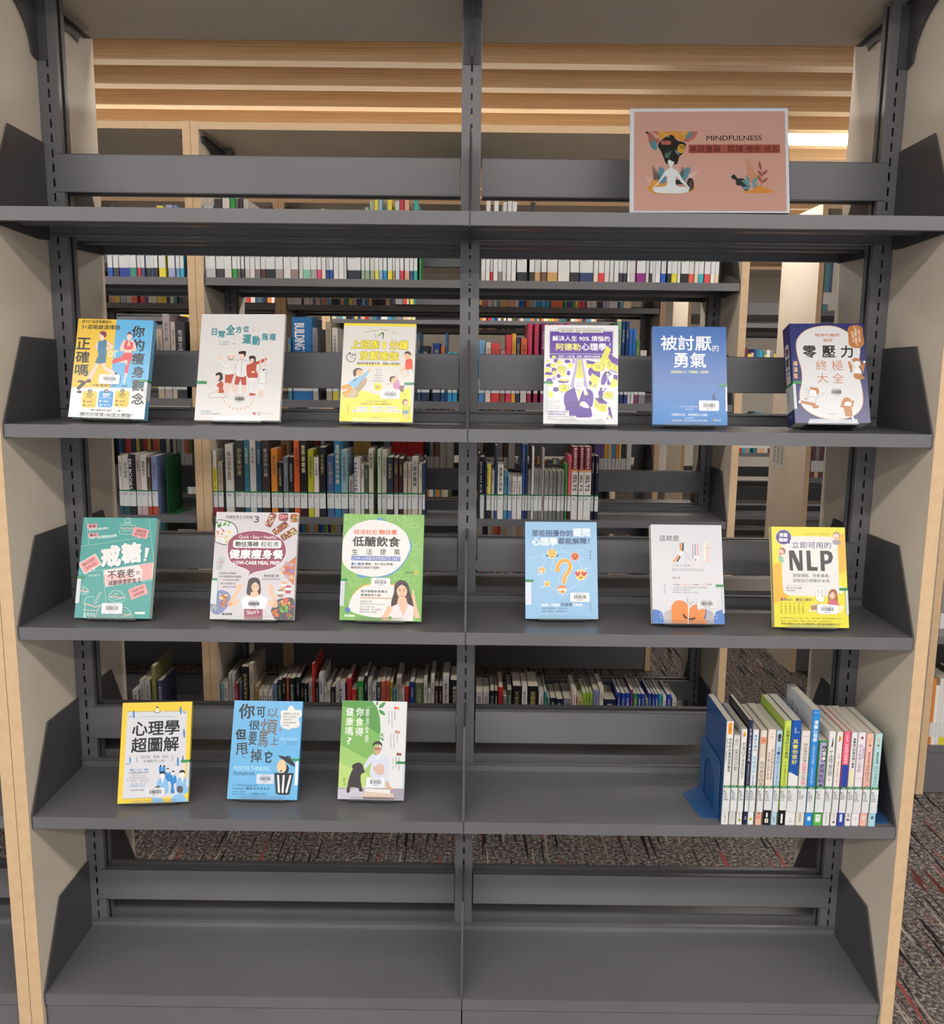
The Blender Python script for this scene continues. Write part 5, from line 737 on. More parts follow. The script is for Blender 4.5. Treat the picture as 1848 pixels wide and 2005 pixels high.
    tx(a, 'eaf2f8', [('5%', 468, 732, 42, 24), ('41%', 1140, 795, 60, 24), ('100%', 1212, 962, 75, 24), ('89%', 375, 1072, 62, 24), ('98%', 445, 1292, 62, 24), ('73%', 800, 1445, 60, 24)], .02)
    a.T('eef2f6', '解鎖一切關於', 455, 1605, 335, 50, .03); a.T(n, '拍過頭', 795, 1592, 212, 62, .03); a.T('eef2f6', '的困惑', 1012, 1608, 172, 48, .03); tx(a, n, [('學會', 455, 1680, 62, 28), ('自我認知', 522, 1672, 178, 38), ('，自在過好生活', 712, 1680, 215, 28), ('戰勝生活難題，從容理解自我！', 455, 1730, 455, 32)], .015); a.V(n, '黃宏偉 著', 1308, 655, 30, 160, .02); a.V(n, '非凡出版', 1318, 1590, 26, 165)
    a.P('dce2f0', [(168, 1215), (272, 1215), (268, 1622), (166, 1625)])
def c_nature(a):
    o = 'e0853a'; bl = '4c7ac4'; gy = '3a3a40'
    a.P('d6d6dc', [(165, 150), (1395, 165), (1462, 1895), (205, 1870)]); a.T('4c4c50', '這就是', 315, 338, 345, 102, .01, 0, None, 2)
    a.P(o, [(668, 470), (700, 470), (700, 600), (672, 600)]); a.P('e0dcdc', [(672, 600), (700, 600), (665, 690), (640, 680)]); a.P(o, [(640, 680), (668, 692), (585, 800), (545, 800)]); a.P(gy, [(712, 470), (742, 470), (742, 590), (722, 630), (708, 610)]); a.P('ececf0', [(708, 615), (735, 625), (690, 710), (668, 695)]); a.P(gy, [(668, 695), (690, 712), (640, 800), (605, 800)]); a.L('6a6a70', 5, [(738, 598), (770, 640), (800, 700), (850, 760), (895, 800)], True)
    a.L(gy, 9, [(895, 505), (905, 745)]); a.P('e4e0e6', [(915, 470), (998, 470), (1012, 805), (930, 805)]); a.P('8c96b8', [(925, 490), (948, 490), (955, 690), (932, 690)]); a.P('e0b0b0', [(962, 475), (995, 475), (1003, 700), (970, 700)]); a.P(gy, [(935, 750), (962, 765), (960, 785), (938, 780)]); a.P('eae8ec', [(1088, 470), (1120, 470), (1125, 790), (1095, 790)]); a.P('ecc8b0', [(1130, 470), (1165, 470), (1175, 790), (1138, 790)])
    for q, c in (([(1035, 560), (1225, 562)], 'e0a888'), ([(1030, 672), (1225, 672)], 'e4c4b4'), ([(1030, 798), (1235, 800)], 'e0a888'), ([(1040, 500), (1025, 630)], 'b0b8d0')): a.L(c, 6, q)
    tx(a, '9a9aa4', [('人性心理學，', 538, 842, 345, 48), ('教你認清事實的真相', 538, 915, 560, 52)], 0, 2); tx(a, '50505a', [('劉昕 著', 542, 1062, 135, 36)], .01); a.V('60606a', '非凡出版', 395, 1180, 28, 165)
    a.T('4a4a54', '人的每種', 548, 1185, 115, 30, .01); a.T('e8a070', '行為', 675, 1178, 80, 40); a.T('4a4a54', '或', 765, 1188, 26, 26); a.T('e8a070', '想法', 800, 1178, 80, 40); a.T('4a4a54', '背後都有', 890, 1188, 125, 28, .01); a.T('e8a070', '心理學', 1025, 1178, 125, 42); a.T('4a4a54', '解釋！', 1160, 1188, 75, 26, .01); tx(a, '5a5a64', [('人性的弱點並一定能自己理解讀出事件中的隱藏與動機', 548, 1240, 600, 26), ('只要讀懂了別人就真正的自我', 548, 1282, 325, 24), ('懂得交際關係，並能看透他人，瞭解自己', 550, 1325, 445, 24)], .005)
    a.S('b8b4b6', [(400, 1868), (395, 1740), (440, 1660), (540, 1640), (600, 1700), (590, 1870)]); a.S('b0acb0', [(1110, 1885), (1110, 1700), (1150, 1650), (1230, 1670), (1270, 1760), (1280, 1888)]); a.S(bl, [(203, 1868), (200, 1650), (270, 1632), (350, 1670), (388, 1750), (385, 1800), (400, 1868)], 4); a.S(bl, [(1285, 1890), (1275, 1780), (1300, 1690), (1370, 1652), (1450, 1665), (1460, 1892)], 4)
    a.S(o, [(560, 1878), (530, 1700), (530, 1580), (590, 1490), (690, 1475), (790, 1520), (822, 1600), (822, 1780), (800, 1878)], 4); a.S(o, [(850, 1885), (835, 1720), (850, 1610), (920, 1555), (970, 1550), (985, 1640), (1115, 1630), (1110, 1770), (1130, 1888)], 4)
    a.L('24161a', 34, [(735, 1715), (760, 1760), (805, 1790)], True); a.L('24161a', 34, [(825, 1798), (880, 1805), (945, 1780)], True); a.L('ececf0', 10, [(822, 1600), (825, 1750), (822, 1875)])
    for q in ([(798, 1432), (812, 1515)], [(848, 1490), (832, 1530)], [(912, 1490), (842, 1560)]): a.L(gy, 7, q)
    for x, y in ((342, 1715), (1312, 1735)): a.L('dfe8f4', 8, [(x-15, y+8), (x, y-8), (x+14, y+12)]); a.L('dfe8f4', 8, [(x-10, y+48), (x+8, y+60), (x+16, y+40)], True)
    a.P('2a5aa8', [(1130, 1630), (1145, 1632), (1128, 1790), (1105, 1800)]); a.E('2a4a88', 1108, 1785, 16)
def c_nlp(a):
    y = 'e6dc3c'; o = 'f0b63c'; sk = 'f0c0a8'; br = '9a6248'
    a.P(y, [(175, 145), (1422, 150), (1503, 1875), (225, 1850)]); a.P(o, [(195, 800), (345, 740), (370, 1180), (470, 1300), (480, 1340), (212, 1450)]); a.P(o, [(1300, 290), (1428, 240), (1455, 890), (1330, 950)])
    a.S('e4e2e0', [(340, 400), (345, 330), (420, 310), (1180, 312), (1290, 380), (1305, 600), (1330, 1180), (1310, 1300), (1200, 1325), (560, 1320), (430, 1290), (370, 1190), (350, 700)], 4)
    a.E('d8d0e0', 382, 322, 134, 130); a.E('504a8a', 382, 322, 127, 122); a.P('504a8a', [(430, 420), (490, 435), (480, 370)]); a.T('eceaf4', '漫畫', 305, 250, 145, 68, .04, 0, None, 2); a.T('eceaf4', '圖解', 305, 335, 145, 65, .04, 0, None, 2)
    a.T('6a5a10', 'マンガでわかる！すぐに使えるNLP', 735, 252, 435, 26, .02); a.T('504a80', '立即可用的', 522, 398, 668, 112, .012, 0, None, 3)
    a.P('36363a', [(470, 545), (555, 545), (650, 760), (640, 545), (695, 545), (710, 890), (625, 890), (525, 660), (545, 888), (485, 886)]); a.P('36363a', [(765, 548), (835, 548), (850, 825), (958, 828), (962, 892), (780, 890)]); a.P('36363a', [(1000, 548), (1140, 548), (1200, 580), (1222, 660), (1200, 740), (1140, 775), (1080, 778), (1085, 895), (1015, 893)]); a.P('e4e2e0', [(1070, 610), (1125, 612), (1150, 660), (1130, 712), (1078, 716)])
    tx(a, '44444c', [('激發潛能、完美溝通、', 535, 942, 630, 60), ('成就自己想要的未來', 535, 1030, 630, 60)], .008, 2); a.L('90909a', 4, [(430, 1138), (705, 1145)]); tx(a, '3a3a42', [('藤川とも子◎著', 428, 1165, 255, 36), ('陳光棻◎譯', 428, 1212, 145, 28)], .015)
    a.T('5a3a6a', '應用NLP，讓自己更好！', 320, 1355, 560, 56, .025, 0, None, 2)
    for k, t in enumerate(('學心要放鬆', '幹勁湧現來', '自信增強法', '負面消除術', '夢想實現力', '人際關係好')): a.E('4a4010', 340+k*74, 1445, 10, 9, 0, 8); a.V('7a6c18', t[:4], 325+k*74, 1475, 34, 150, .01)
    tx(a, '6a6014', [('NLP 神經語言程式學，用心「神經」、「語言」、和為人與溝通，引導自己理解與溝通的生活技巧', 325, 1690, 1040, 30), ('運用NLP，幫心靈好好整理，放鬆自己，聽到內心聲音，活出豐富的幸福人生！', 330, 1738, 880, 30)], .005); a.T('3a340c', '最輕鬆好懂的NLP入門，從此溝通更得宜，輕鬆消除煩惱困擾活用NLP！', 332, 1785, 1020, 34, .02)
    # characters: laughing boy, grey-haired man, long-haired woman at a desk
    a.E(br, 355, 560, 60, 62); a.E(sk, 335, 580, 50, 58); a.S('8a2a24', [(310, 600), (348, 598), (330, 622)], 3); a.S('8fc4a4', [(290, 650), (340, 640), (370, 660), (380, 745), (315, 735)]); a.L(sk, 16, [(290, 660), (262, 630)]); a.L(sk, 16, [(370, 670), (400, 700)])
    a.E('a88a80', 1280, 290, 62, 66); a.E(sk, 1275, 310, 52, 56); a.R('f4f0ee', 1232, 285, 34, 22, 8); a.R('f4f0ee', 1285, 285, 34, 22, 8); a.S('9c98a8', [(1205, 380), (1240, 360), (1330, 370), (1350, 400), (1335, 440), (1245, 440)]); a.E('f0dcd0', 1208, 345, 32, 34)
    a.S('a06a44', [(1140, 1400), (1150, 1260), (1210, 1205), (1280, 1230), (1305, 1350), (1300, 1480), (1240, 1440), (1180, 1380), (1130, 1460)]); a.E(sk, 1212, 1310, 52, 64); a.S('a06a44', [(1155, 1310), (1165, 1240), (1215, 1215), (1268, 1250), (1270, 1320), (1225, 1250), (1180, 1280)], 3); a.S('d06a80', [(1150, 1430), (1200, 1380), (1260, 1390), (1310, 1440), (1330, 1500), (1150, 1480)]); a.P('eee6c0', [(780, 1580), (1000, 1450), (1425, 1495), (1370, 1610)]); a.P('b08060', [(840, 1490), (950, 1480), (950, 1560), (850, 1565)]); a.P('c8b8a8', [(870, 1470), (1010, 1450), (950, 1490), (845, 1495)])
    a.L('8a7a60', 4, [(915, 1200), (940, 1160), (1060, 1160), (1090, 1210), (1075, 1400), (1020, 1430), (930, 1380)], True, True); a.S('efece8', [(919, 1202), (943, 1164), (1057, 1164), (1085, 1212), (1071, 1396), (1020, 1424), (935, 1376)], 3)
    for x, t in ((1030, '我每天都感到'), (990, '好心情'), (950, '對自己一天')): a.V('5a5650', t, x, 1205, 24, 24*len(t))
    a.E('f2efec', 1365, 1215, 44, 66)
def c_psych(a):
    y = 'eecb3a'; bl = '2b84cc'; lb = '86bae6'; g = 'd4d4da'
    a.P(y, [(270, 185), (1410, 155), (1355, 1830), (158, 1870)]); a.P(g, [(345, 325), (1332, 308), (1290, 1740), (245, 1785)]); a.L('3a3a40', 5, [(345, 328), (780, 322)]); a.L('3a3a40', 5, [(945, 322), (1330, 310)]); a.L('4a4640', 5, [(255, 1785), (750, 1765)])
    a.E(K, 835, 262, 20, 22); a.E('f0e8e4', 835, 280, 16); a.S('e8e4e4', [(800, 330), (835, 290), (870, 325), (835, 338)]); a.L(K, 9, [(782, 308), (800, 335), (835, 342), (870, 335), (890, 305)], True)
    a.L('5a9cd4', 6, [(530, 412), (1125, 402)]); a.T(K, '心理學', 420, 470, 790, 245, .03, 1, None, 3); a.T(K, '超圖解', 402, 740, 795, 250, .03, 1, None, 3)
    tx(a, '4a4a50', [('從行為、表情、談吐', 558, 1045, 470, 52), ('秒讀對方心思！', 605, 1115, 365, 52)], .005, 2); a.L('5a5a60', 8, [(515, 1070), (485, 1115), (515, 1160)], True); a.L('5a5a60', 8, [(1075, 1045), (1100, 1095), (1065, 1142)], True)
    tx(a, bl, [('圖解 × 分析 × 實踐', 375, 1270, 315, 36)], .02); tx(a, K, [('心理學這樣用才對！', 355, 1318, 340, 38)], .015); tx(a, '7a7a84', [('人際關係變好，壓力不再沉重', 390, 1372, 250, 24), ('看、聽的這些小處都能掌握心意', 365, 1405, 300, 24), ('讓想法心情，從處理到「理解談判術秘訣」！', 320, 1435, 380, 26), ('七大「關鍵情境」，一讀就會高手過招', 322, 1468, 380, 26)], .005); tx(a, bl, [('戀人、職場、朋友之間', 388, 1515, 250, 28), ('從今明瞭解讀他人的超技巧', 365, 1550, 275, 28)], .01); tx(a, '4a4a52', [('齊藤勇 監修·卓惠娟譯', 388, 1618, 220, 30)], .01)
    for x, yy, s in ((448, 370, 1), (1222, 300, 1), (380, 1130, .8), (1180, 1150, 1.1), (1265, 1110, .9), (1280, 680, 1.1)): a.S(bl if x < 1250 else '5a7ac0', [(x-12*s, yy-40*s), (x+10*s, yy-45*s), (x+18*s, yy), (x+14*s, yy+60*s), (x-4*s, yy+62*s), (x-14*s, yy)], 3); a.E(K, x, yy-55*s, 10*s)
    for q in ([(370, 412), (430, 402)], [(1255, 325), (1318, 345)], [(305, 1188), (375, 1190)], [(1135, 1200), (1170, 1205)]): a.L('3a3a40', 9, q)
    def man(x, yy, s, c, hair=K): a.S(c, [(x-60*s, yy+250*s), (x-70*s, yy+100*s), (x-20*s, yy+50*s), (x+30*s, yy+50*s), (x+80*s, yy+110*s), (x+70*s, yy+250*s)], 4); a.P('e8ecf0', [(x-14*s, yy+52*s), (x+22*s, yy+52*s), (x+6*s, yy+130*s)]); a.S('e8e4e2', [(x-32*s, yy), (x, yy-20*s), (x+34*s, yy), (x+24*s, yy+42*s), (x, yy+58*s), (x-26*s, yy+40*s)], 3); a.S(hair, [(x-38*s, yy), (x-22*s, yy-42*s), (x+26*s, yy-42*s), (x+42*s, yy+2*s), (x+22*s, yy-14*s), (x-20*s, yy-12*s)], 3)
    for x in (888, 948): a.S(bl, [(x-22, 1235), (x+20, 1230), (x+24, 1330), (x-20, 1340)], 3); a.E(K, x+4, 1222, 15)
    man(1012, 1288, .62, bl); a.P(bl, [(985, 1360), (1050, 1360), (1050, 1480), (1000, 1490)]); man(1100, 1335, .7, bl); a.S(bl, [(1060, 1480), (1140, 1470), (1110, 1560), (1130, 1675), (1060, 1680), (1070, 1570)], 4)
    man(920, 1370, 1.25, lb); man(1252, 1350, 1.3, lb); a.S('55555c', [(1165, 1610), (1185, 1565), (1240, 1562), (1268, 1600), (1260, 1660), (1215, 1680), (1175, 1660)]); a.S(lb, [(1080, 1830), (1100, 1740), (1190, 1700), (1270, 1710), (1330, 1790), (1325, 1828)], 4); a.P(lb, [(750, 1755), (930, 1770), (940, 1842), (752, 1848)]); a.S('4a4a50', [(780, 1590), (850, 1560), (890, 1575), (840, 1595)], 3)
def c_trash(a):
    k = '1e262c'; wt = 'ecedec'
    a.P('6cb4e4', [(262, 150), (1425, 155), (1315, 1840), (118, 1828)])
    for ch, x, y, w, h, r, c, b in (('你', 330, 200, 275, 260, 4, k, .035), ('可', 635, 255, 150, 180, 4, k, .035), ('以', 820, 270, 190, 165, 0, '6a7076', .02), ('很', 500, 485, 190, 165, 0, k, .02), ('煩', 690, 460, 300, 270, -3, '74706e', .02), ('但', 272, 632, 185, 185, 2, k, .045), ('要', 495, 680, 140, 225, 0, '3a4048', .02), ('馬', 655, 680, 170, 255, 0, '6a6666', .02), ('上', 862, 765, 145, 135, 0, '6a6666', .02), ('甩', 272, 870, 215, 200, 6, '3a3c40', .02), ('掉', 525, 970, 195, 225, 2, '3a4048', .02), ('它', 765, 1000, 130, 205, -3, k, .035)): a.T(c, ch, x, y, w, h, b, r, None, 2)
    a.L('6a6666', 12, [(390, 1060), (400, 1115), (440, 1125)], True); a.E('a07a80', 1040, 640, 22, 24)
    a.S('e4e4e0', [(1045, 340), (1080, 305), (1155, 310), (1190, 240), (1250, 235), (1300, 300), (1390, 305), (1405, 390), (1350, 450), (1372, 540), (1330, 600), (1240, 610), (1170, 635), (1060, 590), (1035, 500), (1050, 430)]); tx(a, '5a5650', [('絕對性小方法', 1092, 345, 262, 44), ('幫你走出偏見', 1088, 400, 220, 34), ('負面思考,', 1085, 450, 155, 34), ('成就正面思維', 1082, 500, 220, 34), ('的力量', 1078, 548, 105, 34)], .008)
    a.T('b8e0f4', 'GILL HASSON', 1035, 770, 285, 48, .008, 0, None, 2); tx(a, '3a5a70', [('吉爾·哈森 著', 1145, 845, 170, 24), ('張立明 譯', 1140, 880, 130, 24)]); a.T('b8e0f2', 'POSITIVE THINKING', 240, 1265, 615, 78, .015, 0, None, 2); a.T('3a5a70', 'Pocketbook', 235, 1355, 360, 62, .02, 0, None, 2); tx(a, '98ccea', [('Little Exercises for a', 235, 1440, 260, 22), ('happy and successful life', 232, 1480, 305, 22)])
    a.T('2a4a60', '三十年資深自信培養大師暨', 218, 1578, 430, 34, .01); a.T('2a4a60', 'Amazon 讀者★★★★★', 212, 1625, 640, 42, .02); tx(a, '2a4a60', [('你的煩惱、你的壓力，', 208, 1690, 235, 26), ('你需要這本書幫你解決，只要', 205, 1730, 330, 26)], .005); a.T('2a4a60', '用掉的小方法！', 545, 1718, 260, 44, .02)
    a.P('6cb8ea', [(1225, 1040), (1340, 1042), (1330, 1600), (1290, 1600)]); a.S(k, [(1000, 1082), (1060, 1085), (1180, 1120), (1260, 1190), (1282, 1262), (1200, 1230), (1080, 1150)]); a.L(k, 24, [(1120, 1120), (1160, 1095), (1200, 1110), (1205, 1165)], True)
    a.S(k, [(1100, 1230), (1140, 1230), (1180, 1290), (1160, 1370), (1100, 1380)]); a.S('e8c8a0', [(1005, 1180), (1060, 1145), (1105, 1165), (1135, 1260), (1120, 1340), (1060, 1372), (990, 1340), (970, 1260), (990, 1220)]); a.S('3a2a24', [(1030, 1335), (1055, 1328), (1060, 1350), (1035, 1352)], 3)
    a.P(k, [(932, 1375), (1262, 1378), (1190, 1740), (1130, 1752), (1010, 1750), (955, 1730)])
    for x0, x1, xb in ((985, 1030, 1008), (1082, 1108, 1070), (1195, 1170, 1135)): a.L(wt, 34, [(x0+10, 1425), (xb, 1700)]); a.E(wt, x0+10, 1425, 17); a.E(wt, xb, 1702, 17)
    a.P('e4ecf6', [(1298, 1165), (1345, 1165), (1330, 1585), (1275, 1585)])
def c_eathealthy(a):
    a.P('dfe0e2', [(275, 150), (1370, 160), (1305, 1850), (172, 1830)]); a.P('7db35c', [(275, 150), (780, 152), (860, 260), (905, 420), (918, 620), (905, 850), (850, 1000), (800, 1500), (560, 1640), (190, 1640), (185, 1600)])
    a.P('5c9a4c', [(275, 150), (780, 152), (860, 260), (905, 420), (915, 720), (800, 660), (560, 450), (420, 330), (285, 240)]); a.P('a0c870', [(215, 900), (700, 1150), (800, 1060), (830, 1500), (560, 1640), (190, 1640)]); a.P('b8d478', [(200, 1200), (420, 1300), (640, 1350), (760, 1500), (600, 1640), (190, 1640)])
    a.V('eef2ea', '健康嗎', 335, 258, 130, 495, .02, 2, -22); a.T('eef2ea', '?', 345, 770, 80, 120, .02, 0, None, 2); a.V('eef2ea', '你食得', 500, 258, 135, 500, .02, 2, -22); a.V('e4ecdc', '嚴浩食療', 665, 280, 66, 580, 0, 1, -25, None); a.L('e4ecdc', 4, [(690, 255), (755, 255)]); a.L('e4ecdc', 4, [(655, 850), (725, 852)])
    for x, y, l, w, r in ((850, 230, 80, 38, -75), (890, 275, 155, 62, -43), (890, 305, 140, 62, 38), (925, 750, 70, 30, -62), (915, 765, 85, 36, 45), (940, 742, 42, 18, 10)): leaf(a, 'e8ecea', x-4, y, l+10, w+16, r); leaf(a, '4f8f4c', x, y, l, w, r, '88b878')
    for x, y, c in ((1195, 268, 'e0603c'), (1205, 672, 'c09080'), (1230, 1050, '8a4a3a')): a.E(c, x-18, y, 28, 26); a.E('f0a060' if y < 300 else c, x+20, y+4, 26, 24)
    for t, x, y, h in (('食對的營養', 1150, 320, 150), ('健康從此出發', 1100, 320, 270), ('不用依靠藥物', 1048, 315, 225), ('食清淡五行', 1190, 705, 160), ('飲食對症的能量', 1132, 705, 245), ('從容養生解憂', 1078, 705, 250), ('食補古法養和', 1215, 1100, 225), ('增長每日健康活力', 1165, 1095, 190), ('心情愉悅一整年', 1115, 1095, 225)): a.V('4a4a4e' if x > 1140 else '8a8a90', t, x, y, 24, h, .01)
    a.V('4f7a3c', '嚴浩', 268, 1462, 46, 140)
    a.P('a09aa8', [(188, 1635), (1310, 1640), (1305, 1850), (172, 1830)]); a.P('c4c0cc', [(188, 1660), (620, 1640), (610, 1835), (172, 1830)]); a.P('e4e0dc', [(640, 1645), (1080, 1660), (1075, 1730), (635, 1700)]); a.P('d8c0b0', [(625, 1705), (1130, 1730), (1140, 1830), (612, 1815)]); a.P('8a6058', [(612, 1790), (1140, 1800), (1140, 1828), (612, 1818)])
    sk = 'd8a488'; a.S('d4d8e8', [(640, 1240), (720, 1100), (800, 1050), (830, 1110), (920, 1050), (1030, 1100), (1060, 1250), (1050, 1510), (1000, 1530), (985, 1300), (990, 1480), (740, 1440), (760, 1200), (650, 1310)], 4); a.P('a8b4d0', [(740, 1440), (990, 1480), (985, 1600), (745, 1590)]); a.P(sk, [(1005, 1525), (1048, 1520), (1060, 1590), (1145, 1665), (1090, 1660), (1010, 1640)]); a.S('d8b8a8', [(780, 1300), (850, 1240), (960, 1230), (970, 1390), (860, 1400)])
    face_(a, 862, 975, 92, None, sk); a.S('3a3034', [(782, 950), (785, 880), (830, 838), (900, 835), (940, 880), (938, 950), (920, 900), (860, 880), (800, 900)], 4)
    for x in (835, 905): a.L('2a2a30', 6, [(x-30, 965), (x, 950), (x+30, 965), (x, 985)], True, True)
    a.P('e8eaf2', [(820, 1060), (850, 1120), (930, 1040), (935, 1060), (850, 1150), (810, 1080)])
    a.S('3a3034', [(425, 1280), (450, 1230), (540, 1200), (600, 1230), (625, 1310), (645, 1370), (590, 1390), (570, 1470), (585, 1600), (605, 1660), (600, 1695), (545, 1690), (530, 1640), (400, 1630), (385, 1700), (340, 1725), (328, 1690), (345, 1600), (370, 1480), (410, 1370), (440, 1310)], 4)
COVERS = [
 # pose, quad, spine side, spine colour, board colour, label, number, sticker box, tape, art
 (1, [(290, 205), (1505, 240), (1360, 1868), (108, 1805)], 'r', '6ab4dc', 'e8e8ea', 'yellow and blue display book with a runner and a woman in a yoga pose', '011400', (622, 1115, 340, 158), (1165, 38, .018, (.006, 300)), c_diet, 'f2f2f4'),
 (2, [(222, 130), (1570, 125), (1488, 1870), (80, 1862)], 'l', 'dcdad8', 'dcdad8', 'large white display book with a drawn family and a faint city skyline', '011740', (700, 1440, 250, 145), (1215, 45, .020, (.0, 2)), c_family, None),
 (3, [(212, 148), (1435, 165), (1375, 1850), (120, 1820)], 'r', 'e8e4de', 'e8e4de', 'cream and yellow display book with cartoon office workers stretching on chairs', '000045', (828, 1290, 335, 158), (1140, 42, .019, (.004, 460)), c_yoga, 'ececf0'),
 (4, [(148, 190), (1397, 200), (1390, 1890), (115, 1875)], 'l', 'e4e2ea', 'e4e2ea', 'purple and yellow comic display book with a thinking man in a suit', '000127', None, (1152, 42, .018, (.009, 500)), c_adler, None),
 (5, [(152, 145), (1405, 155), (1432, 1835), (158, 1820)], 'r', '2a6cb8', '2a6cb8', 'blue display book with large white characters over a blue sea', '006217', (940, 1412, 342, 178), (1120, 42, .015, (.0, 2)), c_courage, 'e8ecf4'),
 (6, [(225, 165), (1405, 165), (1555, 1780), (290, 1805)], 'l', '232a70', '232a70', 'thick navy display book with a white gourd shape and jumping office people', '011466', (845, 1200, 270, 150), (1095, 48, .017, (.005, 420)), c_zero, None),
 (7, [(297, 115), (1555, 125), (1420, 1838), (132, 1828)], 'l', '3f9c98', '3f9c98', 'teal display book with pink tags and outlined cakes and drinks', '011612', (605, 1578, 355, 180), (1120, 40, .012, (.008, 420)), c_sugar, 'e6e6ea'),
 (8, [(243, 143), (1550, 155), (1470, 1870), (122, 1862)], 'l', 'd0ccd0', 'd0ccd0', 'grey cookery display book with a plum speech bubble and plates of food', '012402', (690, 1545, 290, 145), (1205, 34, .011, (.0125, 380)), c_mealprep, None),
 (9, [(197, 135), (1503, 150), (1458, 1900), (115, 1870)], 'l', '82b860', '82b860', 'green display book with a big white oval and a woman raising one finger', '009382', (638, 1180, 312, 150), (1190, 40, .0135, (.009, 410)), c_lowcarb, 'eceef0'),
 (10, [(168, 155), (1430, 155), (1475, 1895), (165, 1875)], 'l', '3a70b8', '3a70b8', 'light blue display book with emoji faces around an orange question mark', '006260', (962, 1412, 350, 168), (1172, 44, .017, (.0, 2)), c_questions, 'e8eaf0'),
 (11, [(165, 150), (1395, 165), (1462, 1895), (205, 1870)], 'r', 'c8ccd0', 'c8ccd0', 'pale grey display book with two orange heads sharing one smile', '005281', (970, 1455, 345, 170), (1182, 42, .016, (.004, 460)), c_nature, 'd8dadf'),
 (12, [(175, 145), (1422, 150), (1503, 1875), (225, 1850)], 'r', 'e6dc3c', 'e6dc3c', 'yellow display book with three big black capital letters and manga people', '009201', (948, 1475, 350, 160), (1168, 46, .017, (.005, 410)), c_nlp, 'ececf0'),
 (13, [(270, 185), (1410, 155), (1355, 1830), (158, 1870)], 'r', 'dcd050', 'dcd050', 'yellow-framed display book with small drawings of blue-suited men', '006017', (640, 1590, 325, 155), (1150, 42, .018, (.005, 420)), c_psych, 'dcdce2'),
 (14, [(262, 150), (1425, 155), (1315, 1840), (118, 1828)], 'r', '3a8cd0', '3a8cd0', 'sky-blue display book with brushed characters and a black rubbish bin', '000004', (625, 1400, 300, 165), (1122, 40, .017, (.0, 2)), c_trash, 'd4daea'),
 (15, [(275, 150), (1370, 160), (1305, 1850), (172, 1830)], 'r', 'd8dce0', 'd8dce0', 'green and white display book with a man in glasses and a black dog', '008805', (672, 1452, 312, 170), (1160, 42, .018, (.004, 420)), c_eathealthy, 'e8eaf0'),
]
STAND_LABEL = {1: 'yellow and blue runner book', 2: 'white family book', 3: 'office yoga book', 4: 'purple comic book', 5: 'blue sea book', 6: 'thick navy book', 7: 'teal cake book', 8: 'plum bubble cookery book', 9: 'green book with the white oval', 10: 'light blue emoji book', 11: 'pale grey book with orange heads', 12: 'yellow book with three black letters', 13: 'yellow-framed book', 14: 'sky-blue bin book', 15: 'green and white dog book'}
for i, quad, sp, edge, board, lab, num, stk, tape, fn, bg in COVERS:
    nost = stk is None
    r = display_book(i, quad, sp, edge, board, lab, num, stk or (200, 1400, 60, 30), tape, fn, bg)
    if nost: bpy.data.objects.remove([c for c in r.children if c.name.startswith('barcode')][0])
    display_stand(i, 'clear acrylic stand holding the '+STAND_LABEL[i])
# spine print of the thick navy book
r = [o for o in bpy.data.objects if o.get('label', '').startswith('thick navy')][0]
p = POSES[6]; a = Art(p[8]-.004, p[6]-.004, ((0, 0), (36, 0), (36, 204), (0, 204)))
a.R('dcdcde', 6, 36, 24, 105, 12); a.V(K, '零壓力', 8, 44, 20, 62, .03, 2); a.V('b8763c', '終極大全', 10, 108, 16, 34, 0); a.P('1f8a4a', [(0, 120), (36, 120), (36, 126), (0, 126)]); a.P('ccd4d8', [(0, 126), (36, 126), (36, 178), (0, 178)])
tx(a, '3a3a44', [('BF', 6, 132, 8, 5), ('575', 6, 139, 11, 5), ('.S75', 6, 146, 12, 5), ('2023', 6, 153, 14, 5)]); a.T('9098c0', '樺澤紫苑', 10, 186, 16, 6)
o = link('spine_print', a.mesh('spine_print', M['gloss']), r); o.matrix_local = Matrix.Translation((-p[5]/2-.0002, p[8]/2, .002)) @ Matrix.Rotation(math.radians(-90), 4, 'Z')

# ------------------------------------------------------------------ the notice on the top shelf
X, Y, Z, yaw, lean, W, H, roll, t = POSES[0]
pose = (X*1.009, .0065, 1.8226, yaw, lean, W*1.009, H*1.009, roll, t)
b = MB(); b.box(-pose[5]/2-.0012, pose[5]/2+.0012, -.0022, -.0006-60*Art.STEP, -.0, pose[6]+.001)
b.box(-pose[5]/2-.0012, pose[5]/2+.0012, .0006, .0022, 0, pose[6]+.001)
sg = b.obj('sign_holder', M['acrylic']); sg.matrix_world = frame(pose); thing(sg, 'landscape clear sign holder with a pink meditation notice on the top shelf', 'sign')
b = MB(); b.box(-pose[5]/2, pose[5]/2, -.0003, .0003, .0008, pose[6], col='e8e6ee'); ps = b.obj('poster', M['print'], sg)
a = Art(pose[5], pose[6]-.0008, ((78, 103), (1757, 95), (1782, 1222), (68, 1215))); sign_art(a); q = link('poster_print', a.mesh('poster_print', M['print']), ps); q.location = (0, 0, .0008)
b = MB(); sl, cl = math.sin(lean), math.cos(lean)
b.prism([(0.003, .0005), (.075, .0005+.075*math.tan(lean)*0), (.075, .002), (.003, .002)], 'x', -pose[5]/2, pose[5]/2)
ft = b.obj('foot', M['acrylic'], sg); ft.matrix_local = Matrix.Rotation(lean, 4, 'X') @ Matrix.Translation((0, 0, .0005))
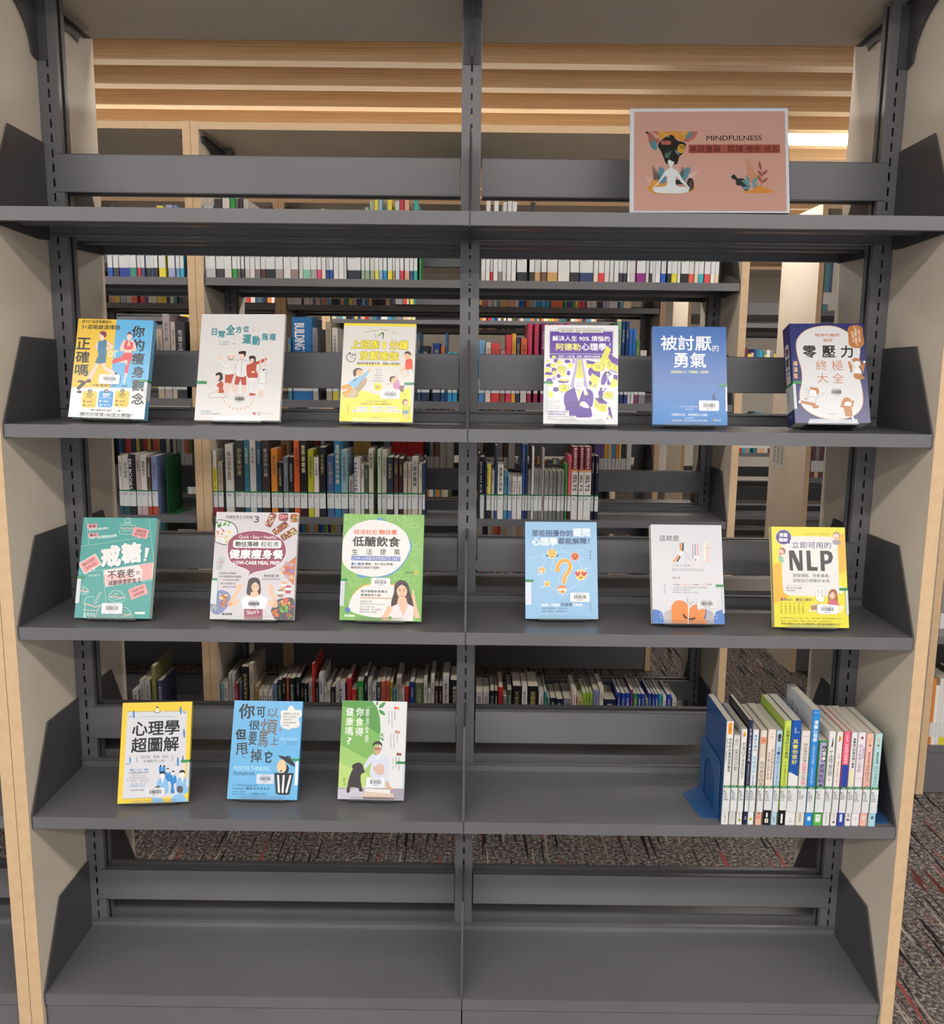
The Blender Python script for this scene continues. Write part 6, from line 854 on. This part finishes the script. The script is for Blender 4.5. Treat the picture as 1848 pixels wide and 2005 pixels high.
# ------------------------------------------------------------------ shelved books
PAL = [('white', 'e8e6e2'), ('cream', 'e4d8c0'), ('pale grey', 'cbc9c8'), ('grey', '8c8c8c'), ('dark grey', '4c4c50'), ('black', '1a1a1d'), ('red', 'd83430'), ('maroon', '6a2430'), ('pink', 'e098b0'), ('magenta', 'd03878'), ('orange', 'e47c38'), ('brown', '6a4a38'), ('tan', 'c0a078'), ('yellow', 'e8d840'), ('olive', '86864a'), ('lime', 'a4c448'), ('green', '30a050'), ('dark green', '305038'), ('pale green', 'a8c8a8'), ('teal', '2a8a98'), ('sky-blue', '58b0e0'), ('pale blue', 'a4b8d0'), ('blue', '2458b8'), ('slate-blue', '5a6c98'), ('navy', '1c2850'), ('purple', '783090'), ('lilac', 'b0a4d0')]
def cname(c):
    v = [int(c[i:i+2], 16) for i in (0, 2, 4)]
    return min(PAL, key=lambda p: sum((int(p[1][i:i+2], 16)-q)**2 for i, q in zip((0, 2, 4), v)))[0]
LBL0, LBL1, TAPE = .030, .0825, .0875
def book_body(w, h, d, col, base, parent=None, lo=None, boards=None):
    """standing book, spine on the y=0 face, x from 0 to w"""
    bc = boards or col; t = .0006; b = MB(); cut = lo if lo is not None else LBL0
    r = min(.0025, w*.25)
    for z0, z1, c in ((0, cut, base), (cut, h, col)):
        b.prism([(0, r), (r*.3, r*.3), (r, 0), (w-r, 0), (w-r*.3, r*.3), (w, r), (w-t, r), (w-r, t), (r, t), (t, r)], 'z', z0, z1, col=c)
    for x0 in (0, w-t): b.box(x0, x0+t, r, d, 0, h, col=bc)
    o = b.obj('book', M['print'], parent)
    b = MB(); b.box(t+.0001, w-t-.0001, t+.0005, d-.0012, .0012, h-.0012, col='d2cbbd'); b.obj('page_block', M['paper'], o); return o
def spine_label(o, w, call=None, lo=LBL0, hi=LBL1, tape=True):
    a = Art(w-.0006, TAPE-lo, ((0, 0), (w*1000, 0), (w*1000, (TAPE-lo)*1000), (0, (TAPE-lo)*1000)))
    W = w*1000; hh = (TAPE-lo)*1000
    a.R('dde0e2', 0, 4.8, W, hh-4.8)
    if tape: a.R('1c7a42', 0, 0, W, 5.0)
    if call:
        if tape: a.T('d8e8dc', 'SSC', W*.2, 1.1, W*.6, 2.8, .02)
        for k, t in enumerate(call): a.T('2a2a2e', t, .8, 11+k*4.6, min(W-1.6, 2.4*len(t)), 3.4, .03)
    else:
        for k in range(3): a.R('77777c', W*.12, 9+k*4, W*(.45 if k != 1 else .6), 1.6)
    q = link('spine_label', a.mesh('spine_label', M['gloss']), o); q.location = (w/2, 0.0002, lo); return q
def spine_art(o, w, h, fn, name='spine_print'):
    a = Art(w, h, ((0, 0), (w*1000, 0), (w*1000, h*1000), (0, h*1000))); fn(a, w*1000, h*1000)
    q = link(name, a.mesh(name, M['print']), o); q.location = (w/2, 0.0003, 0)

FR = [ # spine, base, left board, depth, label words, call number, print
 ('e6e6e4', 'e6e6e4', '24508c', .158, 'tall white book with an orange tag against the blue bookend', ('BF', '637', '.S4', 'Q56', '2020'), lambda a, w, h: (a.R('eaa02c', w*.22, 3, w*.56, 25, 1), a.V('c83a20', '工商', w*.35, 6, w*.3, 16), a.V(K, '你的存在值得世界看見', w*.42, 36, w*.42, 75, .02, 2), a.V('55555a', '假裝不在意，其實都在努力', w*.08, 36, w*.2, 54), a.V('6a6a70', '有鹿文化', w*.35, h-24, w*.3, 20))),
 ('d6d5d1', 'd6d5d1', 'c8c8c4', .150, 'short pale grey book with brushed handwriting on its spine', ('BF', '637', '.S4', 'N83', '2021'), lambda a, w, h: (a.R('b0aea8', w*.25, 8, w*.45, 7), a.T('85837c', '176', w*.2, 17, w*.5, 4), a.V('3a3a3c', '深沉少年', w*.2, 30, w*.6, 48, -.005, 2), a.V('909090', '三采文化', w*.35, h-25, w*.3, 19))),
 ('e8e7e3', 'e8e7e3', 'dcdad4', .152, 'white book titled in black verse between grey and navy neighbours', ('BF', '637', '.S8', 'W4', '2019'), lambda a, w, h: (a.R('e8b838', w*.35, 6, w*.4, 9), a.R('c86a30', w*.3, 8, w*.2, 8), a.V(K, '把壞日子過成好日子', w*.22, 28, w*.56, 80, .005, 2), a.E('8aa83a', w*.5, h-10, w*.22, 3.2), a.V('4a4a4c', '寶瓶文化', w*.35, h-27, w*.28, 13))),
 ('2b3252', '22284a', '1a1c24', .150, 'thin navy book with pale lettering and dark boards', ('BF', '637', '.S4', 'T86', '2017'), lambda a, w, h: (a.V('d8dce8', '打倒人生輕·鬆攻略', w*.25, 18, w*.5, 72, .01, 2), a.V('b8bccc', '高情商者給年輕人的十堂課', w*.32, 95, w*.36, 45), a.T('e0e4f0', '凸', w*.25, h-18, w*.5, 7))),
 ('e2e8ee', 'e8ebee', 'd8d8d4', .150, 'white book with sky-blue characters beside the navy one', ('BF', '637', '.S4', 'S61', '2017'), lambda a, w, h: (a.V('3a8cc4', '精神文叢', w*.25, 10, w*.5, 30, .01, 2), a.T('5a5a60', '400', w*.2, 42, w*.55, 4), a.V('4a9ccc', '斜槓青年', w*.2, 56, w*.6, 40, .005, 2), a.V('4a5a6a', '全球職涯新趨勢，迎接更有價值的多職人生', w*.3, 98, w*.3, 26), a.E('c8b838', w*.5, h-12, w*.3, 3))),
 ('e6dccb', 'e0b49a', 'd0c8b8', .151, 'cream book with an orange block and brown stripes on its spine', ('BF', '637', '.S4', 'C56', '1998'), lambda a, w, h: (a.R('e49a78', 0, 14, w, 15), a.T('b0301c', 'YES', w*.2, 19, w*.55, 4.5, .03), [a.R('b88a5c', 0, 31+k*4.2, w, .9) for k in range(7)], a.V('5a5048', '如何激發自我', w*.15, 66, w*.66, 56, 0, 2), a.T('2a2a2c', '邦', w*.25, h-29, w*.5, 8), a.R('e08a78', 0, h-19, w, 4.5))),
 ('efdfd4', '141416', 'd4ccc0', .151, 'pale peach book with handwritten lines and a black foot', ('BF', '637', '.S4', 'L56', '2021'), lambda a, w, h: (a.R('8a7a70', w*.3, 10, w*.25, 1), a.R('8a7a70', w*.25, 16, w*.4, 1), a.V('4a4440', '原來的聲音就是愛', w*.55, 42, w*.3, 68, 0, 2), a.V('4a4440', '你不開心就不會來', w*.12, 48, w*.3, 62, 0, 2), a.E('d8d8d8', w*.5, h-22, w*.14, 6), a.R('e4e4e4', w*.25, h-14, w*.48, 9), a.E('b06a30', w*.5, h-9.5, w*.12, 2))),
 ('b9d5ec', 'b4d2ea', 'c8d4dc', .152, 'light blue book with a small seal and handwriting', ('BF', '637', '.S4', 'S44', '2020'), lambda a, w, h: (a.E('3a3a40', w*.5, 12, w*.32, 5), a.R('2a2a30', w*.22, 14, w*.56, 10, 2), a.T('b9d5ec', '三友', w*.28, 17, w*.45, 4), a.V('3a5a94', '深·很好', w*.18, 34, w*.64, 40, 0, 2), a.V('4a6a9a', '最慢邁步的你·有些風光', w*.35, 76, w*.3, 45), a.V('2a3a5a', '啟思', w*.3, h-18, w*.34, 13))),
 ('c6dc5c', '121214', 'a2bc3e', .156, 'tall lime-green book with a black foot', ('BF', '441', '.M86', '2017', 'c.2'), lambda a, w, h: (a.V('2a3418', '心智圖法的生活應用', w*.28, 12, w*.52, 70, .01, 2), a.V('4a5a20', '永。有一個聽音符可愛的小傢伙', w*.35, 88, w*.3, 52), a.R('eeeeee', w*.35, h-25, w*.3, 21))),
 ('1a56ae', 'e6e6e8', '1a4a9a', .156, 'tall blue book with yellow characters and a white lower half', ('BF', '637', '.S4', 'B38', '2021'), lambda a, w, h: (a.P('e6e6e8', [(0, 112), (w*.4, 115), (w, 122), (w, h), (0, h)]), a.R('e8e8ea', w*.55, 25, w*.3, .9), a.V('d8e0ee', '心靈成長', w*.3, 14, w*.2, 14), a.V('e8dc50', '其實你很好', w*.22, 40, w*.56, 56, .03, 2), a.L('5a5a60', .5, [(w*.3, h-12), (w*.5, h-16), (w*.6, h-11), (w*.35, h-12)]), a.T('6a6a70', '海濱圖書', w*.25, h-9, w*.5, 2.5))),
 ('e6e0d8', 'e2dccf', 'd8c83c', .150, 'cream book asking a long question in black and pink', ('BD', '31', '.A365', '2019'), lambda a, w, h: (a.L('6a6a60', .6, [(w*.15, 12), (w*.85, 11)]), a.V('3a3836', '你以為你以為', w*.3, 26, w*.48, 42, .01, 2), a.V('e0507c', '的就是', w*.3, 68, w*.48, 20, .02, 2), a.V('3a3836', '你以為', w*.3, 88, w*.48, 19, .01, 2), a.V('e0507c', '的嗎', w*.3, 107, w*.48, 11, .02, 2), a.V('5a5a58', '漫遊者', w*.32, h-27, w*.3, 20))),
 ('2a8ada', '2a8ada', 'c9c9cd', .156, 'tallest book, bright blue, rising above the whole short row', ('BF', '121', '.K64', '2018', 'c.2'), lambda a, w, h: (a.R('d8e8f8', w*.15, 5, w*.65, .8), a.V('e8f2fa', '漫畫心理學', w*.22, 22, w*.6, 48, .03, 2), a.V('d0e4f4', '心智科學為何是顯學，又在研究些什麼？', w*.32, 75, w*.32, 88), a.R('e0ecf8', w*.3, h-20, w*.42, 9, 2))),
 ('2f8a46', '5cb84e', 'b8b4a8', .146, 'shortest book of the row, green with a lilac title panel', ('BF', '138', '.J5', '2020'), lambda a, w, h: (a.R('b2a2d6', w*.15, 4, w*.72, 118), a.R('17171b', w*.42, 12, w*.44, 34), a.V('f0f0f0', '心理學', w*.44, 13, w*.4, 32, .03, 2), a.V('1a1a20', '使用說明書', w*.2, 50, w*.6, 55, .02, 2), a.R('2a3a2c', w*.08, h-30, w*.84, 3), a.R('e8f0e4', w*.22, h-24, w*.56, 16), a.T('3a5a3a', '商務', w*.3, h-20, w*.4, 3))),
 ('e8e7e5', 'e8e8e8', 'd0cecb', .150, 'white book with dark hand-drawn characters and an ink drop', ('BF', '481', '.W8', '2013', 'c.3'), lambda a, w, h: (a.S('2a2a2c', [(w*.6, 12), (w*.68, 24), (w*.58, 34), (w*.42, 32), (w*.52, 22)]), a.V('38383a', '工唔想明！', w*.2, 42, w*.6, 72, .005, 2), a.V('4a9a6a', '突破出版社', w*.33, h-28, w*.3, 24))),
 ('ebe9e5', 'e8e8e6', 'dedad2', .150, 'white book with orange text and a small yellow emblem', ('BF', '441', '.M3', '2015'), lambda a, w, h: (a.R('e0b43a', w*.4, 10, w*.3, 9), a.R('8a4a30', w*.32, 9, w*.14, 12), a.V('d8703a', '打造一個受人信賴的人身上', w*.32, 46, w*.34, 72, .01, 2), a.E('6a5a3a', w*.5, h-8, w*.22, 2.6), a.V('4a4a4c', '寶瓶文化', w*.36, h-26, w*.26, 13))),
 ('ef6a82', '3048a6', 'e0607a', .150, 'book with a pink upper and royal-blue lower spine', ('BF', '575', '.A35', '2017'), lambda a, w, h: (a.R('3048a6', 0, 72, w, h-72), a.V('f8d8e0', 'Read', w*.35, 6, w*.28, 16), a.V('fce4ea', '接納自己的勇氣', w*.25, 26, w*.5, 43, .01, 2), a.R('d8dcf0', w*.28, h-26, w*.42, 17, 1))),
 ('e9e9e9', 'ebebeb', 'd6d6d4', .150, 'white book with bold black title beside the pink and blue one', ('BF', '501', '.M37', '2020'), lambda a, w, h: (a.V(K, '激勵自己的80個小課堂', w*.3, 12, w*.48, 66, .03, 2), a.R('ece8b0', w*.2, 82, w*.5, 36), a.T('3a3a3c', '風', w*.3, h-27, w*.45, 8), a.T(K, '萬里', w*.25, h-16, w*.55, 5, .04))),
 ('e9e4ea', 'e9e6ea', 'dcd6d2', .151, 'white book with mauve characters and a small round seal', ('BF', '121', '.J5', 'D48', '2018'), lambda a, w, h: (a.E('a03a54', w*.5, 12, w*.18, 3), a.V('4a4a9a', '一眼看穿他', w*.7, 28, w*.22, 30), a.V('a878a0', '男女暗黑心理學', w*.15, 26, w*.5, 62, 0, 2), a.L('8a7a8a', .5, [(w*.2, 100), (w*.8, 100)]), a.T('4a4a50', '个', w*.32, h-18, w*.36, 6))),
 ('efbdb0', 'efb4a6', 'e0b0a4', .151, 'salmon-pink book second from the end panel', ('BF', '536', '.Y5', 'C35', '2018'), lambda a, w, h: (a.L('d8b030', 1.4, [(w*.35, 8), (w*.5, 26), (w*.65, 8)]), a.L('3a3a34', 2, [(w*.4, 24), (w*.5, 28), (w*.62, 24)]), a.V('8a3a38', '勇者為何復出', w*.35, 40, w*.3, 26, .02), a.V('7a4a44', '為你自己活一次', w*.2, 68, w*.55, 50, 0, 2), a.R('e4d8d0', w*.3, h-22, w*.4, 9))),
 ('b5dbda', 'a9d4dc', 'a8cccc', .151, 'pale aqua book nearest the end panel', ('BF', '536', '.C5', 'C352', '2019'), lambda a, w, h: (a.L('d8b030', 1.4, [(w*.35, 8), (w*.5, 26), (w*.65, 8)]), a.L('3a3a34', 2, [(w*.4, 24), (w*.5, 28), (w*.62, 24)]), a.V('2a5a50', '聽聽他的眉頭', w*.35, 40, w*.3, 26, .02), a.V('6a8a8a', '因為這是你的', w*.2, 70, w*.55, 46, 0, 2), a.R('3a4a7a', w*.35, h-22, w*.3, 6))),
]
for k, ((x0, x1, h), (sp, ba, bd, dp, lab, call, fn)) in enumerate(zip(FRONT_ROW, FR)):
    lo = LBL0 if k not in (6, 8) else .034
    o = book_body(x1-x0-.0006, h, dp, sp, ba, None, lo, bd); o.location = (x0+.0003, .004+random.uniform(0, .0015), LV[3])
    thing(o, lab, 'book', 'books standing in the short row on the fourth shelf'); spine_art(o, x1-x0-.0012, h, fn)
    q = spine_label(o, x1-x0-.0006, call, lo); q.location.y = -.0018
# drawing on the side board of the tallest book
o = [q for q in bpy.data.objects if q.get('label', '').startswith('tallest book')][0]
a = Art(.15, .25, ((0, 0), (150, 0), (150, 250), (0, 250)))
for x, y in ((30, 22), (60, 30), (95, 40)): a.L('3a5aa0', 2.4, [(x, y), (x+10, y+2), (x+4, y+14), (x+14, y+16)], True)
a.E('2a4a90', 126, 46, 3, 4)
q = link('board_print', a.mesh('board_print', M['print']), o); q.matrix_local = Matrix.Translation((.0, .078, 0)) @ Matrix.Rotation(math.radians(-90), 4, 'Z')

def bookend(name, x, y0, y1, z, h, side, material, label, cut=True):
    """side -1: foot reaches towards -x"""
    b = MB(); t = .0012; yc = (y0+y1)/2; hw = (y1-y0)/2
    out = [(y0, 0), (y1, 0)]+[(y1-.02*(1-math.cos(a)), h-.02+.02*math.sin(a)) for a in (math.pi/2*i/5 for i in range(6))]+[(y0+.02*(1-math.cos(a)), h-.02+.02*math.sin(a)) for a in (math.pi/2*(5-i)/5 for i in range(6))]
    if cut:
        iw = hw-.033; ih = h-.03
        left = [(y0, 0), (yc-iw, 0), (yc-iw, ih-iw)]+[(yc-iw*math.cos(a), ih-iw+iw*math.sin(a)) for a in (math.pi/2*i/6 for i in range(1, 7))]+[(yc, h)]+[p for p in out[8:]]
        right = [(y1, 0)]+[p for p in out[2:8]]+[(yc, h), (yc, ih)]+[(yc+iw*math.cos(a), ih-iw+iw*math.sin(a)) for a in (math.pi/2*(5-i)/6 for i in range(6))]+[(yc+iw, 0)]
        b.prism(left, 'x', x, x+t); b.prism(right, 'x', x, x+t)
    else: b.prism(out, 'x', x, x+t)
    o = b.obj(name, material); thing(o, label, 'bookend', 'metal bookends')
    b = MB(); L = .048
    if side < 0: P = [(x+t, y0+.002), (x+t, y1-.002), (x-L*.2, y1-.012), (x-L+.004, y1-.04), (x-L, y1-.046), (x-L+.012, y0+.012), (x-L+.018, y0+.004), (x-L+.024, y0+.002)]
    else: P = [(x, y0+.002), (x, y1-.002), (x+L*.2, y1-.012), (x+L-.004, y1-.04), (x+L, y1-.046), (x+L-.012, y0+.012), (x+L-.018, y0+.004), (x+L-.024, y0+.002)]
    b.prism(P, 'z', .0002, .0014); b.obj('foot', material, o); o.location = (0, 0, z); return o
bookend('bookend', .5352, .027, .182, LV[3], .127, -1, M['blue_steel'], 'blue metal bookend with an arched cut-out before the short row')
bookend('bookend', .8602, .012, .167, LV[3], .127, 1, M['blue_steel'], 'blue metal bookend squeezed between the pale aqua book and the end bracket', False)

# books on the bookcase behind and beyond
rnd = random.Random(5)
SHN = {'B1': 'top shelf', 'B2': 'second shelf', 'B3': 'third shelf', 'B5': 'bottom shelf'}
LZ = {'1': LV[0], '2': LV[1], '3': LV[2], '4': LV[3], '5': LV[4]}
used = {}; names_behind = []
PEEK = {(-.9, -.75): .262, (-.02, .2): .258, (-.35, -.1): .256}
for sh in ('B1', 'B2', 'B3', 'B5'):
    items = [it.split(',') for it in SHELVED[sh].split(' ')]
    items = sorted([(int(i[0])/1000, int(i[1])/1000, int(i[2])/1000, i[3], i[4], i[5]) for i in items])
    prev_x = -9
    for n, (x0, x1, h, col, base, txt) in enumerate(items):
        bay = 'bookcase end' if x1 < -.93 else ('bay before the post' if x1 < 0 else 'bay past the post')
        x0 = max(x0, prev_x+.0004)
        for c in (-.93, 0.):                      # keep clear of end panels and bracket plates
            lo_, hi_ = (c-.031, c+.0305) if c < -.5 else (-.004, .0045)
            if x0 < hi_ and x1 > lo_:
                if (x0+x1)/2 < (lo_+hi_)/2: x1 = lo_
                else: x0 = hi_
        if x1-x0 < .004: continue
        prev_x = x1
        if sh == 'B1':
            col = base if base else col; h = .205+rnd.random()*.03
            if any(a < x0 < b_ for a, b_ in PEEK) and rnd.random() < .6: h = rnd.choice((.256, .262, .268))
        if h < .08 or h > .36: h = .2+rnd.random()*.03
        h = min(h, .372); base = base or col; dp = min(.215, rnd.uniform(.145, .175)+max(0, h-.22)*.7); w = x1-x0-.0005
        o = book_body(w, h, dp, col, base); o.location = (x0+.0002, YB+.006+rnd.random()*.012, LZ[sh[1]])
        if w > .007: spine_label(o, w)
        if txt == 'I':
            spine_art(o, w, h, lambda a, W, H: (a.R('e4e0de', 0, H*.31, W, H*.7), a.P('e89a3c', [(0, H*.31), (W, H*.31), (W*.8, H*.35), (W*.5, H*.33), (W*.2, H*.36)]), a.T('f0e0e0', 'BARRON’S', -H*.14+W*.5, H*.16-W*.2, H*.28, W*.4, .03, -90), a.T('4a1420', 'IELTS', -H*.11+W*.5, H*.5-W*.3, H*.22, W*.6, .05, -90)))
        elif txt == 'V': spine_art(o, w, h, lambda a, W, H: (a.R('e0d020', 0, H*.27, W, H*.36), a.V('222222', '玩好美術人體', W*.28, H*.3, W*.44, H*.3)))
        elif txt:
            t = txt.replace('_', ' ')
            if ord(t[0]) > 3000: spine_art(o, w, h, lambda a, W, H: a.V('e8dca0' if cname(col) in ('black', 'teal', 'blue') else '3a3a3a', t, W*.22, H*.05, W*.56, min(H*.52, len(t)*W*.85), .02))
            else: spine_art(o, w, h, lambda a, W, H: a.T('f0eef4' if sum(lin(col)) < 1 else ('3a4a90' if t == 'HOME' else '2a2a3a'), t, W*.5-H*.28, H*.33-W*.28, H*.5 if len(t) > 3 else H*.3, W*.5, .03, -90))
        elif w > .009 and sh in ('B3', 'B2', 'B5'):
            dk = sum(lin(col)) < .7; c2 = rnd.choice(('d8d4cc', 'c8b878', 'b8c0c8')) if dk else rnd.choice(('4a4440', '6a5a50', '3a4a6a', '7a3a30'))
            chars = ''.join(rnd.choice('建築設計城市空間美術文化中國歷史圖解藝術住宅公園生活') for _ in range(rnd.choice((4, 5, 6))))
            spine_art(o, w, h, lambda a, W, H: a.V(c2, chars, W*.28, H*.1, W*.44, min(H*.42, len(chars)*W*.62), .01))
        cn = cname(col); size = 'thick' if w > .022 else ('thin' if w < .011 else 'plain')
        names_behind.append([o, sh, cn, size, bay, h, cname(base)])
cnt = {}
for k, (o, sh, cn, size, bay, h, bn) in enumerate(names_behind):
    pr = names_behind[k-1][2] if k and names_behind[k-1][1] == sh else 'nothing'; nx = names_behind[k+1][2] if k+1 < len(names_behind) and names_behind[k+1][1] == sh else 'nothing'
    names_behind[k].append((size, cn, pr, nx, sh)); cnt[(size, cn, pr, nx, sh)] = cnt.get((size, cn, pr, nx, sh), 0)+1
ORD = ['first', 'second', 'third', 'fourth', 'fifth', 'sixth', 'seventh', 'eighth', 'ninth', 'tenth', 'eleventh', 'twelfth', 'thirteenth', 'fourteenth', 'fifteenth', 'sixteenth', 'seventeenth', 'eighteenth', 'nineteenth', 'twentieth']
seen = {}; seen_lab = {}
for o, sh, cn, size, bay, h, bn, key in names_behind:
    seen[(sh, cn)] = seen.get((sh, cn), 0)+1; n = seen[(sh, cn)]
    lab = '%s%s book between %s and %s ones, %s behind' % ('' if size == 'plain' else size+' ', cn, key[2] if key[2] != 'nothing' else 'a gap', key[3] if key[3] != 'nothing' else 'bare', SHN[sh])
    lab = lab.replace('between a gap and', 'at the row end beside').replace('and bare ones', 'and the row end').replace('beside '+key[3]+' ones', 'beside a '+key[3]+' one')
    if cnt[key] > 1 or lab in seen_lab: lab = '%s%s book, %s of its colour from the left on the %s behind' % ('' if size == 'plain' else size+' ', cn, ORD[n-1] if n <= 20 else 'number %d' % n, SHN[sh])
    seen_lab[lab] = 1; thing(o, lab, 'book', 'books on the %s of the bookcase behind' % SHN[sh])
bookend('bookend', -1.068, YB+.03, YB+.19, LV[2], .205, 1, M['green_steel'], 'tall dark green bookend on the third shelf of the joined bookcase behind', False)

# farther books, too many and too small to single out: one object
b = MB()
def far_book(x0, x1, y, z, h, col, base, d=.16):
    b.box(x0, x1, y, y+.001, z, z+.03, col=base); b.box(x0, x1, y, y+.001, z+.03, z+.085, col='dcdcdc'); b.box(x0, x1, y, y+.001, z+.085, z+h, col=col)
    b.box(x0, x0+.0006, y+.001, y+d, z, z+h, col=col); b.box(x1-.0006, x1, y+.001, y+d, z, z+h, col=col); b.box(x0+.0006, x1-.0006, y+.001, y+d-.002, z+.001, z+h-.002, col='d2cbbd')
for sh in ('C1', 'C3'):
    px = -9
    for it in sorted(([int(i.split(',')[0])/1000]+i.split(',')[1:] for i in SHELVED[sh].split(' ')), key=lambda q: q[0]):
        x0, x1, col, base = it[0], int(it[1])/1000, it[3], it[4] or it[3]; x0 = max(px+.0003, x0)
        if x1-x0 < .004 or (x0 < -.9 and x1 > -.962) or (x0 < .004 and x1 > -.004): continue
        px = x1; far_book(x0, x1-.0005, YC+.008, LZ[sh[1]], rnd.uniform(.2, .24) if sh == 'C1' else rnd.uniform(.22, .27), base if sh == 'C1' else col, base)
FC = ['e4e2de', 'd8d4cc', '222226', '2a4a88', 'c83830', 'e0d040', '40a0c8', '888888', '506838', 'e8b890', 'd8d0c0', 'e08840', '38808c', '6a3048', 'f0ece4']
def fill(xa, xb, y, z, part, hm=.21):
    x = xa+.004
    while x < xa+(xb-xa)*part-.03:
        w = rnd.uniform(.009, .028); c = rnd.choice(FC); far_book(x, x+w-.0005, y, z, rnd.uniform(hm-.02, hm+.03), c, c if rnd.random() < .5 else rnd.choice(FC)); x += w
for bx, by, lv in ((0, YC, (1, 3)), (LX, YC, (1, 3)), (0, YD, (0, 1, 2, 3, 4)), (0, YE, (0, 1, 2, 3)), (LX, YD, (0, 1, 2, 3))):
    for l in lv:
        for bay in (-.9, .0): fill(bx+bay+.002, bx+bay+.895, by+.008, LV[l], rnd.uniform(.35, .95) if l != 1 else rnd.uniform(.1, .5))
for l, p in ((0, .3), (2, .45)): fill(RX-.898, RX-.1, YC+.008, LV[l], p, .25)
for l, p in ((1, .35), (2, .5)): fill(RX-.898, RX-.1, YD+.008, LV[l], p, .23)
for l, p in ((1, .3), (3, .6), (4, .6)): fill(RX-.898, RX-.1, YB+.008, LV[l], p, .23)
o = b.obj('distant_books', M['print'], fix=False); o['kind'] = 'stuff'; o['label'] = 'rows of small far-off books on the third, fourth and fifth rows of bookcases'; o['category'] = 'books'

# notice on the bright end panel
a = Art(.19, .13, ((0, 0), (190, 0), (190, 130), (0, 130))); 
for c in range(3):
    for k in range(9): a.R('55555a', 15+c*60, 18+k*11, 36+(k*7) % 14, 5)
b = MB(); b.box(-.1, .1, 0, .0006, -.002, .136, col='e4e4e0'); n_ = b.obj('notice', M['print']); thing(n_, 'small white notice taped to the bright maple end panel across the side aisle', 'notice')
link('notice_print', a.mesh('notice_print', M['print']), n_)
n_.matrix_world = Matrix.Translation((RX-.9295, YC+.39, 1.02)) @ Matrix.Rotation(math.radians(-90), 4, 'Z')
